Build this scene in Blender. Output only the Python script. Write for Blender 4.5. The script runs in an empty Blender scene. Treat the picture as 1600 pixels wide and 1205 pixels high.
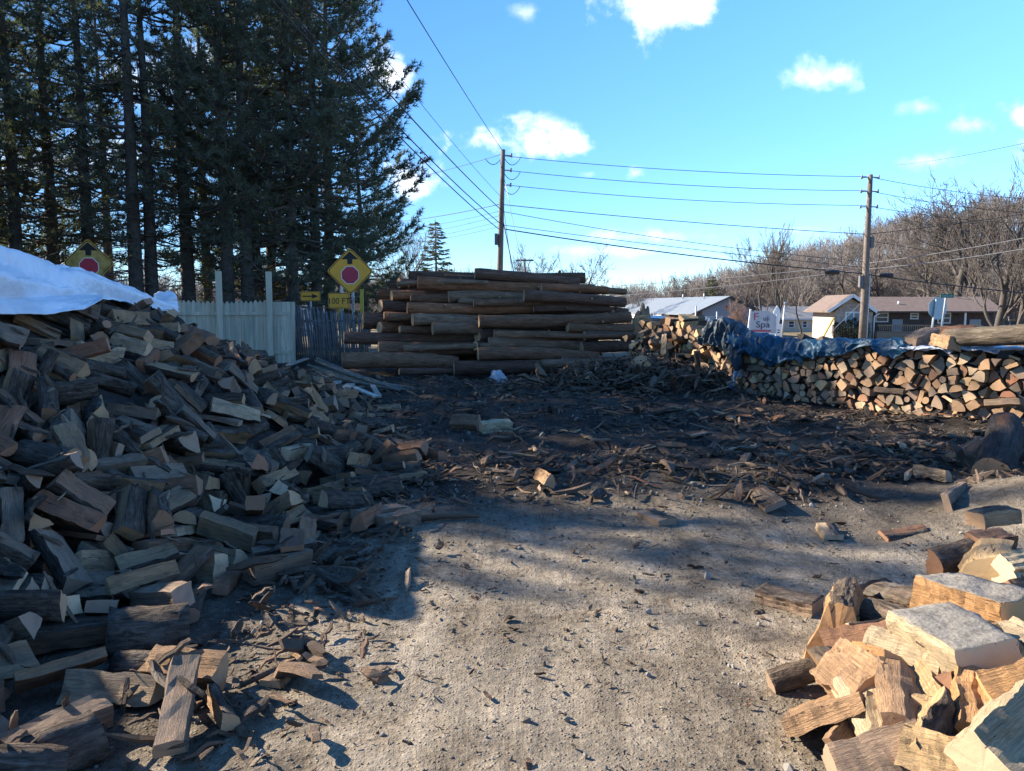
import bpy, math, random
import numpy as np
from mathutils import Vector, Matrix, Quaternion, Euler, noise
R_ = math.radians
sc = bpy.context.scene
COL = sc.collection
# ------------------------------------------------------------------ camera
CZ, PITCH, FPX = 1.62, R_(5.9), 1200.0
cam = bpy.data.cameras.new('camera'); cam.sensor_width = 36; cam.lens = 36 * FPX / 1600
cam.clip_start = .05; cam.clip_end = 4000
co = bpy.data.objects.new('camera', cam); COL.objects.link(co)
co.location = (0, 0, CZ); co.rotation_euler = (math.pi / 2 - PITCH, 0, 0); sc.camera = co
# ------------------------------------------------------------------ light
SUN_EL, SUN_AZ = R_(29), R_(68)            # azimuth counted from straight ahead towards the left
sun = bpy.data.lights.new('sun', 'SUN'); sun.energy = 5.0; sun.angle = R_(.53); sun.color = (1, .89, .74)
so = bpy.data.objects.new('sun', sun); COL.objects.link(so)
SDIR = Vector((-math.sin(SUN_AZ) * math.cos(SUN_EL), math.cos(SUN_AZ) * math.cos(SUN_EL), math.sin(SUN_EL)))
so.rotation_euler = (-SDIR).to_track_quat('-Z', 'Y').to_euler(); so.location = SDIR * 60
sc.view_settings.view_transform = 'Standard'; sc.view_settings.look = 'None'; sc.view_settings.gamma = 1
sc.view_settings.exposure = 1.62
sc.cycles.max_bounces = 6; sc.cycles.transparent_max_bounces = 8
try: sc.cycles.use_denoising = True
except Exception: pass

world = bpy.data.worlds.new('World'); sc.world = world; world.use_nodes = True
nt = world.node_tree; nt.nodes.clear()
def N(t, **kw):
    n = nt.nodes.new(t)
    for k, v in kw.items(): setattr(n, k, v)
    return n
def math_(op, a, b=None, c=None, clamp=False):
    n = N('ShaderNodeMath', operation=op, use_clamp=clamp)
    for i, v in enumerate((a, b, c)):
        if v is None: continue
        if isinstance(v, (int, float)): n.inputs[i].default_value = v
        else: nt.links.new(v, n.inputs[i])
    return n.outputs[0]
sky = N('ShaderNodeTexSky', sky_type='NISHITA'); sky.sun_disc = False
sky.sun_elevation = SUN_EL; sky.sun_rotation = SUN_AZ; sky.air_density = .8; sky.dust_density = .05; sky.ozone_density = 2.6; sky.altitude = 200
hsv = N('ShaderNodeHueSaturation'); hsv.inputs['Saturation'].default_value = 1.24; hsv.inputs['Hue'].default_value = .499
nt.links.new(sky.outputs[0], hsv.inputs['Color'])
bg = N('ShaderNodeBackground'); bg.inputs[1].default_value = .108
tc = N('ShaderNodeTexCoord'); sep = N('ShaderNodeSeparateXYZ'); nt.links.new(tc.outputs['Generated'], sep.inputs[0])
yy = math_('MAXIMUM', sep.outputs[1], .02)
U = math_('DIVIDE', sep.outputs[0], yy); W = math_('DIVIDE', sep.outputs[2], yy)
uv = N('ShaderNodeCombineXYZ'); nt.links.new(U, uv.inputs[0]); nt.links.new(W, uv.inputs[1])
hz_ = N('ShaderNodeMapRange', interpolation_type='SMOOTHSTEP'); nt.links.new(sep.outputs[2], hz_.inputs[0]); hz_.inputs[1].default_value = -.05; hz_.inputs[2].default_value = .42
tint = N('ShaderNodeMix', data_type='RGBA'); nt.links.new(hz_.outputs[0], tint.inputs[0]); tint.inputs[6].default_value = (.50, .64, .80, 1); tint.inputs[7].default_value = (1.05, .97, 1.0, 1)      # clear winter air: the horizon stays blue
tm = N('ShaderNodeMix', data_type='RGBA', blend_type='MULTIPLY'); tm.inputs[0].default_value = 1; nt.links.new(hsv.outputs[0], tm.inputs[6]); nt.links.new(tint.outputs[2], tm.inputs[7]); nt.links.new(tm.outputs[2], bg.inputs[0])
# clouds, placed by direction in the sky
def fbm(scale, detail, off):
    m = N('ShaderNodeVectorMath', operation='ADD'); m.inputs[1].default_value = off; nt.links.new(uv.outputs[0], m.inputs[0])
    t = N('ShaderNodeTexNoise'); t.inputs['Scale'].default_value = scale; t.inputs['Detail'].default_value = detail; t.inputs['Roughness'].default_value = .58
    nt.links.new(m.outputs[0], t.inputs['Vector']); return t.outputs[0]
n1 = fbm(9, 7, (0, 0, 3)); n2 = fbm(26, 6, (4, 2, 1))
CLOUDS = [(790, 224, 112, 32, .95), (890, 226, 40, 24, .9), (860, 196, 40, 14, .6), (1010, -2, 112, 48, .95), (1300, 120, 72, 22, .62), (1445, 166, 44, 14, .5), (1525, 196, 52, 18, .6), (1596, 184, 44, 22, .8),
          (1440, 252, 86, 18, .5), (990, 271, 22, 15, .8), (640, 276, 74, 36, .95), (606, 120, 40, 40, .9), (1020, 368, 100, 13, .5), (1230, 360, 60, 9, .35), (921, 272, 18, 9, .6), (820, 20, 26, 14, .4), (960, 392, 130, 10, .4), (1650, 230, 70, 22, .7), (300, 120, 200, 50, .5), (100, 250, 160, 40, .6)]
acc = None
for (px, py, rx, ry, st) in CLOUDS:
    dx, dy = (px - 800) / FPX, (602.5 - py) / FPX
    d = Vector((dx, math.cos(PITCH) + dy * math.sin(PITCH), -math.sin(PITCH) + dy * math.cos(PITCH)))
    a = math_('MULTIPLY', math_('SUBTRACT', U, d.x / d.y), FPX / rx); b = math_('MULTIPLY', math_('SUBTRACT', W, d.z / d.y), FPX / ry)
    r = math_('SQRT', math_('ADD', math_('MULTIPLY', a, a), math_('MULTIPLY', b, b)))
    v = math_('MULTIPLY', math_('SUBTRACT', 1.0, r), 1.0)
    v = math_('ADD', v, math_('MULTIPLY', math_('SUBTRACT', n1, .5), 3.4))
    v = math_('ADD', v, math_('MULTIPLY', math_('SUBTRACT', n2, .5), 2.6))
    v = math_('MULTIPLY', math_('MULTIPLY_ADD', v, .8, .02, True), st, None)
    acc = v if acc is None else math_('MAXIMUM', acc, v)
sm = N('ShaderNodeMapRange', interpolation_type='SMOOTHSTEP'); nt.links.new(acc, sm.inputs[0])
cl = N('ShaderNodeBackground'); cl.inputs[0].default_value = (.93, .96, 1, 1); cl.inputs[1].default_value = .7
mixs = N('ShaderNodeMixShader'); nt.links.new(sm.outputs[0], mixs.inputs[0]); nt.links.new(bg.outputs[0], mixs.inputs[1]); nt.links.new(cl.outputs[0], mixs.inputs[2])
wo = N('ShaderNodeOutputWorld'); nt.links.new(mixs.outputs[0], wo.inputs[0])

# ------------------------------------------------------------------ helpers
def ray(px, py):
    dx, dy = (px - 800) / FPX, (602.5 - py) / FPX
    return Vector((dx, math.cos(PITCH) + dy * math.sin(PITCH), -math.sin(PITCH) + dy * math.cos(PITCH)))
def at(px, py, Y):                           # the point at depth Y that the photo shows at a pixel
    d = ray(px, py); return Vector((0, 0, CZ)) + d * (Y / d.y)
def gp(px, py, z=0.0):
    d = ray(px, py); return Vector((0, 0, CZ)) + d * ((z - CZ) / d.z)
def tag(o, label=None, cat=None, group=None, kind=None):
    for k, v in (('label', label), ('category', cat), ('group', group), ('kind', kind)):
        if v: o[k] = v
    return o
def empty(name, loc=(0, 0, 0), rz=0.0):
    o = bpy.data.objects.new(name, None); o.location = loc; o.rotation_euler = (0, 0, rz); o.empty_display_size = .2; COL.objects.link(o); return o
class MB:
    """collects shapes, then links them as ONE mesh object"""
    def __init__(s): s.v, s.f, s.m, s.sm = [], [], [], []
    def add(s, V, F, m=0, smooth=False):
        b = len(s.v); s.v += [tuple(p) for p in V]
        for i, f in enumerate(F):
            s.f.append([b + k for k in f]); s.m.append(m[i] if isinstance(m, list) else m); s.sm.append(smooth)
    def box(s, c, h, rot=None, m=0):
        P = [Vector((a * h[0], b * h[1], d * h[2])) for a in (-1, 1) for b in (-1, 1) for d in (-1, 1)]
        if rot is not None: P = [rot @ p for p in P]
        c = Vector(c); P = [p + c for p in P]
        s.add(P, [(0, 1, 3, 2), (4, 6, 7, 5), (0, 4, 5, 1), (2, 3, 7, 6), (0, 2, 6, 4), (1, 5, 7, 3)], m)
    def bar(s, a, b, w, t, m=0, up=(0, 0, 1)):
        a, b = Vector(a), Vector(b); x = (b - a); L = x.length; x.normalize()
        u = Vector(up)
        if abs(x.dot(u)) > .98: u = Vector((1, 0, 0))
        y = u.cross(x).normalized(); z = x.cross(y)
        s.box((a + b) / 2, (L / 2, w / 2, t / 2), Matrix((x, y, z)).transposed(), m)
    def tube(s, pts, rad, n=6, m=0, caps=True, smooth=True, mcap=None, jit=None):
        pts = [Vector(p) for p in pts]; V, F = [], []
        if not hasattr(rad, '__len__'): rad = [rad] * len(pts)
        ref = None
        for i, p in enumerate(pts):
            d = (pts[min(i + 1, len(pts) - 1)] - pts[max(i - 1, 0)]).normalized()
            if ref is None:
                ref = d.orthogonal().normalized() if abs(d.z) > .95 else Vector((0, 0, 1)).cross(d).normalized()
            ref = (ref - d * ref.dot(d)).normalized(); w = d.cross(ref)
            for k in range(n):
                t = 2 * math.pi * k / n; r = rad[i] * (jit(i, k) if jit else 1)
                V.append(p + (ref * math.cos(t) + w * math.sin(t)) * r)
        for i in range(len(pts) - 1):
            for k in range(n):
                a, b = i * n + k, i * n + (k + 1) % n; F.append((a, b, b + n, a + n))
        s.add(V, F, m, smooth)
        if caps:
            b0 = len(s.v) - len(V); q = m if mcap is None else mcap
            for base, rv in ((0, True), ((len(pts) - 1) * n, False)):
                ring = [b0 + base + k for k in range(n)]
                s.f.append(ring[::-1] if rv else ring); s.m.append(q); s.sm.append(False)
    def prism(s, poly, d, m=0, mside=None):
        """poly: 3-D points of a flat outline, d: the thickness vector"""
        P = [Vector(p) for p in poly]; d = Vector(d); n = len(P)
        s.add(P + [p + d for p in P], [tuple(range(n - 1, -1, -1)), tuple(range(n, 2 * n))] + [(i, (i + 1) % n, n + (i + 1) % n, n + i) for i in range(n)], [m, m] + [m if mside is None else mside] * n)
    def build(s, name, mats, parent=None, loc=None, pc=None):
        me = bpy.data.meshes.new(name); me.from_pydata(s.v, [], s.f)
        for mm in (mats if isinstance(mats, (list, tuple)) else [mats]): me.materials.append(mm)
        me.polygons.foreach_set('material_index', s.m); me.polygons.foreach_set('use_smooth', s.sm)
        if pc is not None:
            at_ = me.attributes.new('pc', 'FLOAT_VECTOR', 'POINT'); at_.data.foreach_set('vector', [c for p in pc for c in p])
        me.update()
        o = bpy.data.objects.new(name, me); COL.objects.link(o)
        if parent is not None: o.parent = parent
        if loc is not None: o.location = loc
        return o
def np_mesh(name, V, F, mats, parent=None, fm=None, smooth=False):
    """fast mesh from numpy arrays; F is (n, 3) or (n, 4)"""
    me = bpy.data.meshes.new(name); V = np.asarray(V, np.float32); F = np.asarray(F, np.int32)
    me.vertices.add(len(V)); me.vertices.foreach_set('co', V.ravel())
    k = F.shape[1]; me.loops.add(F.size); me.loops.foreach_set('vertex_index', F.ravel())
    me.polygons.add(len(F)); me.polygons.foreach_set('loop_start', np.arange(0, F.size, k, dtype=np.int32))
    try: me.polygons.foreach_set('loop_total', np.full(len(F), k, np.int32))
    except Exception: pass
    for mm in (mats if isinstance(mats, (list, tuple)) else [mats]): me.materials.append(mm)
    if fm is not None: me.polygons.foreach_set('material_index', np.asarray(fm, np.int32))
    if smooth: me.polygons.foreach_set('use_smooth', np.ones(len(F), bool))
    me.update(calc_edges=True); me.validate()
    o = bpy.data.objects.new(name, me); COL.objects.link(o)
    if parent is not None: o.parent = parent
    return o
def copy_tree(o, parent=None):
    c = o.copy(); COL.objects.link(c)
    if parent is not None: c.parent = parent
    for ch in list(o.children): copy_tree(ch, c)
    return c

# ------------------------------------------------------------------ materials
def mat(name, rough=.8, spec=.3):
    m = bpy.data.materials.new(name); m.use_nodes = True
    b = m.node_tree.nodes['Principled BSDF']; b.inputs['Roughness'].default_value = rough
    b.inputs['Specular IOR Level'].default_value = spec
    return m, m.node_tree, b
class NT:
    def __init__(s, t): s.t = t
    def n(s, ty, **kw):
        n = s.t.nodes.new(ty)
        for k, v in kw.items(): setattr(n, k, v)
        return n
    def put(s, sock, v):
        if hasattr(v, 'is_linked'): s.t.links.new(v, sock)
        else: sock.default_value = v
    def m(s, op, a, b=0.0, c=0.0, clamp=False):
        n = s.n('ShaderNodeMath', operation=op, use_clamp=clamp)
        s.put(n.inputs[0], a); s.put(n.inputs[1], b); s.put(n.inputs[2], c); return n.outputs[0]
    def noise(s, vec, scale, detail=4, rough=.55, dist=0.0):
        n = s.n('ShaderNodeTexNoise'); s.put(n.inputs['Vector'], vec); s.put(n.inputs['Scale'], scale); n.inputs['Detail'].default_value = detail; n.inputs['Roughness'].default_value = rough; n.inputs['Distortion'].default_value = dist
        return n.outputs[0]
    def vor(s, vec, scale, out=0, feature='F1'):
        n = s.n('ShaderNodeTexVoronoi', feature=feature); s.put(n.inputs['Vector'], vec); n.inputs['Scale'].default_value = scale; return n.outputs[out]
    def scale(s, vec, k):
        n = s.n('ShaderNodeVectorMath', operation='MULTIPLY'); s.put(n.inputs[0], vec); n.inputs[1].default_value = k; return n.outputs[0]
    def ramp(s, fac, stops):
        n = s.n('ShaderNodeValToRGB'); s.put(n.inputs[0], fac); e = n.color_ramp.elements
        while len(e) < len(stops): e.new(.5)
        for el, (p, c) in zip(e, stops): el.position = p; el.color = (*c, 1) if len(c) == 3 else c
        return n.outputs[0]
    def mix(s, fac, a, b, mode='MIX'):
        n = s.n('ShaderNodeMix', data_type='RGBA', blend_type=mode); s.put(n.inputs['Factor'], fac)
        for k, v in ((6, a), (7, b)): s.put(n.inputs[k], (*v, 1) if isinstance(v, tuple) and len(v) == 3 else v)
        return n.outputs[2]
    def rng(s, v, a, b, c=0.0, d=1.0):
        n = s.n('ShaderNodeMapRange'); s.put(n.inputs[0], v)
        for i, x in enumerate((a, b, c, d)): n.inputs[i + 1].default_value = x
        return n.outputs[0]
    def bump(s, b, h, strength=.5, dist=.02, base=None):
        n = s.n('ShaderNodeBump'); n.inputs['Strength'].default_value = strength; n.inputs['Distance'].default_value = dist; s.put(n.inputs['Height'], h)
        if base is not None: s.put(n.inputs['Normal'], base)
        s.put(b.inputs['Normal'], n.outputs[0]); return n.outputs[0]
def simple(name, col, rough=.7, var=.15, scale=6.0, bump=0.0, metal=0.0, spec=.3):
    """a plain painted or natural surface with a little unevenness in tone"""
    m, t, b = mat(name, rough, spec); k = NT(t); tc = k.n('ShaderNodeTexCoord')
    nz = k.noise(tc.outputs['Object'], scale, 5, .6)
    f = k.rng(nz, .3, .7, 1 - var, 1 + var)
    c = k.mix(1.0, col, f, 'MULTIPLY'); k.put(b.inputs['Base Color'], c); b.inputs['Metallic'].default_value = metal
    if bump: k.bump(b, nz, bump, .02)
    return m
def pc_nodes(k):
    a = k.n('ShaderNodeAttribute', attribute_name='pc'); return a.outputs['Vector']
def isl(k): return k.n('ShaderNodeNewGeometry').outputs['Random Per Island']
def wood_mats(prefix, per_island=None, dirt=.5, barkcol=(.075, .058, .045)):
    """[split face, bark, sawn end]; tone comes from the object's colour, or from a ramp per loose piece"""
    out = []
    def tone(k):
        if per_island: return k.ramp(isl(k), per_island)
        return k.n('ShaderNodeObjectInfo').outputs['Color']
    # split face
    m, t, b = mat(prefix + '_split', .82, .2); k = NT(t); p = pc_nodes(k)
    streak = k.noise(k.scale(p, (2.4, 70, 70)), 1.5, 8, .72, 1.1); fine = k.noise(k.scale(p, (9, 210, 210)), 1.0, 3, .6)
    blot = k.noise(k.scale(p, (5, 9, 9)), 1.0, 4, .6)
    f = k.m('MULTIPLY', k.rng(streak, .3, .72, .6, 1.22), k.rng(k.noise(k.scale(p, (2.5, 11, 11)), 1.0, 3, .6, .5), .35, .65, .78, 1.18)); f = k.m('MULTIPLY', f, k.rng(fine, .25, .75, .82, 1.15))
    c = k.mix(1.0, tone(k), f, 'MULTIPLY')
    c = k.mix(k.m('MULTIPLY', k.rng(blot, .5, .72, 0, 1), dirt), c, (.10, .085, .072))
    crack = k.rng(k.noise(k.scale(p, (2.2, 34, 34)), 1.0, 2, .5, 1.2), .69, .71, 0, .8)
    c = k.mix(crack, c, (.035, .026, .02))
    k.put(b.inputs['Base Color'], c)
    h = k.m('ADD', k.m('ADD', streak, k.m('MULTIPLY', fine, .4)), k.m('MULTIPLY', crack, -.8)); k.bump(b, h, .95, .018); out.append(m)
    # bark
    m, t, b = mat(prefix + '_bark', .92, .15); k = NT(t); p = pc_nodes(k)
    r = k.noise(k.scale(p, (6, 42, 42)), 1.0, 4, .6, .8); nz = k.noise(k.scale(p, (14, 22, 22)), 1.0, 6, .65)
    f = k.m('MULTIPLY', k.rng(r, .3, .7, .35, 1.6), k.rng(nz, .3, .7, .6, 1.5))
    lic = k.rng(k.noise(k.scale(p, (6, 6, 6)), 1.0, 4, .6), .56, .66, 0, .55)
    c = k.mix(lic, k.mix(1.0, barkcol, f, 'MULTIPLY'), (.16, .15, .13)); k.put(b.inputs['Base Color'], c)
    k.bump(b, k.m('ADD', r, nz), .9, .025); out.append(m)
    # sawn end
    m, t, b = mat(prefix + '_end', .85, .2); k = NT(t); p = pc_nodes(k)
    sx = k.n('ShaderNodeSeparateXYZ'); k.put(sx.inputs[0], p)
    wob = k.noise(k.scale(p, (0, 14, 14)), 1.0, 3, .5)
    rr = k.m('SQRT', k.m('ADD', k.m('POWER', k.m('ADD', sx.outputs[1], .06), 2), k.m('POWER', sx.outputs[2], 2)))
    ring = k.m('SINE', k.m('MULTIPLY', k.m('ADD', rr, k.m('MULTIPLY', wob, .04)), 900.0))
    blot = k.noise(k.scale(p, (7, 12, 12)), 1.0, 4, .6)
    c = k.mix(1.0, tone(k), k.rng(ring, -1, 1, .94, 1.03), 'MULTIPLY'); c = k.mix(k.m('MULTIPLY', k.rng(blot, .48, .75, 0, .7), dirt), c, (.12, .10, .085))
    ck = k.rng(k.noise(k.scale(p, (0, 40, 9)), 1.0, 2, .5, 1.0), .7, .715, 0, .85); c = k.mix(ck, c, (.04, .03, .022))
    k.put(b.inputs['Base Color'], c); k.bump(b, blot, .35, .01); out.append(m)
    return out
TONES = {'grey': (.30, .21, .145), 'tan': (.42, .26, .145), 'brown': (.29, .155, .09), 'reddish brown': (.37, .17, .095), 'pale': (.52, .37, .23), 'honey': (.58, .39, .20), 'orange': (.52, .29, .13), 'cream': (.52, .40, .25)}
WM_OLD = wood_mats('weathered_wood', dirt=.75)
WM_END = wood_mats('stacked_wood', dirt=.35)
WM_NEW = wood_mats('fresh_wood', dirt=.22, barkcol=(.10, .075, .055))
WM_BITS = wood_mats('loose_wood', per_island=[(0, (.08, .055, .04)), (.25, (.17, .115, .076)), (.5, (.13, .088, .062)), (.75, (.26, .185, .125)), (.93, (.24, .13, .08)), (1, (.46, .36, .25))], dirt=.5)
WM_MUD = list(WM_NEW)
def mk_mud():
    m, t, b = mat('dried_mud_crust', .95, .1); k = NT(t); p = pc_nodes(k)
    nz = k.noise(p, 22, 8, .75); v = k.vor(p, 60, 0)
    c = k.ramp(nz, [(.36, (.11, .10, .088)), (.5, (.20, .185, .162)), (.62, (.25, .228, .195)), (.72, (.33, .26, .18))]); c = k.mix(k.rng(v, .0, .16, .3, 0), c, (.06, .05, .045))
    k.put(b.inputs['Base Color'], c); k.bump(b, k.m('ADD', nz, k.m('MULTIPLY', v, .3)), .7, .014); return m
WM_MUD[1] = mk_mud()
import bpy, math, random
from mathutils import Vector, Matrix, Quaternion, noise
# ---------- split-log meshes: local X is the length, origin at the centroid; slots 0 split face, 1 bark, 2 sawn end
def wood_profile(kind, R, rnd, K=3):
    """closed cross-section as (y, z, slot of the edge that starts here)"""
    p = []
    if kind in ('quarter', 'half', 'sixth'):
        a = {'quarter': 88, 'half': 172, 'sixth': 58}[kind] + rnd.uniform(-12, 8)
        a = math.radians(a); n = {'quarter': 6, 'half': 9, 'sixth': 4}[kind]
        c = Vector((rnd.uniform(-.02, .04) * R, rnd.uniform(-.06, .06) * R)) if kind != 'half' else Vector((R * rnd.uniform(-.05, .12), 0))
        a0 = Vector((R * math.cos(-a / 2), R * math.sin(-a / 2))); a1 = Vector((R * math.cos(a / 2), R * math.sin(a / 2)))
        for k in range(K):
            q = c.lerp(a0, k / K); j = .05 * R if k else 0
            p.append((q.x + rnd.uniform(-j, j), q.y + rnd.uniform(-j, j), 0))
        for k in range(n):
            t = -a / 2 + a * k / n; r = R * (1 + rnd.uniform(-.03, .03))
            p.append((r * math.cos(t), r * math.sin(t), 1))
        for k in range(K):
            q = a1.lerp(c, k / K); j = .05 * R if k else 0
            p.append((q.x + rnd.uniform(-j, j), q.y + rnd.uniform(-j, j), 0))
    elif kind == 'slab':
        w, h = R * rnd.uniform(.75, 1.0), R * rnd.uniform(.22, .34)
        cs = [(-w, -h), (w, -h * rnd.uniform(.5, 1.1)), (w * rnd.uniform(.85, 1), h), (-w * rnd.uniform(.8, 1), h * rnd.uniform(.7, 1.1))]
        for i in range(4):
            a, b = cs[i], cs[(i + 1) % 4]
            for k in range(2):
                p.append((a[0] + (b[0] - a[0]) * k / 2 + rnd.uniform(-.03, .03) * R, a[1] + (b[1] - a[1]) * k / 2 + rnd.uniform(-.03, .03) * R, 1 if i == 2 and rnd.random() < .5 else 0))
    elif kind == 'wedge':
        cs = [(-.52 * R, -.65 * R), (.5 * R, -.62 * R), (.22 * R, .62 * R), (-.14 * R, .68 * R)]
        for i in range(4):
            a, b = cs[i], cs[(i + 1) % 4]
            for k in range(K):
                p.append((a[0] + (b[0] - a[0]) * k / K + rnd.uniform(-.03, .03) * R, a[1] + (b[1] - a[1]) * k / K + rnd.uniform(-.03, .03) * R, 1 if i == 2 else 0))
    elif kind == 'block':
        w, h = R * rnd.uniform(.6, .75), R * rnd.uniform(.42, .6)
        cs = [(-w, -h), (w, -h * rnd.uniform(.7, 1.15)), (w * rnd.uniform(.7, 1.1), h), (-w * rnd.uniform(.7, 1.1), h * rnd.uniform(.8, 1.2))]
        s = rnd.choice((0, 0, 1))
        for i in range(4):
            a, b = cs[i], cs[(i + 1) % 4]
            for k in range(K):
                p.append((a[0] + (b[0] - a[0]) * k / K + rnd.uniform(-.045, .045) * R, a[1] + (b[1] - a[1]) * k / K + rnd.uniform(-.045, .045) * R, s if i == 2 else 0))
    else:  # round
        for k in range(10):
            t = 2 * math.pi * k / 10; r = R * (1 + rnd.uniform(-.05, .05))
            p.append((r * math.cos(t), r * math.sin(t), 1))
    cy = sum(q[0] for q in p) / len(p); cz = sum(q[1] for q in p) / len(p)
    return [(y - cy, z - cz, m) for y, z, m in p]

def wood_geom(kind, L, R, seed, nseg=8, K=3):
    rnd = random.Random(seed)
    prof = wood_profile(kind, R, rnd, K); n = len(prof)
    off = Vector((seed * 3.17, seed * 1.3, 0))
    shear = (rnd.uniform(-.12, .12), rnd.uniform(-.12, .12)); bow = rnd.uniform(-.03, .03) * L; tap = rnd.uniform(-.16, .16); tw = rnd.uniform(-.15, .15)
    V, F, M = [], [], []
    for s in range(nseg + 1):
        t = s / nseg - .5
        for (y, z, m) in prof:
            k = 1 + tap * t
            w = noise.noise_vector(Vector((t * 5, y * 9, z * 9)) + off) * (.09 * R) + noise.noise_vector(Vector((t * 11, y * 34, z * 34)) - off) * (.05 * R)
            a = tw * t
            yy = (y * math.cos(a) - z * math.sin(a)) * k + w.y; zz = (y * math.sin(a) + z * math.cos(a)) * k + w.z
            end = abs(s - nseg / 2) / (nseg / 2)
            x = t * L + (shear[0] * y + shear[1] * z) * (1 if end > .99 else 0) + (w.x * .15 + L * .005 * noise.noise(Vector((y * 60, z * 60, seed))) if end > .99 else 0)
            V.append((x, yy, zz + bow * (1 - 4 * t * t)))
    for s in range(nseg):
        for i in range(n):
            j = (i + 1) % n
            F.append((s * n + i, s * n + j, (s + 1) * n + j, (s + 1) * n + i)); M.append(prof[i][2])
    for s, fl in ((0, True), (nseg, False)):
        ring = [s * n + i for i in range(n)]
        c = Vector((0, 0, 0))
        for i in ring: c += Vector(V[i])
        c /= n; V.append(tuple(c)); ci = len(V) - 1
        for i in range(n):
            a, b = ring[i], ring[(i + 1) % n]
            F.append((b, a, ci) if fl else (a, b, ci)); M.append(2)
    # outward normals
    return V, F, M

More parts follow.
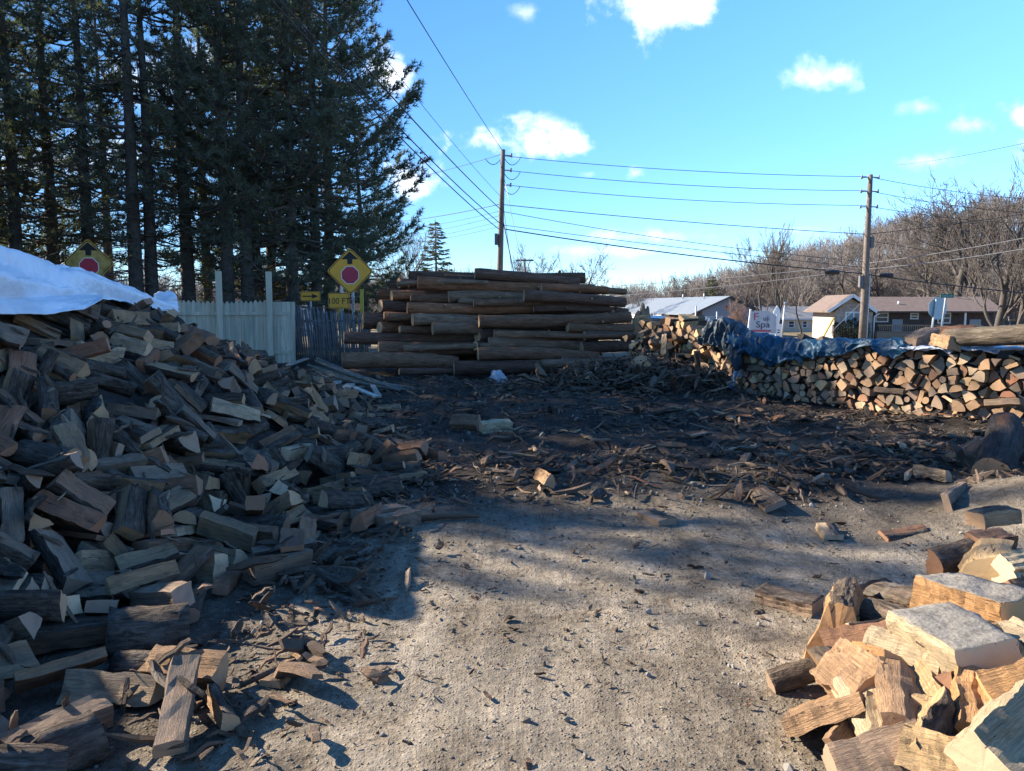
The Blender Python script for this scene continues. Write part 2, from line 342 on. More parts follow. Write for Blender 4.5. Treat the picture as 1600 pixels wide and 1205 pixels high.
KINDS_LIST = (['quarter'] * 9 + ['half'] * 4 + ['sixth'] * 6 + ['slab'] * 5 + ['block'] * 6 + ['round'] * 2)
def wood_variant(i):
    rnd = random.Random(900 + i)
    k = KINDS_LIST[i]
    L = rnd.uniform(.37, .45); R = {'quarter': rnd.uniform(.15, .20), 'half': rnd.uniform(.10, .135), 'sixth': rnd.uniform(.15, .19), 'slab': rnd.uniform(.10, .14), 'block': rnd.uniform(.11, .15), 'round': rnd.uniform(.05, .075)}[k]
    return wood_geom(k, L, R, 40 + i)
NVAR = len(KINDS_LIST)
HEAP_DATA = """6 -1723 3502 100 195 62 -403 -891 84 94
25 -1273 2785 115 784 66 158 -595 66 94
18 -1636 3012 58 976 205 -15 -63 84 91
3 -1602 2512 78 290 850 415 141 78 89
27 -2123 3490 68 969 62 24 236 74 89
3 -1371 3094 101 13 -87 -993 69 74 88
17 -2446 4011 267 301 239 -70 919 78 98
22 -1909 3108 93 372 135 -299 -867 83 91
25 -1662 2664 74 538 687 389 293 70 81
0 -2281 3417 238 86 -23 100 -990 83 88
14 -1618 2285 152 380 -28 -438 -813 76 94
16 -2549 4300 440 172 -36 -983 -38 71 94
24 -1398 4465 79 4 -408 912 7 79 93
25 -1877 4945 139 644 744 112 -127 83 83
29 -2313 4575 377 435 431 138 777 77 93
5 -2544 4432 501 19 388 -456 799 82 80
28 -1808 3831 122 5 -953 272 -125 83 96
2 -1961 3950 190 53 354 -900 -246 48 77
5 -2750 4115 454 443 -287 -821 214 63 92
22 -2139 3014 146 242 -840 -435 213 77 88
6 -2056 4228 171 280 -77 514 -806 70 82
9 -2903 4703 709 596 794 -16 -112 82 91
14 -2213 4699 357 822 292 10 -488 84 80
26 -2654 3879 371 637 626 438 -89 73 83
29 -2892 5331 676 682 157 627 -339 75 81
8 -2234 4009 89 42 11 604 -795 83 87
28 -1005 5621 69 7 -942 -333 15 71 94
13 -2739 4495 659 63 147 300 -939 75 86
2 -1257 5750 137 410 813 407 54 71 97
14 -3249 5668 995 11 943 326 47 86 81
11 -1843 4163 139 495 -186 656 -538 63 92
22 -3473 5355 1005 338 667 -71 658 84 86
13 -3290 5389 974 662 532 31 -524 76 88
7 -2872 4928 710 883 -168 363 -242 83 82
6 -1676 6780 227 376 832 364 -179 83 96
0 -2510 6903 663 50 -300 699 -645 82 98
4 -2350 4252 138 256 534 -803 -53 67 90
21 -2531 5423 421 322 -828 -409 203 78 87
23 -2868 5746 702 235 68 -153 956 79 91
16 -2326 3334 141 830 514 -212 19 68 95
18 -1569 3222 55 42 -4 266 962 79 83
2 -1158 6389 75 342 912 202 96 71 91
10 -3226 4800 834 642 -260 -630 347 80 93
29 -1880 4414 96 122 103 710 685 84 97
3 -2762 5302 503 79 -421 886 -170 69 94
1 -3935 6997 1600 671 -657 -16 340 85 83
18 -3357 6389 982 337 -206 12 -917 82 86
22 -2581 3704 275 357 -917 169 -10 71 88
2 -2655 5985 534 411 -853 241 -209 81 94
24 -1910 6090 231 217 835 465 193 80 84
19 -3528 6376 1257 45 -163 815 553 67 80
10 -3583 5599 1147 550 -76 -602 572 73 94
2 -2888 6403 882 412 -267 -526 -693 84 88
6 -3778 5670 1414 674 -682 4 281 77 87
18 -2988 6014 797 62 -12 -928 -365 55 88
20 -2147 7024 396 419 2 388 -819 76 87
12 -3020 6800 1042 53 129 -736 661 79 93
22 -3993 6478 1444 130 -928 -190 288 73 96
2 -1734 5183 84 355 928 -107 -15 82 81
12 -2281 4928 313 383 -379 692 -479 85 96
22 -1371 4674 170 10 789 -611 -45 67 84
4 -3768 7566 1489 855 189 151 456 73 87
5 -3471 6988 1260 132 1 -790 597 80 83
2 -3492 5954 1189 704 -674 191 106 66 86
18 -2033 5629 207 25 839 0 -542 85 91
7 -2627 4699 522 533 -329 260 -733 78 89
12 -3991 6898 1507 407 25 -537 -737 84 92
8 -3061 5225 766 505 -190 -579 609 82 80
4 -2116 4558 128 163 -524 719 -424 82 85
29 -1630 4281 44 29 -703 -707 46 48 66
4 -2515 6664 516 614 645 368 264 84 94
5 -1726 5594 141 918 207 -295 -163 62 83
2 -2836 4401 558 152 -891 297 -305 46 87
29 -1425 4688 73 151 -151 717 -662 66 98
8 -2374 5229 348 120 -66 811 -567 76 93
5 -1812 4612 81 946 255 -40 -192 76 83
4 -3039 5561 839 446 186 194 853 84 81
4 -3287 7715 1208 421 -205 869 -151 73 92
30 -1689 3976 52 158 584 768 205 75 97
28 -3528 7092 1369 928 -351 114 -26 74 98
18 -3221 4978 805 232 48 -202 949 76 89
7 -2569 6173 657 39 433 -352 827 71 81
16 -3438 6435 1090 351 811 465 31 64 85
9 -2563 4427 348 547 -831 75 41 65 98
22 -2806 6679 840 890 80 422 147 80 85
7 -2756 6227 743 356 -306 -36 -881 85 92
7 -3295 6649 1008 6 -344 -299 -889 72 86
14 -4116 6648 1626 684 466 -94 -551 73 87
12 -2606 6068 632 299 -66 -867 -392 85 82
15 -2907 5613 650 15 320 359 876 71 88
19 -4212 6748 1786 602 -239 79 756 71 96
7 -3379 5196 906 121 298 -264 908 72 87
19 -2073 3755 104 131 529 826 -136 76 86
4 -4305 6839 1855 398 356 -736 -414 67 93
10 -2216 5841 368 79 -213 633 -739 56 88
23 -2723 5807 623 626 123 47 -767 75 80
16 -2507 5006 447 165 71 -816 -548 64 86
25 -1815 5311 202 122 584 773 -211 79 82
15 -2714 4216 441 180 912 -359 -73 69 83
1 -1768 5069 92 43 -109 -953 277 68 93
27 -1370 5431 55 687 684 -161 -177 52 75
0 -2637 7448 901 36 477 -534 695 67 84
9 -3259 7433 1108 680 400 448 418 85 86
2 -1083 7461 125 173 93 929 310 69 80
6 -3472 5715 1185 46 575 -267 -771 47 61
10 -2164 5044 219 443 440 644 439 65 89
11 -1378 5639 54 670 681 -217 -195 71 94
27 -2630 6961 764 919 391 1 37 69 84
10 -2489 6208 397 152 174 -907 -349 78 91
4 -3581 6622 1221 768 -365 -114 511 81 95
7 -1949 6843 312 752 -272 -175 572 74 92
22 -4207 7236 1801 254 -902 273 214 69 93
27 -2200 7658 602 970 156 169 -73 50 89
27 -2745 5523 476 154 149 -65 -974 82 96
4 -3204 7897 1147 135 -173 -767 -601 84 97
13 -2267 5502 136 21 293 794 -530 83 96
10 -3161 4628 798 869 -431 239 -25 50 61
8 -3077 7620 990 871 -432 224 -58 73 89
13 -1925 7764 380 326 -135 -186 -916 67 95
5 -2222 4318 168 443 -106 -835 -305 44 77
29 -2577 5876 376 95 143 -583 -793 78 88
30 -3511 5812 1174 236 11 -947 213 69 93
26 -2352 5682 323 930 -152 59 -326 72 91
24 -1363 4977 100 182 -587 -785 62 63 87
13 -3805 6699 1391 767 -359 444 -289 70 81
0 -1045 7911 130 936 -138 -61 -316 79 86
21 -2531 4379 285 32 -188 -953 232 47 81
2 -1699 9059 215 468 797 319 204 78 86
20 -3766 6278 1318 65 630 -773 14 78 89
5 -1312 7530 156 921 -34 -378 75 49 77
8 -1861 6911 154 540 489 354 585 78 97
25 -3337 7035 1127 362 549 528 535 67 95
29 -2267 3664 123 915 -120 -149 -353 84 97
0 -1695 6965 263 224 905 355 47 77 95
5 -2018 6121 355 180 588 783 81 80 89
0 -2504 7598 728 251 173 388 869 84 83
29 -2208 6545 272 163 -191 -936 -241 82 88
29 -1414 7006 205 528 -529 -353 561 65 97
23 -2168 4831 187 705 -81 -58 -701 80 83
9 -2411 7067 509 549 335 -361 -673 77 95
10 -2702 4155 212 202 47 266 940 64 98
26 -2542 3859 181 38 -63 -394 915 55 66
13 -2628 7117 844 513 -427 -153 727 80 91
2 -2996 8649 954 407 66 117 902 86 89
11 -2497 7266 710 215 436 545 682 71 91
2 -1655 5464 57 564 -655 -387 317 66 89
7 -2128 7750 474 203 -274 469 -814 76 90
26 -1797 6013 149 637 -309 67 -701 81 84
22 -2579 6737 619 91 -12 -992 77 77 95
12 -2781 8533 796 285 58 440 -848 68 97
25 -2385 4394 161 506 626 567 168 67 80
16 -2205 8600 553 767 151 533 320 65 94
6 -841 7928 81 114 330 856 379 69 90
18 -4221 6604 1658 120 -472 -870 -61 63 93
0 -1597 6363 73 167 440 -820 -323 75 93
23 -2228 4578 223 190 -102 142 965 45 75
20 -1009 7049 46 977 -32 -7 207 74 97
2 -2383 6123 325 162 129 -890 -405 76 91
7 -1300 7665 165 373 -188 -181 -889 79 91
16 -1415 6174 79 24 -35 862 -504 74 95
0 -2246 3057 139 205 623 557 507 78 85
26 -2891 6970 849 705 273 -7 -653 74 95
21 -1983 6588 228 216 399 -253 853 45 85
9 -1233 6532 100 480 850 173 121 84 88
31 -3642 6722 1406 515 796 -315 -17 64 94
10 -3465 8380 1314 804 -573 150 42 83 93
16 -3569 7821 1360 614 762 120 -158 69 89
23 -2386 6465 329 131 -341 -674 -641 69 98
30 -1212 7087 97 629 767 -98 64 69 93
13 -1541 6656 101 186 79 885 417 52 85
29 -3761 5578 1207 410 -548 -624 375 81 94
2 -1887 11477 62 646 -761 15 -27 73 94
5 -1448 7681 266 274 -193 216 -916 82 87
4 -1655 7778 266 164 143 -915 -338 75 83
11 -1062 7256 62 683 710 104 126 85 88
26 -3461 7371 1240 311 -872 -288 240 74 90
26 -2553 9644 670 288 -929 228 -30 82 86
25 -1910 5507 103 660 733 116 -107 46 76
3 -3158 8697 1041 255 -432 -863 36 71 88
5 -4203 7357 1783 738 -671 48 9 63 98
2 -2301 9088 434 994 -1 -94 -30 71 94
1 -2565 3728 192 621 -781 33 -32 69 82
16 -2060 4881 59 75 236 930 267 68 95
20 -3049 4662 571 856 -177 99 -473 71 84
23 -3998 8172 1574 283 -13 958 25 85 85
4 -2169 10033 474 272 493 -762 -317 58 85
9 -4219 8102 1657 224 237 628 705 77 90
11 -2388 7773 668 367 -29 -921 -124 70 97
10 -2842 4262 333 100 72 614 778 77 94
26 -3691 8158 1427 374 66 912 152 72 89
8 -2436 9667 547 584 -808 -31 -60 77 92
12 -1628 7260 225 232 406 -557 -685 82 90
19 -2966 5470 596 85 197 774 594 72 85
9 -2038 8017 407 855 -295 397 151 77 84
12 -2660 8581 700 348 -828 -438 9 84 87
24 -4668 8554 1802 263 952 148 27 79 84
0 -2367 5651 213 10 -76 -901 -424 79 95
24 -1227 6719 131 75 -107 -129 -982 43 83
4 -4278 7102 1806 316 55 -667 671 48 80
6 -1977 7332 381 43 -167 611 771 54 63
26 -1383 8910 71 954 -36 -10 293 82 93
16 -3623 7944 1373 718 -676 -145 75 63 83
11 -5181 8029 1544 731 604 -60 309 64 98
23 -3189 4509 767 292 395 -848 195 68 95
26 -2137 5984 163 561 -416 619 356 53 70
30 -2587 6256 473 194 -1 -119 -973 75 88
20 -4489 7196 1891 6 -475 99 -873 70 82
29 -2116 2740 117 390 -722 -408 398 70 98
21 -2277 7508 473 785 36 362 500 86 91
9 -1578 8991 121 113 118 735 -656 69 95
7 -1877 2559 51 423 -386 -560 597 63 81
16 -2394 8210 592 206 -966 -127 84 63 94
30 -4457 6706 1819 223 -370 426 -793 81 81
20 -5118 7745 1618 595 172 -204 -757 80 82
25 -1877 9535 230 833 -269 -49 480 72 81
14 -3900 7525 1560 116 -832 -498 210 70 92
22 -1816 7442 312 90 958 -174 -205 79 87
4 -3666 7553 1374 702 590 285 275 67 96
24 -3297 5670 821 647 534 -84 -535 80 87
30 -3031 4713 629 758 620 -19 -198 79 86
12 -2023 7156 351 91 -27 -659 -745 66 86
19 -2896 6694 830 407 -172 -886 134 75 89
31 -3322 5392 808 520 724 -219 -394 75 96
3 -2822 8798 865 325 -550 698 -320 72 95
2 -2651 4565 414 377 -912 -138 77 70 96
0 -3582 6715 1328 413 -381 -457 689 65 90
10 -2943 5153 561 204 332 911 127 70 88
5 -1749 8003 330 320 740 -494 -322 72 85
24 -5955 12517 113 146 844 505 98 71 96
26 -3641 8315 1445 394 79 -199 893 72 91
21 -3460 5888 1084 46 -977 -73 192 76 89
13 -4184 7568 1736 727 654 200 48 81 81
21 -2685 9535 636 60 61 426 900 82 90
0 -1603 9742 75 367 902 203 95 76 87
5 -2097 6157 228 419 -835 -214 282 49 81
12 -3522 5525 937 145 649 646 372 52 71
7 -2511 6390 450 140 -463 -342 -805 74 98
26 -2762 4724 522 785 -60 32 614 83 92
0 -3399 9916 971 144 614 -742 -224 75 85
20 -2943 6098 691 725 472 -80 -493 84 91
31 -4270 6984 1701 625 -722 106 272 81 85
11 -2782 9643 738 575 781 -240 3 70 83
26 -4513 7807 1835 25 -549 816 174 73 88
4 -3039 4203 702 284 -425 330 -792 80 85
1 -2581 5089 418 595 767 124 -198 64 86
28 -1626 8116 257 439 401 717 361 83 87
25 -4197 9195 1484 707 562 147 -401 64 86
29 -2539 8791 601 552 696 -432 -149 76 90
3 -2472 4894 336 663 -513 -19 542 77 80
21 -2100 5193 134 92 -932 -53 -343 55 73
4 -6171 12113 93 169 649 -735 -93 45 77
14 -3747 6001 1269 204 443 -680 -545 49 86
14 -3069 7333 990 311 568 689 323 75 94
15 -3340 10218 890 244 62 -3 -967 71 88
1 -2138 9665 388 304 -731 486 -367 74 86
29 -2618 4674 280 46 491 -866 -67 73 87
7 -2712 4685 157 419 -467 -583 515 78 91
26 -2010 5193 76 405 -704 -499 298 70 93
27 -4011 7268 1537 687 -645 86 321 73 88
13 -2876 7212 827 277 885 -142 -344 72 86
8 -4575 8934 1697 455 506 726 87 64 91
9 -2393 8330 559 167 271 -446 -836 79 93
14 -2081 6142 128 212 -79 -16 -973 71 97
13 -5400 8820 1358 118 402 803 -422 80 89
30 -2199 3078 43 289 -901 303 -100 57 69
29 -3096 8078 1005 424 897 99 -67 84 87
20 -2127 6721 268 116 -298 -937 -135 63 83
10 -2138 9253 262 480 -681 319 -450 70 93
14 -2098 9340 341 327 -610 -474 543 83 91
6 -2132 10388 209 64 165 37 -983 74 93
17 -4621 7166 1926 233 836 419 -263 66 89
9 -1259 8574 72 582 -658 360 -311 79 82
2 -2009 6795 189 439 515 -422 -602 66 96
10 -2507 12790 75 132 -169 -742 634 84 93
16 -2210 5856 240 173 875 -375 -251 63 86
12 -1975 5937 103 548 -572 311 -523 73 80
10 -2104 10741 278 430 -770 459 -101 78 94
24 -3864 8394 1400 324 -827 368 273 69 91
12 -2247 5334 273 585 -518 416 -463 45 63
0 -3216 8395 1039 503 241 -806 -192 62 81
8 -2654 9089 627 810 138 467 -324 86 84
0 -4266 8397 1636 424 820 293 244 70 81
10 -2676 4401 160 219 230 261 910 70 96
11 -4494 6504 1824 606 702 363 79 68 97
2 -2123 10273 271 840 -312 419 -139 65 93
19 -3696 9643 1173 112 915 384 -30 78 95
15 -4012 8323 1536 134 -940 110 289 63 96
5 -3646 9890 1077 528 832 75 -150 80 87
8 -3062 6984 1003 452 6 -447 771 58 72
4 -2190 9948 315 154 938 -274 -141 75 82
1 -4202 7449 1719 494 -862 -97 31 54 68
5 -3078 7942 973 143 3 -287 -946 64 83
31 -2605 4049 101 89 278 943 -153 70 81
15 -2625 8452 658 359 854 298 224 64 85
17 -2413 7907 517 188 116 -412 883 74 82
23 -1758 5772 100 38 955 -251 146 73 94
26 -2440 4517 249 692 -418 -471 349 54 71
30 -2334 7730 449 56 -363 549 -749 80 94
10 -2775 9225 803 447 127 -332 -819 47 74
8 -2336 4906 144 5 726 662 183 68 95
24 -5462 9382 1234 269 57 948 -151 82 83
6 -2593 5609 366 563 -308 -541 543 64 96
22 -3061 4552 538 676 -230 31 -698 55 68
16 -1425 6928 90 227 -452 -769 389 80 92
11 -3616 5452 1025 425 -720 543 -64 52 68
20 -5448 9239 1303 307 944 -95 53 56 82
6 -2399 9306 445 137 209 594 -763 72 98
24 -3527 10401 943 352 -134 298 -876 81 97
1 -1967 4232 44 267 -277 630 -674 51 64
19 -3166 6923 946 382 -227 212 -869 68 93
24 -2758 5956 406 241 -320 302 -864 76 93
19 -1343 7275 60 306 875 346 136 52 88
31 -2134 7641 398 191 -634 661 -350 63 83
23 -2858 7696 891 169 -46 418 -891 65 81
9 -3681 6120 1189 543 -527 559 -337 73 92
5 -5984 11947 240 240 -330 841 -352 44 65
9 -2962 4958 575 63 988 -24 -129 77 89
27 -2987 8397 850 276 211 579 736 63 93
15 -3842 6084 1279 579 -183 211 -764 46 66
1 -2562 8391 617 611 670 -408 -96 44 86
9 -3542 8830 1264 736 -627 250 -23 72 81
30 -2186 8454 437 187 83 24 977 84 91
20 -3536 7185 1317 345 -815 422 192 79 84
18 -5464 8517 1334 743 -61 -36 664 74 94
24 -1665 5959 62 511 -394 -486 588 54 67
22 -2423 7342 560 871 -257 16 -415 49 63
6 -3409 5912 933 859 -378 197 281 65 85
7 -4199 7344 1657 739 -518 -95 417 80 86
10 -4079 7129 1567 916 -238 240 212 45 86
14 -1379 5951 72 209 727 -629 -176 76 82
11 -3953 8044 1503 403 -705 -546 199 64 93
24 -2946 6324 667 619 113 -234 739 53 72
18 -5333 10943 905 663 -633 -27 -396 43 62
28 -1974 9668 212 587 41 -490 -642 82 80
10 -3414 8805 1072 458 782 287 308 50 76
23 -2964 8919 970 106 856 -501 -60 68 94
0 -3494 8851 1137 771 -392 -284 413 53 67
13 -1506 7350 161 323 170 270 890 65 97
12 -1853 9918 187 894 415 -103 -127 81 89
28 -5287 9047 1473 876 -336 -96 -330 68 95
23 -2917 9467 762 925 -209 -281 141 67 88
9 -2101 5415 61 348 -395 641 -556 64 86
7 -1494 6823 72 318 800 -457 -218 71 83
9 -2603 10237 525 315 710 293 556 69 96
15 -1904 7225 251 266 -763 -553 198 74 95
17 -1614 7728 142 106 -286 -934 182 77 84
18 -2806 7644 790 825 -451 -36 336 51 88
17 -1863 8605 221 633 -209 -276 -691 86 85
16 -3503 9052 1087 358 451 -545 -608 83 91
19 -1687 9756 178 265 591 752 -113 56 69
27 -2072 7590 331 671 297 374 566 75 81
13 -3002 9786 774 737 -229 -402 491 76 87
17 -3653 7390 1341 219 366 -838 -338 66 97
9 -4188 7891 1621 337 -848 234 332 64 94
16 -6181 12671 72 926 284 -74 -234 80 85
6 -5386 8251 1406 453 -683 -516 245 53 65
19 -2111 9009 250 1 -471 316 -822 47 80
12 -5186 8370 1532 524 24 386 758 63 97
21 -4875 7492 1781 262 -132 951 -90 68 86
20 -1450 5077 41 596 -19 26 -801 63 84
12 -2820 5665 468 916 -145 -192 318 54 81
14 -3269 5097 794 48 -167 -952 -249 58 61
30 -1885 9280 168 564 607 73 553 50 82
4 -5319 10669 1039 454 848 -80 259 72 94
7 -6522 12543 62 757 286 -215 -545 66 84
29 -3765 7976 1426 714 -503 76 479 72 89
22 -3038 5824 553 127 798 -473 -349 69 91
22 -1783 7541 240 966 138 155 148 71 90
15 -3848 5782 1320 614 -591 340 395 50 70
9 -1972 6488 79 34 207 684 697 50 83
31 -2818 13644 55 878 -1 -6 476 75 96
24 -2889 11793 410 408 -593 687 -88 82 82
31 -2778 7367 752 961 -53 267 1 75 94
16 -2636 7076 750 79 -977 8 192 49 75
8 -5454 9033 1342 558 -519 77 -641 68 97
19 -2814 11774 304 176 -282 -253 907 72 93
5 -3206 7788 1018 183 5 -781 595 66 87
27 -2992 5967 653 521 -79 -458 715 79 90
5 -5007 7743 1781 143 -333 -790 492 81 93
12 -1606 9339 144 727 585 355 21 72 97
4 -5415 10838 959 770 -555 -253 -180 78 90
14 -6065 12152 216 243 -384 -664 592 82 83
29 -2772 9456 584 398 -898 9 183 76 97
6 -2980 4133 436 486 321 -178 -792 79 84
30 -4277 8555 1596 34 -859 -343 375 73 85
8 -6321 13134 67 661 -687 -207 217 73 80
21 -5363 8235 1490 28 -655 737 157 85 81
18 -3139 11035 613 116 696 599 375 82 93
0 -1711 8786 101 919 233 -59 -309 83 84
2 -3602 5841 1050 216 -622 705 -260 51 81
0 -2790 4726 319 528 684 364 344 86 84
2 -5680 11076 721 875 298 -369 -89 85 91
14 -1873 9458 146 175 -422 745 -484 70 97
13 -4910 7832 1726 169 302 -376 -858 49 65
19 -3751 7296 1434 138 933 327 19 47 69
13 -5412 9707 1179 378 320 -413 -763 67 93
29 -4287 10006 1322 227 -32 -116 965 83 90
12 -3061 5452 697 541 563 -401 -478 43 75
21 -2470 4753 193 59 -734 -675 32 68 93
12 -2577 7027 608 387 -596 648 -272 65 88
4 -1360 7771 70 237 668 657 251 64 88
30 -2375 5173 134 676 -497 -483 248 74 91
23 -3500 8392 1177 362 902 216 -79 64 88
17 -3183 10010 753 508 323 30 -797 73 87
12 -6267 12237 73 583 -268 320 -695 78 91
16 -5773 11936 398 390 850 -20 351 65 85
25 -4430 7060 1805 118 -283 -24 -951 69 97
9 -2924 4761 290 257 269 -741 557 69 83
14 -2484 4683 77 245 948 -185 -66 79 93
10 -6322 9198 709 46 -324 777 535 73 91
28 -3553 8029 1260 9 -720 -692 0 80 84
10 -1499 7982 142 434 441 -345 -704 78 94
3 -5145 9112 1473 106 410 622 -658 77 90
28 -3286 9518 939 470 804 -316 -175 57 85
24 -1737 9467 100 886 36 150 435 47 89
16 -3734 10452 946 415 -851 -317 20 80 95
11 -2138 7932 334 221 199 -305 904 68 96
14 -3313 5091 693 334 -501 608 -516 48 73
19 -2519 7840 663 209 2 -854 -475 64 97
22 -3490 10184 940 39 -740 585 -328 82 94
16 -4728 9397 1640 198 967 -140 -56 76 91
2 -5211 9868 1279 261 815 -502 114 57 71
0 -2546 9166 556 125 862 -453 -184 66 92
23 -3221 9493 847 967 31 -206 140 78 85
29 -3164 5326 654 168 -150 -970 79 45 77
29 -4225 8242 1548 139 613 769 111 63 90
28 -2419 10445 344 25 -663 379 -644 77 82
22 -2365 8395 505 811 318 -89 481 76 92
15 -2318 5275 75 418 -688 512 -295 76 96
29 -2003 8143 214 248 -90 -963 36 71 82
6 -2233 5674 73 258 -135 -500 814 63 87
29 -5346 11018 986 346 -929 40 -119 77 88
26 -2950 8857 772 918 -373 88 97 74 88
29 -2367 9698 427 1 937 344 30 67 90
25 -2525 7512 625 796 -35 -8 -602 69 82
23 -1564 7329 85 313 -100 -16 -943 81 84
17 -1596 9244 57 480 73 143 861 81 91
29 -3181 5750 705 340 332 52 877 81 86
8 -1961 10574 84 585 -371 -397 601 81 83
7 -5051 7431 1807 688 -202 -110 -687 78 94
27 -2878 11521 483 366 296 754 455 67 88
14 -3670 10144 979 187 -423 -490 737 75 94
31 -3271 10250 807 67 728 638 239 69 85
20 -2988 9542 749 59 912 -213 344 51 67
31 -2273 10210 251 407 -285 768 400 63 89
2 -2665 4245 147 60 -295 -936 -175 82 97
12 -3672 14166 239 544 704 206 406 79 81
9 -2279 9200 373 256 -854 -139 -428 69 82
8 -2415 6255 223 323 439 -628 -554 54 73
5 -2808 6278 661 283 -379 -617 -628 44 79
9 -2926 4808 435 338 -683 529 -370 66 80
22 -4085 7736 1608 140 127 247 949 57 80
0 -2166 10567 229 580 730 -353 65 50 86
24 -5405 12807 419 368 -324 846 -205 79 82
17 -1292 7885 145 200 942 70 -258 62 96
10 -3470 13971 169 72 -102 793 595 78 94
16 -3289 8913 965 97 -65 -821 -557 83 89
0 -3037 9358 811 576 -543 327 -515 65 88
12 -2421 5993 217 197 83 -691 -689 81 89
2 -5234 9451 1323 294 841 -428 146 48 65
13 -2943 9089 782 208 -440 314 -814 74 80
8 -3687 8842 1194 418 373 -592 -578 68 85
15 -2636 8192 646 718 -153 -339 586 64 81
9 -2194 5855 94 825 497 -98 -245 80 84
30 -2289 9467 385 879 -88 -376 277 55 70
27 -5472 11289 776 176 940 138 255 85 98
25 -5090 8353 1692 52 206 759 -614 64 96
11 -2849 12987 160 787 535 97 -288 68 93
14 -2771 8661 651 574 307 -691 -311 52 64
17 -2147 10817 73 113 -129 779 -602 77 93
23 -2713 5005 361 940 204 161 -216 72 85
4 -3489 6150 1021 363 111 -744 548 57 73
4 -2876 8703 718 84 -489 658 -565 49 89
13 -1620 10120 43 929 204 -42 -303 46 72
13 -2234 4676 63 685 186 192 676 75 87
28 -4342 9697 1374 162 618 695 -328 81 90
19 -2766 7947 791 832 144 468 257 74 94
6 -3112 4364 756 627 587 509 -15 50 78
25 -4517 8267 1707 211 -532 640 -511 78 86
10 -2143 9965 144 738 524 116 406 44 75
22 -2770 9859 708 72 -303 48 -948 72 95
12 -1405 8325 117 732 617 93 -269 46 89
2 -2760 9293 631 796 270 366 -397 72 88
28 -5356 8607 1509 203 -205 940 176 84 83
23 -2854 11943 260 327 -227 -252 881 78 90
9 -5671 9441 1058 318 114 225 -913 42 69
18 -2825 9814 634 105 650 707 256 84 84
0 -3278 9789 868 680 554 -322 -353 81 85
11 -6725 10832 211 641 547 3 537 82 83
14 -3312 9248 962 822 -175 107 529 65 88
18 -2226 8577 388 155 201 415 873 84 95
25 -2848 2723 345 98 223 -968 42 86 97
1 -3276 4463 617 430 165 -677 572 82 80
6 -4590 11822 744 777 316 400 366 69 96
21 -4678 5441 1879 963 -5 266 -23 42 90
26 -3411 4773 809 10 -590 747 -301 78 94
9 -3100 4772 468 611 -340 -435 565 72 82
19 -4938 8414 1644 915 -134 -247 286 71 80
13 -5983 9708 834 750 306 -394 -432 64 94
15 -4537 5555 1853 883 348 140 -280 66 94
5 -5058 6704 1770 189 -246 906 285 63 85
26 -5077 6179 1778 563 -780 -226 -147 74 90
23 -2952 2539 273 737 -297 154 -586 62 85
13 -5532 7585 1443 693 218 282 625 71 88
26 -3617 4507 918 72 866 -348 -349 44 82
8 -2924 3047 339 119 -137 424 -886 85 84
1 -3222 3248 680 493 -283 -507 646 66 87
1 -5511 13352 122 174 -773 -565 225 63 86
9 -2289 8815 383 428 -230 -765 420 82 91
21 -5422 12995 240 297 374 877 -14 68 97
13 -1660 7985 88 162 236 -926 -244 65 95
21 -4111 4360 1380 849 174 354 349 48 80
16 -6914 10298 170 91 -399 911 19 67 91
12 -6687 11409 41 680 664 208 226 56 84
9 -4281 5909 1679 903 -189 234 304 74 98
10 -5360 7445 1531 755 479 82 437 85 85
20 -4661 5051 1896 925 60 278 250 78 94
29 -3766 4860 1187 716 0 -73 -693 67 96
4 -5295 14250 59 607 -690 287 -268 65 96
5 -5382 6259 1593 108 -262 247 925 68 83
17 -4408 10482 1195 43 -926 343 -142 82 90
2 -3626 4223 957 843 392 326 -166 71 96
8 -3586 4979 1026 63 812 572 -84 76 84
22 -4818 11362 930 110 805 556 -172 79 91
23 -2183 8874 231 223 -333 -903 148 83 90
31 -2477 2460 358 110 -16 -963 243 80 98
23 -2280 2251 118 474 261 444 713 81 91
5 -5926 10394 770 712 528 209 410 67 85
7 -3306 4338 684 236 -932 1 271 54 84
0 -3395 3314 648 111 -646 -748 -92 76 83
16 -3806 3838 1095 565 -727 299 247 70 93
11 -3306 4639 633 194 -369 -661 -622 69 82
3 -4485 5367 1839 419 36 -741 522 83 88
3 -5620 13793 87 313 937 130 74 83 85
9 -3076 8186 892 761 635 86 -92 65 89
5 -5215 5995 1715 78 951 96 280 73 80
21 -2529 2757 40 1 -271 960 -43 79 89
16 -5646 10645 864 664 -14 -117 -737 65 81
12 -3747 4397 1137 462 317 -650 -511 85 92
29 -3575 4000 1039 12 -608 -791 56 77 81
1 -3176 3039 459 548 -66 -224 802 83 96
16 -5458 14015 72 142 413 860 261 82 83
16 -2234 9722 174 18 474 876 -77 68 82
20 -3867 4720 1153 74 910 -156 -375 48 60
6 -2271 2388 214 495 -498 -287 650 70 85
14 -3579 4496 1000 69 -777 -623 26 66 87
20 -4106 4960 1410 195 -810 -446 324 72 86
14 -6309 11019 375 75 -732 666 -112 62 97
3 -2959 3171 412 857 491 31 143 65 93
10 -3770 11608 665 200 189 -625 -729 76 84
14 -3384 4068 881 36 -1 410 -910 84 94
16 -3385 3671 657 146 905 169 -359 80 86
25 -4112 9414 1303 541 -340 -536 549 71 98
21 -5066 6983 1723 110 891 366 240 45 69
10 -6452 8517 777 782 -523 -322 95 84 90
26 -5332 7125 1591 269 -68 949 -142 72 94
14 -5171 10173 1261 23 460 733 -498 77 82
9 -5747 7434 1325 46 -277 506 814 67 84
16 -4959 12784 514 425 882 -144 -138 63 92
10 -3824 4396 1278 505 -406 -247 719 85 96
3 -3675 9594 1040 13 36 -322 -945 84 85
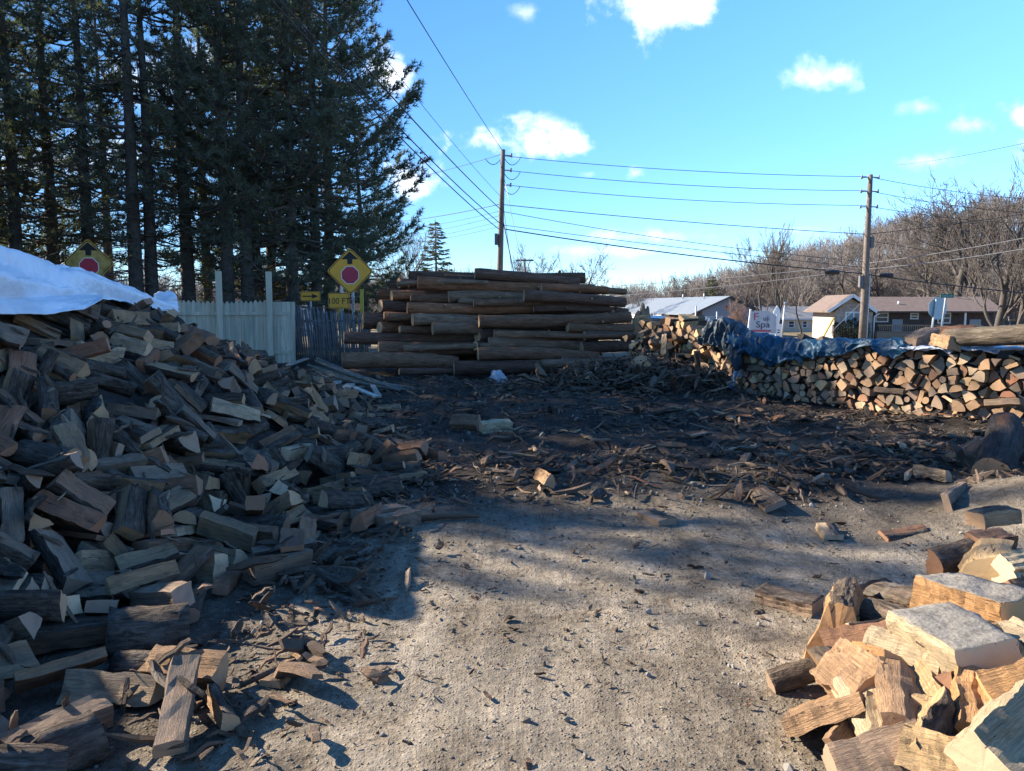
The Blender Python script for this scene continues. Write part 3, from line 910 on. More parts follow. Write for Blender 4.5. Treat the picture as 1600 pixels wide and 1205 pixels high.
26 -5907 7138 1289 644 48 -298 -702 67 90
12 -2373 2585 54 351 327 -614 -624 80 88
9 -6232 10276 594 707 616 -335 81 86 95
0 -5182 7356 1630 461 -822 -314 -102 51 69
4 -2977 4473 391 224 -186 -863 -411 76 82
23 -5273 9711 1424 647 159 732 -138 78 96
25 -2357 11144 189 93 778 -610 -110 81 84
2 -2842 3606 418 251 61 -609 -749 72 91
10 -2883 2901 429 887 -270 324 181 66 88
22 -2408 11624 93 437 -890 106 -65 86 84
10 -4477 10298 1338 466 337 -593 -561 77 98
4 -5573 10519 1035 39 135 955 258 81 88
13 -7445 9457 83 446 -591 -534 405 79 85
21 -2361 11762 126 951 6 225 -206 85 95
20 -2757 2473 299 38 538 -768 344 73 92
14 -5544 12071 469 102 277 512 -805 65 88
13 -4412 5688 1749 206 323 99 918 54 79
12 -2706 1811 350 694 666 166 213 68 93
0 -2900 11360 373 832 404 165 339 79 97
28 -2732 12008 230 480 381 382 690 73 97
24 -3099 3724 680 13 279 835 -472 81 94
17 -2394 2568 216 717 620 263 172 58 81
3 -2770 12516 82 80 -208 887 -402 72 96
19 -2228 6197 98 954 227 126 141 80 84
22 -5042 8943 1498 194 -503 804 -248 64 96
10 -4827 6274 1959 386 228 -585 -674 77 82
6 -3860 5425 1430 983 122 68 -107 80 95
26 -5280 6389 1626 269 -32 959 -68 53 71
18 -4855 5847 1887 252 924 44 282 69 85
12 -6564 10359 350 34 332 -783 -523 68 88
24 -2840 8983 695 38 126 287 948 52 90
9 -2347 2844 128 614 -494 270 -552 64 82
24 -3425 4463 851 290 866 -223 -338 56 68
0 -2620 3769 73 724 -654 -105 186 67 96
24 -5192 10586 1219 369 -221 772 -466 85 97
5 -3244 2890 675 509 849 -82 -105 85 80
21 -4846 7105 1915 67 73 -988 107 70 84
20 -3142 3915 617 328 -866 364 -88 84 92
3 -2637 3000 383 339 -333 -878 -28 78 94
3 -2955 12673 130 99 -55 -149 -981 78 87
22 -2515 2333 437 0 -415 -876 -240 83 95
15 -2707 7471 786 724 -87 -282 -621 69 86
15 -2917 2563 629 91 -216 -737 632 84 95
28 -5915 9783 937 613 759 -202 -70 66 83
8 -5347 6491 1644 48 959 49 271 68 89
14 -4174 9304 1406 122 158 818 -538 85 84
7 -3245 3536 470 310 264 -683 605 66 95
20 -3951 5303 1386 271 410 -856 156 82 95
28 -4002 4773 1369 453 -474 -714 242 49 89
21 -3678 11406 642 769 -36 -380 511 74 98
23 -3651 9709 1015 150 -93 752 633 43 75
4 -5429 6811 1553 309 67 641 -698 75 96
1 -4922 5636 1863 509 -783 58 -349 66 90
6 -2958 3679 376 201 922 283 167 78 91
4 -3886 4840 1305 430 514 442 595 63 98
31 -5464 14161 138 310 -142 -927 148 66 82
4 -2752 3565 200 607 651 -276 -360 70 96
21 -5276 9592 1317 92 -47 939 -324 47 66
25 -3626 12259 462 716 501 121 469 74 82
7 -5288 6681 1614 368 106 332 -861 48 83
2 -2454 2628 434 388 -220 -520 727 73 84
15 -3962 4417 1409 153 700 685 120 79 83
2 -3107 3526 540 325 21 26 944 52 74
19 -2713 3501 344 102 618 -767 133 71 82
0 -1966 8297 241 350 862 115 -346 70 85
3 -4344 9133 1495 763 410 497 7 68 85
28 -3520 10702 858 464 -845 -20 259 81 80
7 -6102 7395 1100 99 386 825 -398 74 95
29 -2539 2726 307 720 -651 -88 219 75 83
6 -2251 9539 335 106 -140 -303 -936 47 86
20 -2744 6357 523 254 -873 295 289 77 91
5 -3636 4733 1006 273 852 -90 -435 58 83
10 -3100 2611 447 641 -426 -541 335 72 95
16 -2579 3467 59 201 712 -644 -191 70 97
17 -3046 3384 581 92 -331 -439 829 75 95
15 -3443 4927 883 6 270 -892 -359 49 66
18 -6275 11263 259 159 811 -535 172 69 97
19 -4847 11753 851 489 -776 -148 367 76 92
24 -4258 8887 1506 471 -102 139 864 67 88
8 -2824 3988 333 94 -738 -234 624 56 85
11 -3834 9165 1226 784 -470 268 300 72 90
23 -5410 8027 1550 141 -147 943 -259 63 98
24 -4649 5709 1892 63 -311 -752 -576 43 87
22 -2049 2527 42 35 526 848 21 85 89
25 -2765 10738 371 126 -267 954 33 85 91
27 -3887 13667 303 63 158 224 -959 68 91
0 -5901 9486 946 795 -497 -318 132 78 91
11 -6441 7869 825 756 -560 -126 -312 65 90
14 -4093 9792 1222 705 59 -2 -706 70 93
17 -3034 6717 849 409 -132 -818 380 65 83
6 -5534 7942 1427 348 -16 709 612 86 90
0 -5170 9239 1483 189 -872 117 -434 69 95
18 -2377 2670 285 382 67 -348 -852 82 90
28 -2407 2066 263 141 -740 651 -84 77 96
29 -3577 12461 445 369 -188 495 -762 71 92
17 -3771 4036 1057 275 390 172 860 69 87
15 -3599 14304 182 38 728 -642 -234 66 84
7 -2904 2552 503 155 589 -750 -253 80 92
16 -3355 3864 720 343 141 -663 -649 57 76
24 -4320 14081 403 437 520 -625 -381 81 94
26 -3660 13179 248 120 739 144 645 79 95
3 -2999 10519 620 797 336 -2 500 74 94
27 -2732 2736 446 351 -496 622 -491 68 85
22 -5297 7037 1705 167 -960 131 -177 79 87
2 -3430 13357 269 262 202 -707 623 45 84
14 -3053 4327 499 916 -383 11 110 65 93
6 -3232 8687 901 21 -505 -843 -178 76 84
23 -2738 12584 177 30 987 153 6 81 83
27 -3084 3958 534 371 574 352 639 71 97
10 -2923 3751 551 693 582 264 331 71 87
16 -5026 8659 1699 530 -763 -292 -223 69 91
31 -5635 11677 515 953 -140 -265 -4 64 92
4 -3039 11057 495 476 -870 -28 -119 79 84
4 -4324 6040 1713 179 368 -870 272 65 82
21 -2445 3133 193 242 791 375 -416 63 89
6 -3003 12914 167 671 81 -435 -593 83 81
23 -3156 11174 474 86 -216 669 705 69 94
22 -5084 10476 1255 868 311 -11 384 68 91
31 -5336 7176 1707 50 955 -186 223 56 83
3 -3366 8277 1059 702 -644 293 68 79 90
6 -2603 2167 276 61 -863 369 337 66 90
25 -2178 8104 443 307 893 291 -149 74 85
18 -3567 3566 837 521 356 256 731 76 82
1 -2564 5322 266 257 -40 737 -622 85 89
6 -4878 11662 1034 487 64 -785 376 67 97
19 -2577 3188 242 830 397 354 163 69 87
0 -3371 3162 760 84 -854 511 -16 64 80
2 -1041 7679 46 368 -447 616 -533 49 63
19 -2452 2348 318 894 -390 -136 -167 81 89
29 -3721 14988 56 8 -621 782 0 71 93
10 -2985 3156 555 49 -342 877 -331 70 86
0 -4567 6157 1855 666 -699 231 112 68 85
26 -5460 6685 1594 388 -838 -344 -165 67 98
3 -3179 3328 578 5 315 933 -167 79 82
12 -2836 4069 389 783 340 514 -73 45 81
19 -3963 5790 1385 392 -477 -726 301 82 86
1 -2861 13211 67 519 168 -278 -790 74 85
28 -2577 2021 396 37 166 -972 -155 68 81
6 -3962 4256 1255 564 -107 -458 677 47 78
18 -3653 14016 281 74 117 -980 135 78 94
5 -2967 3317 311 724 -274 363 -516 70 82
30 -3672 9468 1080 10 146 -315 937 85 82
24 -2043 2365 128 272 88 76 -954 79 93
23 -2697 2465 249 525 1 -380 -760 83 96
10 -5958 6946 1215 297 -80 681 663 71 81
8 -5953 9002 971 281 125 403 -861 54 71
5 -3258 4148 723 95 -446 784 -419 66 92
11 -2437 2951 182 683 632 -74 357 83 86
25 -4295 5732 1728 403 208 -787 416 67 85
2 -6402 9702 579 86 303 710 -629 57 69
18 -4595 9242 1625 69 -159 -960 214 63 97
28 -3924 5166 1271 421 345 153 824 51 75
14 -3293 3491 747 327 -338 -23 -881 81 97
21 -1873 2395 234 134 -409 -893 -123 65 83
31 -3271 4312 763 272 -852 -271 354 63 81
1 -3437 4896 1013 614 537 265 -512 70 83
16 -2674 3264 343 872 427 -128 195 62 83
6 -3846 13228 400 278 -837 468 10 70 95
22 -3219 3164 605 325 23 -941 73 50 73
27 -2111 2307 246 564 -396 523 -499 79 98
15 -3545 7856 1151 816 -159 173 -526 44 73
17 -3574 4022 952 258 23 -16 965 44 64
4 -3300 13111 262 703 242 238 623 85 87
21 -4453 5194 1781 897 -117 423 -17 66 96
29 -2598 3429 410 39 -894 -290 336 80 97
31 -4858 6689 1876 82 355 -576 -730 66 91
19 -3932 10136 1102 242 -276 49 -928 77 97
27 -2772 3406 258 115 -60 -124 983 63 97
30 -4485 6276 1816 211 -226 -737 -599 78 94
14 -2942 3031 553 729 614 285 90 76 88
19 -3501 3925 802 874 70 478 35 71 95
20 -2822 2539 357 323 -60 -170 -928 77 81
25 -6139 7839 985 76 -954 57 -279 50 62
26 -6031 10023 769 76 955 138 248 76 97"""
STACK_DATA = """25 6649 10297 321 167 868 -464 -1 73 98
4 4979 13033 789 301 -415 -709 482 80 98
4 6753 10443 489 -94 270 -679 675 84 98
6 6274 11088 767 -303 16 12 952 91 98
3 6437 10796 892 500 -802 -295 134 86 98
2 6278 11063 245 -298 -100 257 913 86 98
4 6419 10782 236 -256 -124 368 884 85 98
2 6610 10580 810 904 277 123 299 86 98
25 5748 11595 342 43 -439 -892 85 66 98
4 6876 10293 176 -291 181 -515 784 81 98
4 6015 11405 611 -22 310 -942 117 86 98
4 6554 10699 503 539 -781 -247 192 73 98
25 6555 10648 274 -248 -124 286 916 95 98
11 6642 10757 880 281 -893 -326 126 89 98
4 6542 10729 58 631 -716 -223 195 77 98
2 6537 10768 382 -259 -191 550 769 82 98
1 6741 10432 188 822 -459 -178 282 86 98
10 6756 10428 68 -199 240 -725 612 87 98
5 6612 10667 645 -173 -234 844 448 93 98
24 5452 12287 362 -75 -183 934 294 95 98
4 5289 12735 341 -146 -181 739 631 92 98
28 6669 10616 150 -277 -136 334 890 93 98
27 5710 11904 587 896 396 108 163 94 98
7 6121 11345 906 462 -830 -278 135 86 98
1 5890 11715 962 514 -795 -277 157 81 98
24 5484 12380 630 -188 126 -422 877 92 98
13 5899 11566 878 945 67 24 317 88 98
18 5548 12263 1006 -90 -228 900 357 94 98
10 6009 11411 770 -298 -151 493 802 82 98
17 6137 11138 860 916 -235 -38 320 95 98
4 5951 11629 64 628 -716 -226 197 86 98
14 6753 10579 626 485 818 303 41 89 98
26 6398 10939 584 646 -705 -227 182 71 98
2 5822 11745 832 771 583 155 200 89 98
4 4546 14462 977 -62 231 -907 344 95 98
10 3709 16203 1197 828 -505 -128 201 87 98
1 6141 11263 53 -147 201 -757 602 79 98
3 6844 10407 641 -26 349 -934 51 84 98
8 6206 11276 483 139 933 326 30 89 98
29 5691 11949 307 984 70 0 158 82 98
25 4570 14202 452 4 -545 -832 96 92 98
0 4134 15287 876 -216 -29 108 969 78 98
11 5017 13233 365 -187 162 -565 786 95 98
10 6410 10856 471 758 581 157 247 76 98
27 5833 11845 453 -143 181 -453 860 95 98
7 6378 10989 820 949 51 11 307 90 98
6 5509 12308 873 -178 115 -529 821 89 98
12 6802 10345 379 -313 -132 715 610 81 98
25 6471 10889 82 -209 -188 588 757 82 98
14 6326 11149 59 930 262 67 247 92 98
4 5704 12016 441 734 -628 -170 190 91 98
6 5995 11656 489 -220 245 -566 754 89 98
9 5682 12007 184 677 722 101 89 93 98
4 6240 11174 628 948 14 20 314 67 98
4 6880 10272 733 785 -528 -171 272 86 98
7 5960 11534 224 327 892 285 116 89 98
11 5687 12024 982 479 838 212 149 68 98
1 6296 10986 450 -81 -279 919 264 76 98
4 4963 13364 228 235 953 180 52 89 98
14 6859 10305 553 -239 231 -746 575 74 98
29 6383 10957 697 935 -122 -51 327 76 98
5 5260 12842 1037 814 -479 -108 305 74 98
13 5730 11798 720 968 -31 4 244 80 98
12 6500 10884 716 -329 -28 140 932 81 98
13 5530 12241 64 -55 -240 930 268 93 98
20 6121 11247 301 -181 259 -766 559 93 98
17 6696 10657 424 -108 231 -860 439 87 98
18 6703 10493 876 909 -248 -84 321 74 98
8 5356 12580 885 -39 -243 961 121 86 98
4 5159 13036 904 -40 273 -703 654 90 98
27 3484 16468 1141 601 759 201 144 96 98
22 6109 11349 539 -291 -156 470 817 93 98
31 5863 11769 639 18 -968 -245 24 96 98
18 6552 10762 726 317 -890 -299 129 89 98
14 4870 13539 970 -174 -26 249 951 79 98
1 6211 11126 388 -26 -311 946 72 67 98
28 5033 13223 948 458 844 275 -5 90 98
10 5865 11638 226 924 212 43 313 76 98
20 6791 10288 825 243 913 317 70 83 98
5 4555 14290 893 945 211 7 244 91 98
25 4677 13981 959 341 911 224 42 72 98
14 3718 16142 1074 -120 -181 739 636 78 98
0 6055 11433 93 819 -506 -137 229 88 98
7 5589 12149 824 700 -689 -137 123 87 98
17 5070 13128 1042 113 -950 -207 199 80 98
27 3830 15965 961 517 -822 -189 138 80 98
8 3076 17229 1206 707 672 138 163 89 98
2 3264 16792 81 780 -572 -145 203 91 98
13 5457 12367 95 909 -327 -77 241 93 98
3 5568 12214 226 267 941 194 55 72 98
13 6076 11379 317 -329 27 -62 941 95 98
17 6809 10491 747 -254 -236 611 711 86 98
7 5789 11808 993 -131 -223 845 467 70 98
2 4626 14100 245 -117 127 -691 700 75 98
5 5585 12165 423 184 952 234 48 72 98
25 5045 13224 634 -115 37 973 190 78 98
22 6790 10300 946 -386 53 -177 903 69 98
1 5047 13221 221 -98 233 -894 367 92 98
6 5280 12809 863 532 793 244 164 95 98
11 4545 14428 543 91 55 -878 464 84 98
1 6416 11012 77 -264 109 -335 897 79 98
13 6770 10570 352 -187 -237 944 127 75 98
18 6002 11383 420 931 79 56 349 73 98
5 5149 12864 428 901 369 51 219 76 98
3 6527 10842 585 -144 -261 803 515 72 98
18 6051 11466 905 -129 300 -830 451 93 98
7 4939 13387 909 910 357 123 165 87 98
2 5443 12473 979 777 -585 -129 188 67 98
3 6134 11336 164 -221 -146 568 778 71 98
13 5373 12645 516 -190 60 -321 925 96 98
12 5600 12180 699 394 -896 -185 81 66 98
11 6813 10414 875 780 524 186 284 66 98
15 5734 11875 897 -163 -202 711 652 75 98
28 5338 12679 171 -102 222 -889 383 86 98
29 3988 15479 502 820 516 129 207 95 98
3 5299 12777 477 455 863 176 119 83 98
12 5705 11971 838 883 -398 -96 223 91 98
20 5839 11787 141 -171 40 -237 954 90 98
5 4973 13379 70 389 893 206 85 91 98
30 5856 11697 390 782 558 239 135 68 98
7 4426 14639 685 -201 -155 623 739 67 98
25 4444 14550 185 74 -966 -242 1 91 98
16 6157 11306 776 -67 -323 925 181 91 98
27 5204 12952 660 -202 168 -722 638 94 98
14 5988 11600 708 -319 12 156 934 95 98
2 4905 13525 693 770 -614 -104 127 94 98
17 6382 10922 928 -333 34 -182 924 71 98
2 3216 17065 1133 -123 215 -834 491 82 98
5 5754 11930 60 -78 -185 920 335 75 98
17 5856 11802 237 -73 -247 862 434 94 98
28 5552 12282 495 290 -925 -228 79 76 98
0 5179 12958 515 379 -893 -229 69 84 98
6 5735 12059 694 -158 120 -529 824 88 98
8 5271 12801 622 457 -856 -222 86 77 98
9 5260 12711 743 -197 129 -567 788 73 98
0 5412 12516 197 815 -543 -101 168 77 98
31 6169 11174 262 882 -361 -119 274 95 98
26 5617 12087 538 -92 244 -891 370 67 98
14 4961 13390 767 944 -308 -27 108 89 98
22 6345 10947 292 -258 120 -221 932 82 98
11 6462 10956 372 570 -749 -268 200 71 98
16 4780 13782 309 973 119 21 194 76 98
28 4328 14896 933 964 176 45 191 83 98
24 3685 16187 903 -118 -208 748 618 87 98
16 5316 12702 956 -171 -187 793 553 79 98
16 3919 15732 860 646 -721 -170 180 92 98
9 4426 14659 964 -78 218 -824 515 90 98
12 5809 11785 59 806 -544 -144 179 69 98
13 5883 11752 544 170 -956 -228 60 66 98
28 5012 13257 490 561 -792 -161 173 80 98
13 4034 15507 937 -235 -88 394 883 70 98
11 4722 13886 72 -84 222 -884 400 76 98
27 6274 11112 502 -276 129 -371 876 74 98
9 4475 14518 452 -65 -27 585 806 85 98
12 5269 12736 71 -83 246 -928 265 70 98
11 4780 13881 446 747 -623 -149 172 88 98
7 4239 15216 790 399 888 197 107 73 98
2 5387 12600 75 895 361 99 237 75 98
18 5683 12010 90 662 717 164 138 67 98
29 4437 14709 272 644 734 189 91 92 98
29 5617 12100 937 921 312 58 220 70 98
31 5158 12897 980 -224 242 -667 667 77 98
13 4857 13530 475 880 448 90 126 78 98
29 5121 13059 682 756 -586 -269 103 71 98
28 4726 13926 715 943 -307 23 122 85 98
20 5913 11700 741 -129 274 -845 439 69 98
6 5046 13189 61 605 -745 -231 152 67 98
4 3678 16190 139 -222 -119 478 840 86 98
11 3019 17184 285 -159 188 -784 568 84 98
18 3425 16603 232 413 -871 -235 113 95 98
18 4343 14799 463 233 -49 -818 521 70 98
7 4343 14879 660 176 945 268 54 80 98
3 3262 16827 692 -64 270 -942 182 90 98
31 5197 12783 190 113 -958 -260 9 91 98
30 6047 11443 224 499 -818 -218 183 75 98
0 5528 12403 229 -185 -70 419 885 88 98
2 4739 14042 355 688 693 139 156 74 98
31 6307 11007 567 -285 40 -46 956 78 98
26 4993 13358 597 -61 10 -427 901 76 98
3 6945 10276 60 753 -532 -224 314 78 98
5 4902 13508 100 87 974 198 41 73 98
11 6221 11319 678 607 -723 -247 215 69 98
3 3609 16285 706 -191 -170 554 791 75 98
13 4492 14485 838 555 -793 -203 142 93 98
27 3101 17175 853 529 -805 -210 159 87 98
7 5334 12639 641 232 945 213 81 73 98
12 4800 13777 601 -137 36 -252 956 67 98
4 3546 16430 771 -245 29 -171 953 80 98
3 4886 13625 218 -144 -167 734 641 91 98
0 4197 15143 333 -154 122 -616 761 70 98
0 3761 16010 416 -184 -87 476 854 93 98
9 4447 14642 568 638 -768 -33 -23 91 98
16 4905 13543 866 -170 65 -303 934 77 98
5 3935 15675 257 773 -592 -150 163 83 98
18 3156 17005 482 -279 -28 -79 956 94 98
2 4960 13421 410 468 -865 -166 63 68 98
13 5391 12529 630 959 170 37 217 71 98
3 4641 14343 599 -35 150 -895 416 85 98
25 4574 14434 719 -467 29 78 879 82 98
11 5467 12444 740 844 490 116 179 68 98
18 3995 15629 660 498 -832 -217 102 81 98
27 4818 13713 950 -159 111 -562 803 72 98
8 3660 16331 1074 856 -445 -129 225 84 98
11 5132 13026 43 658 695 206 197 71 98
24 4381 14913 85 -156 -178 727 643 93 98
29 4806 13754 113 -193 -67 446 870 86 98
1 3827 15895 590 -103 176 -783 586 73 98
31 4762 13800 783 -128 142 -726 659 90 98
18 5408 12431 881 -167 -143 698 679 67 98
7 3070 17186 53 724 -636 -180 194 85 98
25 5186 12957 163 -165 245 -789 536 86 98
14 3212 16935 170 593 -760 -208 160 78 98
20 5495 12428 512 897 388 101 181 83 98
27 4911 13650 580 -60 153 -884 435 85 98
18 4152 15315 649 72 -968 -237 0 87 98
24 4866 13684 818 975 -99 -21 191 87 98
4 4789 13868 890 316 -929 -172 74 74 98
30 6260 11219 150 -257 121 -412 864 95 98
10 3789 15998 106 371 905 190 77 87 98
2 4124 15340 265 -134 -201 819 518 78 98
31 5109 13083 248 919 -273 -77 270 95 98
7 4351 14924 398 662 705 154 197 84 98
25 5122 13076 473 701 669 204 132 70 98
8 4909 13701 383 -130 -159 715 667 88 98
8 3606 16386 580 -204 -115 366 899 77 98
10 4723 13938 567 -121 -81 740 654 74 98
29 4669 14149 881 130 -230 959 -87 77 98
20 3875 15839 777 969 114 56 207 87 98
30 5373 12494 792 -171 129 -602 768 70 98
7 3153 17151 1030 956 -106 -34 268 94 98
11 4077 15457 115 910 340 75 221 88 98
3 4630 14211 125 -180 113 -522 825 90 98
14 5703 12148 296 231 -959 -153 50 89 98
6 4054 15440 355 755 -614 -154 167 68 98
24 3948 15597 429 -132 -201 797 552 77 98
6 3023 17290 670 363 892 234 122 93 98
2 4151 15386 527 968 -72 -3 234 88 98
1 5630 12234 577 898 -337 -99 260 70 98
8 3271 17051 942 626 -730 -218 160 95 98
10 4777 13854 185 -175 141 -554 800 73 98
18 4300 14990 221 -11 -215 972 85 94 98
26 5473 12544 484 -56 201 -882 420 67 98
7 3133 17113 583 -6 -254 953 161 90 98
20 4834 13667 66 -84 177 -873 444 67 98
31 5119 13094 141 -266 -78 257 925 90 98
29 3533 16433 403 -221 130 -437 861 81 98
3 3455 16585 1023 -193 -125 479 846 96 98
26 3956 15776 55 656 -727 -147 135 66 98
13 5405 12589 307 -18 -241 964 101 81 98
9 6048 11578 408 417 -813 -285 286 70 98
15 5200 12852 283 483 -843 -205 107 71 98
6 4550 14583 327 325 922 187 85 77 98
12 4218 15105 183 503 830 201 123 68 98
18 4902 13539 323 -77 -187 901 381 91 98
0 3455 16584 742 113 -954 -272 37 95 98
12 3374 16781 968 883 408 109 201 92 98
4 3349 16805 1181 -497 -183 275 801 74 98
31 5396 12462 42 -162 178 -704 667 69 98
5 5232 12866 80 822 498 122 244 76 98
24 5658 12127 63 968 -122 -36 213 69 98
29 4429 14770 90 672 -702 -149 174 93 98
20 4287 15011 74 -152 -143 712 669 70 98
30 3816 15887 167 870 -447 -91 182 86 98
26 4655 14195 552 42 -976 -163 130 67 98
26 3836 15948 497 -77 -209 939 259 73 98
31 4236 15147 535 -101 230 -867 429 95 98
9 3859 15985 677 -123 -162 889 407 87 98
16 5599 12292 735 638 739 155 142 81 98
1 3049 17248 967 660 -696 -186 207 91 98
28 4487 14631 66 15 -210 976 31 80 98
4 4140 15323 68 664 -711 -170 149 88 98
31 4555 14349 49 -202 -2 -9 978 79 98
15 4196 15071 54 -144 144 -628 750 75 98
11 3502 16510 109 220 935 261 81 67 98
13 4685 14014 150 765 606 151 149 78 98
8 3187 17136 372 688 -678 -190 173 83 98
15 5408 12478 367 124 -972 -186 51 85 98
0 3640 16357 434 918 -314 -87 221 81 98
11 3850 15844 339 -65 189 -930 306 72 98
5 3319 16894 525 -180 -172 670 698 91 98
7 3005 17330 1091 964 8 -42 259 92 98
17 3558 16418 1000 176 -952 -240 48 78 98
31 4565 14338 141 -184 -104 440 872 76 98
15 3983 15518 179 -70 230 -919 310 68 98
0 3174 17033 272 772 582 146 207 67 98
22 4300 15012 345 331 -915 -222 37 90 98
6 3497 16553 329 724 -641 -156 197 71 98
18 3768 16084 557 -143 155 -694 687 90 98
17 4848 13712 701 94 -982 -155 18 75 98
22 2996 17283 826 895 356 42 263 83 98
1 3780 16196 757 498 834 182 150 88 98
29 3294 16860 827 171 -944 -273 55 76 98
17 4052 15515 828 785 573 132 191 79 98
13 3274 16916 1065 -26 243 -950 188 77 98
7 4368 14820 325 820 510 138 215 72 98
18 3760 16091 223 949 220 72 210 70 98
24 3877 15712 372 -52 214 -944 243 69 98
11 3422 16693 371 856 454 101 222 82 98
13 4576 14432 325 -52 185 -950 241 75 98
15 4206 15201 446 -25 -225 972 37 80 98
31 5961 11512 591 423 -854 -221 204 67 98
10 3949 15677 554 640 -732 -188 135 74 98
15 3406 16649 613 -228 170 -600 746 89 98
11 3593 16391 123 933 255 55 244 89 98
17 4322 14993 486 62 -73 978 181 73 98
15 4301 15056 581 66 195 -929 305 76 98
10 3238 16970 655 -259 -28 112 958 81 98
20 4964 13410 504 -177 -8 -148 972 69 98
29 3928 15764 643 98 968 226 4 91 98
25 4351 14944 806 -519 -10 -53 852 90 98
27 3216 17007 803 -249 -24 63 965 74 98
15 4269 15212 677 -83 240 -924 283 91 98
7 3381 16723 807 595 -756 -222 154 86 98
26 3618 16315 818 46 -965 -252 -22 68 98
17 3461 16590 889 893 -380 -115 208 67 98
7 4710 14095 47 -144 140 -669 714 76 98
30 5049 13148 514 967 5 108 227 68 98
22 4817 13762 503 72 -986 -138 37 79 98
31 4416 14700 768 -26 231 -952 196 80 98
14 4319 15091 689 325 886 324 -39 68 98
13 4475 14629 828 794 556 170 172 77 98
4 3588 16506 889 -203 149 -596 761 68 98
31 3902 15879 57 576 791 159 123 95 98
12 4166 15174 122 -184 -50 323 926 74 98
15 4160 15305 395 -112 190 -781 582 87 98
22 5366 12584 732 971 16 -19 235 69 98
7 3516 16507 537 934 -251 -79 237 70 98
0 3807 16016 791 762 -610 -96 189 71 98
30 4156 15292 758 -206 -80 243 943 69 98
11 3058 17321 203 901 -354 -104 224 91 98
31 6415 10983 192 -24 331 -934 126 81 98
1 4670 14223 332 230 -956 -170 42 79 98
5 4067 15578 288 -180 -95 469 858 78 98
10 3418 16665 492 576 774 182 184 72 98
18 3019 17346 84 -216 -154 488 831 85 98
18 4405 14868 229 405 -892 -169 92 69 98
30 5186 12952 289 145 -961 -224 65 71 98
3 3690 16172 409 854 -480 -95 170 85 98
31 3086 17262 407 735 -621 -170 208 91 98
1 4443 14782 888 -216 0 220 950 78 98
7 4121 15409 783 527 -818 -194 120 90 98
6 3488 16649 68 -163 216 -778 566 81 98
9 3360 16732 209 525 807 212 163 76 98
30 4541 14431 182 -4 239 -963 113 83 98
31 3559 16489 215 97 961 249 47 93 98
31 3646 16251 333 926 -298 -51 222 83 98
13 4624 14337 273 702 -688 -126 127 79 98
9 3100 17317 510 725 642 149 193 91 98
22 3437 16541 501 -216 141 -529 807 70 98
7 3511 16508 636 708 -666 -171 158 67 98
12 4033 15584 760 906 -364 -63 204 84 98
15 3419 16669 1186 -332 374 -307 808 90 98
16 3635 16315 47 252 933 245 62 69 98
29 3945 15641 150 970 -101 -33 214 70 98
16 3922 15804 182 511 -836 -175 87 75 98
11 4719 14112 683 -132 43 717 682 69 98
17 3731 16189 622 -224 6 -118 966 84 98
27 3148 17179 707 939 -215 -79 253 78 98
31 4189 15235 576 234 941 232 61 72 98
5 4548 14491 59 -78 -188 897 390 76 98
20 3678 16199 248 55 963 262 0 77 98
22 3730 16138 313 981 19 -1 189 69 98
31 4191 15217 246 107 964 236 37 84 98
5 3725 16258 537 -195 -115 473 850 77 98
30 3116 17017 684 -269 -26 -101 957 67 98
18 3888 15882 874 -257 19 30 965 85 98
20 4641 14243 31 978 -39 -14 201 67 98
29 4031 15623 49 -28 256 -964 41 77 98
6 3180 17142 169 -186 198 -739 615 66 98
28 3323 16971 387 -248 -112 379 884 80 98
15 3636 16385 288 -73 -230 904 350 93 98
7 3349 16826 355 789 556 143 214 67 98
18 3361 16795 448 225 940 242 64 74 98
10 3387 16762 611 950 80 37 296 72 98
13 4122 15493 647 903 -356 -55 229 78 98
20 3348 16869 1016 -76 231 -880 406 71 98
28 3882 16000 273 -200 -66 233 948 88 98
31 3031 17359 394 -173 -203 740 616 83 98
7 3655 16348 940 -133 -221 825 501 72 98
9 3813 16099 931 940 -249 -43 224 75 98
18 3424 16712 913 -115 200 -815 530 70 98
22 3749 16099 31 980 -21 10 190 80 98
13 5183 13060 347 -228 42 -60 970 84 98
1 3386 16936 264 -174 -205 686 674 81 98
25 6974 10125 387 211 -686 -694 45 89 98
31 4264 15084 266 16 976 213 0 68 98
29 4751 14097 565 -25 212 -714 666 69 98
3 3943 15824 470 691 -693 -135 147 79 98
9 3234 17064 67 700 -663 -185 184 84 98
3 4449 14791 655 952 182 61 236 72 98
5 4760 14205 772 -286 833 -404 242 88 98
15 4896 13606 41 966 174 32 183 69 98
3 4795 13954 261 711 -678 -123 136 75 98
20 4822 13849 655 420 896 131 28 66 98
25 4488 14873 514 -75 231 947 206 66 98
29 6917 10184 580 739 559 209 310 73 98
4 7363 9676 74 -209 278 -742 572 94 98
11 7192 10043 145 -6 -927 -373 11 92 98
9 7568 9595 59 802 -480 -187 298 74 98
7 7251 9937 48 -260 235 -614 706 77 98
29 7084 10157 57 -36 385 -920 36 90 98
12 7610 9452 93 449 810 318 199 92 98
10 7257 9855 152 807 -473 -148 318 70 98
11 7033 10116 186 -345 144 -529 760 80 98
10 7309 9802 240 -96 308 -851 411 88 98
5 6923 10130 270 -396 284 -545 680 75 98
17 7546 9628 194 624 -714 -237 208 84 98
4 7430 9664 291 794 494 257 238 77 98
25 7135 10097 332 162 -670 -723 9 75 98
7 7572 9459 227 -331 -72 166 925 73 98
31 7415 9766 381 -368 314 -250 837 83 98
1 7506 9525 320 -43 337 -934 102 71 98
25 7475 10031 407 701 550 -438 -111 83 98
10 7136 9978 423 685 -508 -329 402 68 98
6 7303 9812 493 448 -774 -445 6 72 98
2 7186 9960 535 784 481 203 334 86 98
8 7583 9571 469 -344 -85 197 913 96 98
8 7469 9645 574 747 569 162 300 70 98
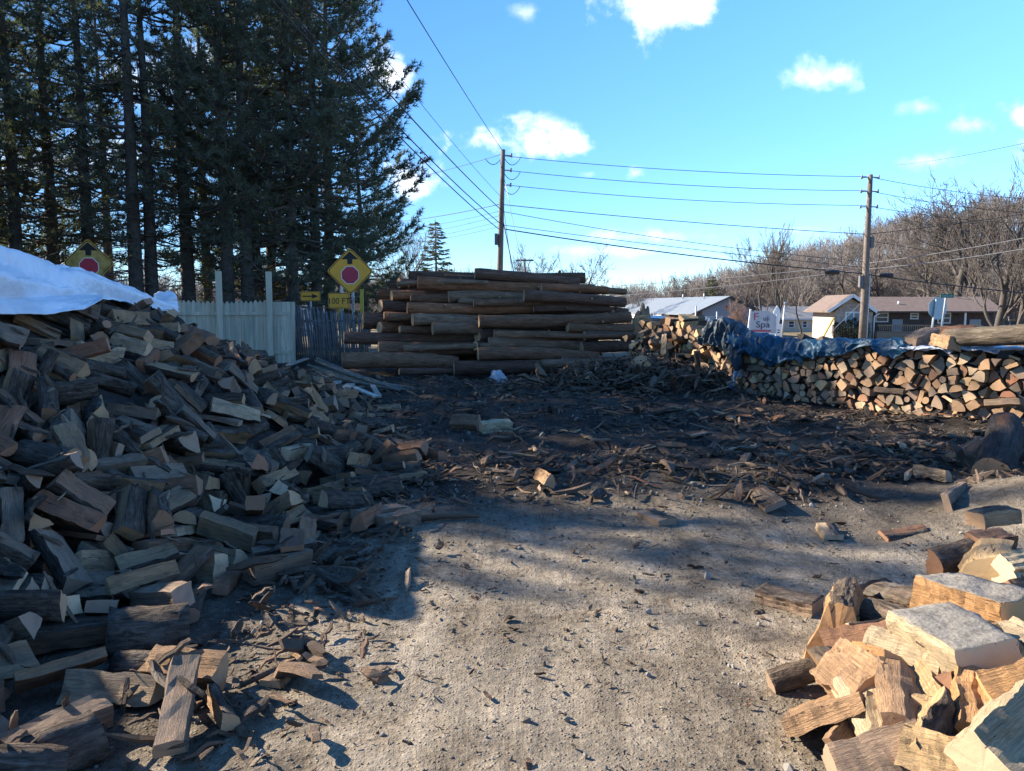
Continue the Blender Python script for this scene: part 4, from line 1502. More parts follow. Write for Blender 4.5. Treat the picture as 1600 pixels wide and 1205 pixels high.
5 6980 10071 540 918 108 41 378 76 98
3 7248 9781 656 -275 235 -783 504 75 98
1 7094 10031 604 -395 80 -220 887 70 98
13 7390 9728 651 -327 85 -348 873 74 98
20 7076 10041 695 -65 362 -917 146 84 98
14 7619 9511 658 -320 -121 323 881 89 98
3 7202 9950 710 -93 366 -921 85 72 98
30 6980 10131 646 -236 285 -742 557 71 98
28 7487 9590 706 886 262 48 378 73 98
8 7234 9863 830 736 -569 -261 254 95 98
2 7052 10122 783 511 -784 -297 186 95 98
24 7445 9751 766 36 -371 926 53 72 98
7 7185 9942 942 -356 137 -372 845 83 98
20 7376 9704 852 -2 929 366 35 86 98
14 7102 10069 909 844 428 128 294 83 98
20 7595 9492 777 221 -905 -352 75 95 98
0 7392 9747 953 691 -616 -275 255 95 98
11 6936 10167 905 -362 33 -115 923 69 98
17 7511 9634 843 505 781 272 242 68 98
6 7616 9457 908 -68 356 -913 181 81 98
29 7488 9571 993 78 -933 -348 18 88 98"""
# ------------------------------------------------------------------ ground: one sheet to the horizon
def sstep(a, b, v):
    t = min(1, max(0, (v - a) / (b - a))); return t * t * (3 - 2 * t)
def gauss(x, y, cx, cy, sx, sy): return math.exp(-((x - cx) / sx) ** 2 - ((y - cy) / sy) ** 2)
def gz0(x, y):
    z = -2.1 * sstep(24, 80, y) * (1 - .8 * sstep(-2, -14, x))
    z += .30 * gauss(x, y, 2.75, 2.45, .85, .85)                 # under the fresh heap
    z += .42 * gauss(x, y, 4.35, 5.5, .8, 1.0)                   # dirt bank on the right
    z += .30 * gauss(x, y, 2.9, 15.6, 1.5, 1.2)                  # scrap mound before the far stack
    z += .10 * gauss(x, y, 1.9, 7.2, 2.2, .6) + .07 * gauss(x, y, 3.9, 8.0, 1.2, .5)
    z -= .10 * gauss(x, y, 1.0, 10.4, 2.0, .6) ; z += .09 * gauss(x, y, 1.4, 9.3, 2.4, .35) + .10 * gauss(x, y, -.6, 11.2, 1.6, .5)
    z -= .09 * gauss(x, y, .55, 7.9, .35, 1.0)
    return z
def gz(x, y):
    z = gz0(x, y); v = Vector((x, y, 0))
    fade = 1 - sstep(18, 40, y)
    mud = sstep(5.4, 7.5, y)
    z += fade * (.05 * noise.fractal(v * .7, .9, 2.1, 4) * (.4 + mud) + (.010 + .022 * mud) * noise.fractal(v * 4.2 + Vector((7, 3, 1)), .8, 2.1, 4))
    return z
def axis_(fine0, fine1, step, far, grow=1.12):
    a = list(np.arange(fine0, fine1 + 1e-6, step)); s = step
    while a[-1] < far: s *= grow; a.append(a[-1] + s)
    s = step
    while a[0] > -far: s *= grow; a.insert(0, a[0] - s)
    return np.array(a)
gxs = axis_(-5, 6.5, .055, 1500); gys = axis_(1.4, 12, .055, 1800, 1.03); gys = gys[gys > -60]
gV = np.zeros((len(gys), len(gxs), 3), np.float32)
for j, y in enumerate(gys):
    near = -2 < y < 22
    for i, x in enumerate(gxs):
        z = gz(x, y) if near and -12 < x < 14 else gz0(x, y)
        if near and -4.5 < x < 6.5 and y < 13:      # gravel and clods
            v = Vector((x, y, 0)); q = noise.noise(v * 13); z += .007 * max(0, q - .15) * 3 * (1 + sstep(5.5, 8, y)) + .006 * noise.noise(v * 29)
            t = noise.noise(Vector((x * 2.2, y * 1.1, 5))); z -= .02 * max(0, t - .25)
        gV[j, i] = (x, y, z)
nxg = len(gxs); ii = np.arange(len(gys) - 1)[:, None] * nxg + np.arange(nxg - 1)[None, :]
gF = np.stack([ii, ii + 1, ii + nxg + 1, ii + nxg], -1).reshape(-1, 4)
def mk_dirt():
    m, t, b = mat('dirt', .95, .15); k = NT(t); P = k.n('ShaderNodeNewGeometry').outputs['Position']
    s = k.n('ShaderNodeSeparateXYZ'); k.put(s.inputs[0], P)
    big = k.noise(P, .55, 5, .6); mid = k.noise(P, 3.2, 6, .65); fine = k.noise(P, 24, 6, .7); grit = k.noise(P, 95, 3, .6)
    peb = k.vor(P, 42, 0); pebc = k.vor(P, 42, 1)
    dry = k.ramp(k.m('ADD', k.m('MULTIPLY', mid, .6), k.m('MULTIPLY', fine, .4)), [(.34, (.115, .09, .064)), (.47, (.225, .184, .134)), (.58, (.295, .248, .186)), (.7, (.37, .318, .245))])
    dry = k.mix(k.rng(big, .46, .62, 0, .55), dry, (.32, .275, .215))                  # pale sawdust worn in
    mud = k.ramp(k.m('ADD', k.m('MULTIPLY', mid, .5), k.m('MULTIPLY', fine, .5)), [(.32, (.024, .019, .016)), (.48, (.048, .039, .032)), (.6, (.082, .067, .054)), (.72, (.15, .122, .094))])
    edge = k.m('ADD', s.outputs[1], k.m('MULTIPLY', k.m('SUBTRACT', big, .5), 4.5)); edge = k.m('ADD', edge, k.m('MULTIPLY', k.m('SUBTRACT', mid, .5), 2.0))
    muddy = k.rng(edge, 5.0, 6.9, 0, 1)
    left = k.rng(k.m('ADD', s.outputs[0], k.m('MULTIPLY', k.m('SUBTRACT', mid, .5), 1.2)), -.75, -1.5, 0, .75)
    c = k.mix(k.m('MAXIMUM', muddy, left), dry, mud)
    c = k.mix(1.0, c, k.rng(fine, .28, .72, .80, 1.18), 'MULTIPLY'); c = k.mix(1.0, c, k.rng(grit, .3, .7, .84, 1.15), 'MULTIPLY')
    trk = k.noise(k.scale(P, (3.6, .4, 1)), 1.0, 5, .65, 1.6); c = k.mix(1.0, c, k.rng(trk, .35, .65, .70, 1.2), 'MULTIPLY')
    c = k.mix(1.0, c, k.rng(k.noise(P, 1.5, 5, .65, .8), .36, .62, .70, 1.14), 'MULTIPLY')
    c = k.mix(k.rng(peb, .0, .16, .5, 0), c, k.mix(.65, (.33, .31, .28), pebc, 'MULTIPLY'))
    # beyond the yard: winter grass, leaf litter, asphalt tone
    far = k.rng(s.outputs[1], 23, 27, 0, 1)
    lit = k.ramp(k.noise(P, .8, 6, .7), [(.3, (.10, .075, .05)), (.5, (.19, .15, .095)), (.7, (.25, .21, .13))])
    c = k.mix(far, c, lit); k.put(b.inputs['Base Color'], c)
    h = k.m('ADD', k.m('MULTIPLY', fine, .8), k.m('ADD', k.m('MULTIPLY', grit, .2), k.m('MULTIPLY', k.rng(peb, 0, .3, 1, 0), .5)))
    h = k.m('ADD', h, k.m('ADD', k.m('MULTIPLY', mid, .9), k.m('MULTIPLY', trk, .12))); k.bump(b, h, .9, .036); return m
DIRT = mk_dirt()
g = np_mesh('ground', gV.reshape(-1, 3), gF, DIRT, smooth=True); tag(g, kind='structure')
del gV
# road that runs behind the yard
ASPH = simple('asphalt', (.075, .075, .078), .9, .2, 3.0, .2)
rb = MB(); xs = np.linspace(2, 140, 40)
for a, b_ in zip(xs, xs[1:]):
    y0, y1 = 50 - a * .02, 58 - a * .02
    rb.add([(a, y0, gz0(a, y0) + .03), (b_, y0, gz0(b_, y0) + .03), (b_, y1, gz0(b_, y1) + .03), (a, y1, gz0(a, y1) + .03)], [(0, 1, 2, 3)])
tag(rb.build('road', ASPH), kind='structure')
# wooded hill behind
HX = [-260, -120, -60, -20, 0, 15, 30, 52, 67, 84, 98, 121, 170, 260]; HZ = [6, 3, 2.0, 0, -1, -1.5, -1, 1.0, 6.5, 12.5, 16, 19.5, 24, 26]
def hill_z(x, y):
    k = 180.0 / max(60, y); top = float(np.interp(x * k, HX, HZ)) * (y / 180 if y < 180 else 1.0)
    return -2.6 + (top + 2.6) * sstep(112, 182, y) + .8 * noise.noise(Vector((x * .05, y * .05, 0)))
hy = np.linspace(104, 300, 40); hx = np.linspace(-260, 260, 90); hV = []; 
for y in hy:
    for x in hx: hV.append((x * (y / 180), y, hill_z(x * (y / 180), y)))
n_ = len(hx); ii = np.arange(len(hy) - 1)[:, None] * n_ + np.arange(n_ - 1)[None, :]
LITTER = simple('leaf_litter', (.17, .125, .09), .95, .35, .35, .4)
tag(np_mesh('hill', hV, np.stack([ii, ii + 1, ii + n_ + 1, ii + n_], -1).reshape(-1, 4), LITTER, smooth=True), kind='structure')
# ------------------------------------------------------------------ trees
BARKM = simple('tree_bark', (.085, .072, .062), .95, .4, 9.0, .6)
TWIGM = simple('grey_twigs', (.10, .085, .075), .95, .25, 2.0)
PINEBARK = simple('pine_bark', (.085, .072, .062), .95, .4, 7.0, .7)
PINETWIG = simple('pine_twigs', (.12, .10, .085), .95, .3, 5.0)
def mk_needles(name, a, b_):
    m, t, b = mat(name, .65, .25); k = NT(t); c = k.ramp(isl(k), [(0, a), (1, b_)]); k.put(b.inputs['Base Color'], c)
    tr = k.n('ShaderNodeBsdfTranslucent'); k.put(tr.inputs[0], (.10, .13, .05, 1)); mx = k.n('ShaderNodeMixShader'); mx.inputs[0].default_value = .36
    o = [n for n in t.nodes if n.type == 'OUTPUT_MATERIAL'][0]; t.links.new(b.outputs[0], mx.inputs[1]); t.links.new(tr.outputs[0], mx.inputs[2]); t.links.new(mx.outputs[0], o.inputs[0]); return m
NEEDLE = mk_needles('pine_needles', (.085, .10, .080), (.16, .178, .13))
class Arr:
    def __init__(s): s.V, s.F, s.n = [], [], 0
    def tube(s, pts, r0, r1, n=3):
        m = len(pts); ref = None
        for i, p in enumerate(pts):
            d = (pts[min(i + 1, m - 1)] - pts[max(i - 1, 0)]).normalized()
            if ref is None: ref = d.orthogonal().normalized()
            ref = (ref - d * ref.dot(d)); ref = ref.normalized() if ref.length > 1e-4 else d.orthogonal().normalized()
            w = d.cross(ref); r = r0 + (r1 - r0) * i / (m - 1)
            for k in range(n):
                t = 2 * math.pi * k / n; q = p + ref * (math.cos(t) * r) + w * (math.sin(t) * r); s.V.append((q.x, q.y, q.z))
        for i in range(m - 1):
            for k in range(n):
                a, b = s.n + i * n + k, s.n + i * n + (k + 1) % n; s.F.append((a, b, b + n, a + n))
        s.n += m * n
    def tri(s, a, b, c):
        s.V += [tuple(a), tuple(b), tuple(c)]; s.F.append((s.n, s.n + 1, s.n + 2)); s.n += 3
def bare_tree(seed, H=14.0, r=.22, spread=.75, levels=5, fork=.4, sides=(7, 5, 4, 3, 3, 3), twig=.012, kids=(5, 5, 4, 3), upright=.25, split=2):
    """trunk with its main limbs, and the fine twigs of the crown"""
    rnd = random.Random(seed); T, C = Arr(), Arr()
    def grow(p, d, L, r0, lv):
        n = 5 if lv < 2 else 3; pts = [p.copy()]; q = p.copy(); dd = d.copy()
        for i in range(n):
            dd = (dd + Vector((rnd.gauss(0, .13), rnd.gauss(0, .13), rnd.gauss(0, .08) + upright * .22 * (lv > 0)))).normalized(); q = q + dd * (L / n); pts.append(q.copy())
        r1 = max(twig * .7, r0 * (.66 if lv < 1 else .5))
        (T if lv < split else C).tube(pts, r0, r1, sides[min(lv, 5)])
        if lv >= levels: return
        k = kids[min(lv, len(kids) - 1)]
        for c in range(k):
            t = rnd.uniform(fork if lv == 0 else .25, 1.0) if c else 1.0
            j = min(n - 1, int(t * n)); a = pts[j].lerp(pts[j + 1], t * n - j)
            ax = (pts[j + 1] - pts[j]).normalized(); o = ax.orthogonal().normalized(); o.rotate(Quaternion(ax, rnd.uniform(0, 6.283)))
            an = (rnd.uniform(.35, .95) * spread / .75) if c else rnd.uniform(.05, .3)
            nd = (ax * math.cos(an) + o * math.sin(an)).normalized()
            grow(a, nd, L * rnd.uniform(.5, .75) * (1.0 if lv else .8), max(twig, r1 + (r0 - r1) * (1 - t)) * (.8 if c == 0 else rnd.uniform(.5, .75)), lv + 1)
    grow(Vector((0, 0, -.2)), Vector((rnd.gauss(0, .03), rnd.gauss(0, .03), 1)), H * .5, r, 0)
    zmax = max(v[2] for v in C.V) if C.V else H
    f = H / zmax
    return (np.array(T.V) * (1, 1, f), np.array(T.F)), (np.array(C.V) * (1, 1, f), np.array(C.F))
def tree_obj(name, geo, mats, label=None, cat='tree', group=None):
    root = empty(name)
    for nm, (V, F), m in zip(('trunk', 'crown'), geo, mats): np_mesh(nm, V, F, m, root, smooth=nm == 'trunk')
    return tag(root, label, cat, group)

# distant wood on the hill: one mass
rnd = random.Random(11)
SM = [bare_tree(300 + i, 12, .20, .7, 3, .35, (4, 3, 3, 3, 3, 3), .045, (6, 5, 4), .35) for i in range(6)]
SMV = []
for (tv, tf), (cv, cf) in SM: SMV.append((np.vstack([tv, cv]), np.vstack([tf, cf + len(tv)])))
wV, wF, nn = [], [], 0
def put_small(x, y, z, s, rz, sx=1.0):
    global nn
    V, F = SMV[rnd.randrange(6)]; c, q = math.cos(rz), math.sin(rz)
    P = np.empty_like(V); P[:, 0] = (V[:, 0] * c - V[:, 1] * q) * s * sx + x; P[:, 1] = (V[:, 0] * q + V[:, 1] * c) * s * sx + y; P[:, 2] = V[:, 2] * s + z
    wV.append(P); wF.append(F + nn); nn += len(V)
for k in range(1500):
    y = rnd.uniform(118, 205); px = rnd.uniform(540, 1800)
    if px < 1080 and rnd.random() < .35: continue
    x = (px - 800) / 1200 * y
    put_small(x, y, hill_z(x, y) - .3, rnd.uniform(.62, .98) * (.8 if px < 1100 else 1), rnd.uniform(0, 6.28))
for k in range(330):                                 # low brushy edge and the wood beyond the pines
    y = rnd.uniform(85, 125); px = rnd.uniform(-150, 760); x = (px - 800) / 1200 * y
    put_small(x, y, hill_z(x, y) + .6, rnd.uniform(.5, .8), rnd.uniform(0, 6.28))
def mk_farwood():
    m, t, b = mat('far_wood', .95, .1); k = NT(t); P = k.n('ShaderNodeNewGeometry').outputs['Position']
    c = k.ramp(k.noise(P, .07, 4, .6), [(.3, (.18, .155, .142)), (.5, (.23, .20, .182)), (.7, (.28, .25, .228))]); k.put(b.inputs['Base Color'], c); return m  # distance haze is put into these paler wood tones
FARW = mk_farwood()
wo_ = np_mesh('forest', np.vstack(wV), np.vstack(wF), FARW); tag(wo_, 'bare grey brown wood covering the hillside and the skyline behind the houses', 'forest', None, 'stuff')
del wV, wF
# bare trees one can tell apart
def bare(px, py_base, py_top, Y, seed, label, name='bare_tree', **kw):
    b = at(px, py_base, Y); b.z = gz0(b.x, Y) if Y < 104 else hill_z(b.x, Y)
    H = at(px, py_top, Y).z - b.z
    t = tree_obj(name, bare_tree(seed, H, **kw), (BARKM, TWIGM), label); t.location = b; return t
bare(1500, 480, 246, 100, 7, 'large spreading bare tree with crooked limbs behind the brown roofed house', r=.6, spread=1.1, fork=.5, levels=6, kids=(5, 4, 4, 3, 3), twig=.042, upright=.3)
bare(1558, 520, 222, 74, 21, 'tall multi limbed bare tree at the right end of the brown roofed house', r=.36, spread=.55, levels=5, kids=(6, 5, 4, 3), twig=.03, upright=.6, fork=.12)
bare(1586, 520, 268, 72, 23, 'slimmer bare tree beside the tall one at the right edge', r=.26, spread=.6, levels=5, kids=(6, 5, 4, 3), twig=.028, upright=.5, fork=.15)
bare(1448, 480, 292, 104, 24, 'tall thin bare tree left of the large spreading one', r=.4, spread=.8, levels=5, kids=(6, 5, 4, 3), twig=.04, upright=.5, fork=.3)
bare(1532, 480, 262, 98, 25, 'tall bare tree between the spreading one and the right edge trees', r=.42, spread=.8, levels=5, kids=(6, 5, 4, 3), twig=.04, upright=.5, fork=.3)
bare(1222, 525, 338, 82, 31, 'tall bare tree with upright branches behind the white spa sign', r=.22, spread=.5, levels=5, kids=(6, 5, 4, 3), twig=.022, upright=.8, fork=.35)
bare(1196, 525, 352, 84, 32, 'thin forked bare tree just left of the tall upright one', r=.17, spread=.55, levels=5, kids=(5, 4, 4, 3), twig=.021, upright=.5, fork=.3)
bare(1252, 525, 400, 80, 33, 'slender leaning bare tree before the pale middle house', r=.11, spread=.7, levels=5, kids=(4, 4, 3, 3), twig=.014, upright=.3, fork=.3)
bare(1372, 500, 345, 118, 41, 'bare tree with low wide boughs rising behind the house chimney pole', r=.3, spread=1.0, levels=5, kids=(5, 4, 4, 3), twig=.034, upright=.35, fork=.3)
bare(1330, 490, 350, 122, 42, 'leaning bare tree behind the white gable', r=.28, spread=1.0, levels=5, kids=(5, 4, 4, 3), twig=.034, upright=.2, fork=.25)
bare(1432, 490, 338, 120, 43, 'bare tree left of the large spreading one behind the brown roof', r=.26, spread=.9, levels=5, kids=(5, 4, 4, 3), twig=.032, upright=.3, fork=.3)
bare(1160, 520, 405, 110, 44, 'small bare tree behind the ridge of the grey blue building', r=.2, spread=.9, levels=5, kids=(5, 4, 4, 3), twig=.034, upright=.2, fork=.3)
bare(822, 500, 374, 112, 45, 'feathery bare tree right of the left utility pole', r=.18, spread=.7, levels=5, kids=(6, 5, 4, 3), twig=.032, upright=.4, fork=.25)
bare(908, 500, 380, 112, 46, 'domed bare tree on the skyline above the right half of the log pile', r=.22, spread=.8, levels=5, kids=(6, 5, 4, 3), twig=.032, upright=.4, fork=.25)
bare(742, 500, 400, 100, 47, 'low bare tree on the skyline just left of the left utility pole', r=.18, spread=.95, levels=5, kids=(6, 5, 4, 3), twig=.02, upright=.3, fork=.25)
bare(636, 500, 345, 60, 48, 'thin bare tree between the pines and the small conifer', r=.12, spread=.6, levels=5, kids=(6, 4, 4, 3), twig=.012, upright=.4, fork=.25)
bare(1050, 500, 420, 118, 49, 'pale trunked bare tree behind the middle of the long grey roof', r=.2, spread=.7, levels=5, kids=(6, 5, 4, 3), twig=.032, upright=.4, fork=.35)
bs = tree_obj('bare_shrub', bare_tree(61, 4.6, .05, .9, 4, .02, (4, 4, 3, 3, 3, 3), .014, (22, 6, 5, 4), .5), (BARKM, simple('russet_twigs', (.20, .13, .10), .95, .2, 2.0)), 'rounded leafless russet shrub against the grey gable wall', 'shrub')
bs.location = at(1143, 522, 78); bs.location.z = gz0(bs.location.x, 78)

# white pines
def pine(seed, H=17, r=.26, h0=3.0, Lmax=4.2, dense=1.0, lean=0.0, dead=14, droop=.12):
    rnd = random.Random(seed); T, C, D = Arr(), Arr(), Arr()
    pts = [Vector((lean * (t ** 1.5) * H * .12 + .12 * noise.noise(Vector((seed, t * 3, 0))), .12 * noise.noise(Vector((seed, t * 3, 9))), -.3 + t * (H + .3))) for t in [i / 12 for i in range(13)]]
    T.tube(pts, r, .03, 9)
    def trunk(h): 
        t = min(.999, max(0, h / H)) * 12; i = int(t); return pts[i].lerp(pts[i + 1], t - i)
    for k in range(dead):                                 # bare dead branches low on the trunk
        h = rnd.uniform(.9, h0 + 2.5); a = rnd.uniform(0, 6.283); L = rnd.uniform(.8, 2.6); p = trunk(h); d = Vector((math.cos(a), math.sin(a), rnd.uniform(-.25, .2)))
        q = [p, p + d * L * .5 + Vector((0, 0, -.05)), p + d * L + Vector((0, 0, -.25 * L * rnd.random()))]; D.tube(q, .028, .006, 3)
        for j in range(4):
            e = q[1].lerp(q[2], rnd.random()); D.tube([e, e + Vector((rnd.gauss(0, .3), rnd.gauss(0, .3), rnd.gauss(-.05, .18)))], .009, .004, 3)
    def tuft(p, d, s):
        o = d.orthogonal().normalized()
        for j in range(9):
            o2 = o.copy(); o2.rotate(Quaternion(d, j * .7 + rnd.uniform(-.4, .4))); e = (d * rnd.uniform(.35, 1.0) + o2 * rnd.uniform(.45, .95) + Vector((0, 0, .22))).normalized()
            w = e.cross(Vector((rnd.gauss(0, 1), rnd.gauss(0, 1), rnd.gauss(0, 1)))).normalized() * (s * .075); b = p - e * s * .15
            C.tri(b - w, b + w, p + e * s)
    h = h0
    while h < H - .4:
        t = (h - h0) / (H - h0); prof = min(1.0, .55 + 1.6 * t) * (1 - t ** 1.7) + .05
        for b_ in range(rnd.choice((4, 5, 5, 6)) + (2 if Lmax > 5 else 0)):
            a = rnd.uniform(0, 6.283); L = Lmax * prof * rnd.uniform(.6, 1.1); 
            if L < .3: continue
            hh = h + rnd.uniform(-.2, .2); p0 = trunk(hh); up = rnd.uniform(-.08, .22) + .5 * t ** 2
            dirh = Vector((math.cos(a), math.sin(a), 0)); n = 6; q = []
            for i in range(n + 1):
                s = i / n; q.append(p0 + dirh * (L * s) + Vector((0, 0, L * (up * s - droop * math.sin(s * math.pi) + .18 * s ** 3))) + Vector((rnd.gauss(0, .04), rnd.gauss(0, .04), rnd.gauss(0, .03))) * L * .3)
            D.tube(q, .018 + .012 * L, .006, 3)
            side = Vector((-dirh.y, dirh.x, 0))
            m = int((5 + 6.5 * L) * dense * (.75 + .6 * t))
            for j in range(m):
                s = 1 - (rnd.random() ** 1.6) * .78; i = min(n - 1, int(s * n)); base = q[i].lerp(q[i + 1], s * n - i)
                w = rnd.choice((-1, 1)) * rnd.uniform(.1, .42) * L * (1.08 - s) + rnd.gauss(0, .05); tip = base + side * w + dirh * abs(w) * rnd.uniform(.4, .9) + Vector((0, 0, rnd.gauss(.05, .07)))
                if abs(w) > .15 and rnd.random() < .6: D.tube([base, tip], .008, .004, 3)
                d = (tip - base + dirh * .15 + Vector((0, 0, .08))); d = d.normalized() if d.length > 1e-3 else dirh.copy()
                for c in range(3 if dense >= .8 else 2): tuft(tip - d * (.17 * c) + Vector((rnd.gauss(0, .05), rnd.gauss(0, .05), rnd.gauss(0, .03))), d, rnd.uniform(.17, .27))
        h += rnd.uniform(.5, .85)
    return T, D, C
def pine_obj(seed, **kw):
    T, D, C = pine(seed, **kw); root = empty('pine_tree')
    np_mesh('trunk', T.V, T.F, PINEBARK, root, smooth=True); np_mesh('branches', D.V, D.F, PINETWIG, root); np_mesh('crown', C.V, C.F, NEEDLE, root); return root
PV = [pine_obj(1, H=17, dense=.84, Lmax=5.4, h0=2.4), pine_obj(2, H=16, dense=.54, Lmax=3.6, h0=3.6, dead=34), pine_obj(3, H=18, dense=.60, Lmax=3.8, h0=4.2, dead=30), pine_obj(4, H=13, dense=.85, Lmax=3.4, h0=1.6, lean=.5, dead=20)]
PG = 'white pines behind the board fence'
# px at the base, depth, variant, size, label
PINES = [
    (300, 27.0, 1, 1.05, 'dark double trunked pine rising left of the two tall fence posts', .0), (222, 25.2, 2, 1.0, 'thick straight pine trunk right of the left diamond sign', .5),
    (246, 25.8, 1, .95, 'pine close against the thick straight trunk, its twin', 2.1), (362, 26.0, 2, .95, 'pine seen between the two tall fence posts', 3.0),
    (392, 26.4, 1, 1.0, 'pine directly behind the right hand tall fence post', 4.4), (406, 28.5, 3, 1.2, 'leaning pine a little behind the right hand tall fence post', 5.2),
    (462, 27.5, 0, 1.0, 'full crowned pine standing behind the yellow arrow plate', .9), (498, 29.0, 2, .95, 'tall pine between the arrow plate and the distance plate', 1.7),
    (520, 31.0, 0, .98, 'dense pine forming the right edge of the grove, broad tiers', 3.6), (574, 33.0, 3, .75, 'small low pine with sagging boughs right of the stop ahead sign', 2.5),
    (150, 26.5, 1, 1.0, 'thin crowned pine above the left diamond sign', 2.9), (96, 28.0, 2, 1.0, 'pine rising above the middle of the white tarp', 3.9), (40, 26.0, 1, 1.0, 'sparse pine above the left part of the white tarp', 5.5),
    (-20, 28.0, 0, 1.0, 'dense pine cut by the left edge of the picture', 1.1), (330, 33.0, 1, .95, 'pine deep inside the grove behind the double trunk', .4), (180, 34.0, 1, .95, 'pine deep inside the grove above the left sign', 2.4), (20, 36.0, 2, 1.0, 'pine at the back of the grove on the far left', 4.0), (430, 35.0, 2, 1.0, 'pine at the back of the grove behind the grey picket fence', .2),
    # trees of the same row out of the picture on the left; they shade the yard, the last added and squeezed thin for the foreground shadow band
    (None, (-16.0, 16.3), 0, .95, 'tall pine of the grove past the left edge, shading the yard', .3), (None, (-18.0, 18.8), 2, .95, 'tall pine of the grove past the left edge, shading the yard', 1.9), (None, (-16.4, 20.4), 1, .95, 'tall pine of the grove past the left edge, shading the yard', 2.2), (None, (-18.4, 23.0), 0, .9, 'tall pine of the grove past the left edge, shading the yard', 4.2), (None, (-21.5, 20.3), 0, .9, 'tall pine of the grove past the left edge, shading the yard', 5.0), (None, (-23.0, 24.5), 0, 1.0, 'tall pine of the grove past the left edge, shading the yard', .8), (None, (-16.2, 12.0), 0, .9, 'tall pine of the grove past the left edge, shading the yard', 3.3)]
used = [False] * 4
for (px, Y, v, s, label, rz) in PINES:
    if px is None: x, y = Y
    else: x, y = (px - 800) / 1200 * Y / math.cos(PITCH) , Y
    t = PV[v] if not used[v] else copy_tree(PV[v]); used[v] = True
    t.location = (x, y, gz0(x, y) - .02); t.rotation_euler = (0, 0, rz * 1.7); t.scale = (s, s, s) if (x, y) != (-16.2, 12.0) else (.34, .34, s); tag(t, label, 'pine tree', PG)
# small see-through conifer
def conifer(seed, H, Lm):
    rnd = random.Random(seed); T, C = Arr(), Arr(); T.tube([Vector((0, 0, -.2)), Vector((.05, 0, H * .5)), Vector((0, 0, H))], .14, .02, 6)
    h = .8
    while h < H - .15:
        L0 = Lm * (1 - h / H) ** .8 + .12
        for k in range(7):
            a = rnd.uniform(0, 6.283); L = L0 * rnd.uniform(.75, 1.1); d = Vector((math.cos(a), math.sin(a), 0)); p = Vector((0, 0, h + rnd.uniform(-.12, .12)))
            q = [p, p + d * L * .5 - Vector((0, 0, .10 * L)), p + d * L + Vector((0, 0, .02 * L))]; T.tube(q, .018, .005, 3); sd = Vector((-d.y, d.x, 0))
            for j in range(int(8 + 14 * L)):
                s = rnd.uniform(.15, 1); b = p.lerp(q[2], s) - Vector((0, 0, .1 * L * math.sin(s * math.pi))); e = (d * .6 + sd * rnd.choice((-1, 1)) * rnd.uniform(.4, 1) + Vector((0, 0, -.25))).normalized() * rnd.uniform(.24, .46); w = Vector((0, 0, .035))
                C.tri(b - w, b + w, b + e)
        h += rnd.uniform(.26, .4)
    return (np.array(T.V), np.array(T.F)), (np.array(C.V), np.array(C.F))
cf = tree_obj('conifer_tree', conifer(5, 6.6, 2.1), (PINETWIG, mk_needles('spruce_needles', (.035, .045, .028), (.08, .085, .05))), 'small pointed conifer with thin airy tiers behind the log pile', 'conifer')
cf.location = at(681, 470, 58); cf.location.z = at(681, 342, 58).z - 6.6
cf2 = copy_tree(cf); q = at(1112, 480, 118); cf2.location = (q.x, 118, -2.2); cf2.scale = (1.5, 1.5, 1.3); tag(cf2, 'dark evergreen on the skyline behind the long grey building', 'conifer')
# ------------------------------------------------------------------ houses, poles, signs, fences
WHITE = simple('white_paint', (.78, .78, .77), .55, .06, 3.0); STEEL = simple('galvanised_steel', (.42, .44, .46), .45, .15, 9.0, 0, .6)
GLASS = simple('window_glass', (.05, .07, .085), .08, .2, 1.0, 0, 0, .6); BLACK = simple('black_ink', (.012, .012, .014), .5, .1)
def mk_sheet(name, col, ax, scale, rough=.5, var=.12, depth=.02, metal=0.0):
    m, t, b = mat(name, rough, .35); k = NT(t); tc = k.n('ShaderNodeTexCoord').outputs['Object']; s = k.n('ShaderNodeSeparateXYZ'); k.put(s.inputs[0], tc)
    w = k.m('FRACT', k.m('MULTIPLY', s.outputs[ax], scale)); line = k.rng(w, 0, .09, .62, 1)
    nz = k.noise(tc, .8, 5, .6); k.put(b.inputs['Base Color'], k.mix(1.0, k.mix(1.0, col, line, 'MULTIPLY'), k.rng(nz, .3, .7, 1 - var, 1 + var), 'MULTIPLY')); b.inputs['Metallic'].default_value = metal
    k.bump(b, w, .6, depth); return m
def mk_brick(name, c1, c2, mortar, sc_, w=.5, h=.25):
    m, t, b = mat(name, .9, .2); k = NT(t); tc = k.n('ShaderNodeTexCoord').outputs['Object']; s = k.n('ShaderNodeSeparateXYZ'); k.put(s.inputs[0], tc)
    v = k.n('ShaderNodeCombineXYZ'); k.put(v.inputs[0], k.m('ADD', s.outputs[0], s.outputs[1])); k.put(v.inputs[1], s.outputs[2])
    br = k.n('ShaderNodeTexBrick'); k.put(br.inputs['Vector'], v.outputs[0]); br.inputs['Color1'].default_value = (*c1, 1); br.inputs['Color2'].default_value = (*c2, 1); br.inputs['Mortar'].default_value = (*mortar, 1)
    br.inputs['Scale'].default_value = sc_; br.inputs['Brick Width'].default_value = w; br.inputs['Row Height'].default_value = h; br.inputs['Mortar Size'].default_value = .018
    nz = k.noise(tc, 2.3, 5, .6); k.put(b.inputs['Base Color'], k.mix(1.0, br.outputs[0], k.rng(nz, .3, .7, .75, 1.25), 'MULTIPLY')); return m
def quadpoly(*p): return [Vector(q) for q in p]
class Frame:
    """local building frame: x along the front, y inwards, z up"""
    def __init__(s, o, ang): s.o = Vector(o); s.x = Vector((math.cos(ang), math.sin(ang), 0)); s.y = Vector((-math.sin(ang), math.cos(ang), 0)); s.R = Matrix((s.x, s.y, Vector((0, 0, 1)))).transposed()
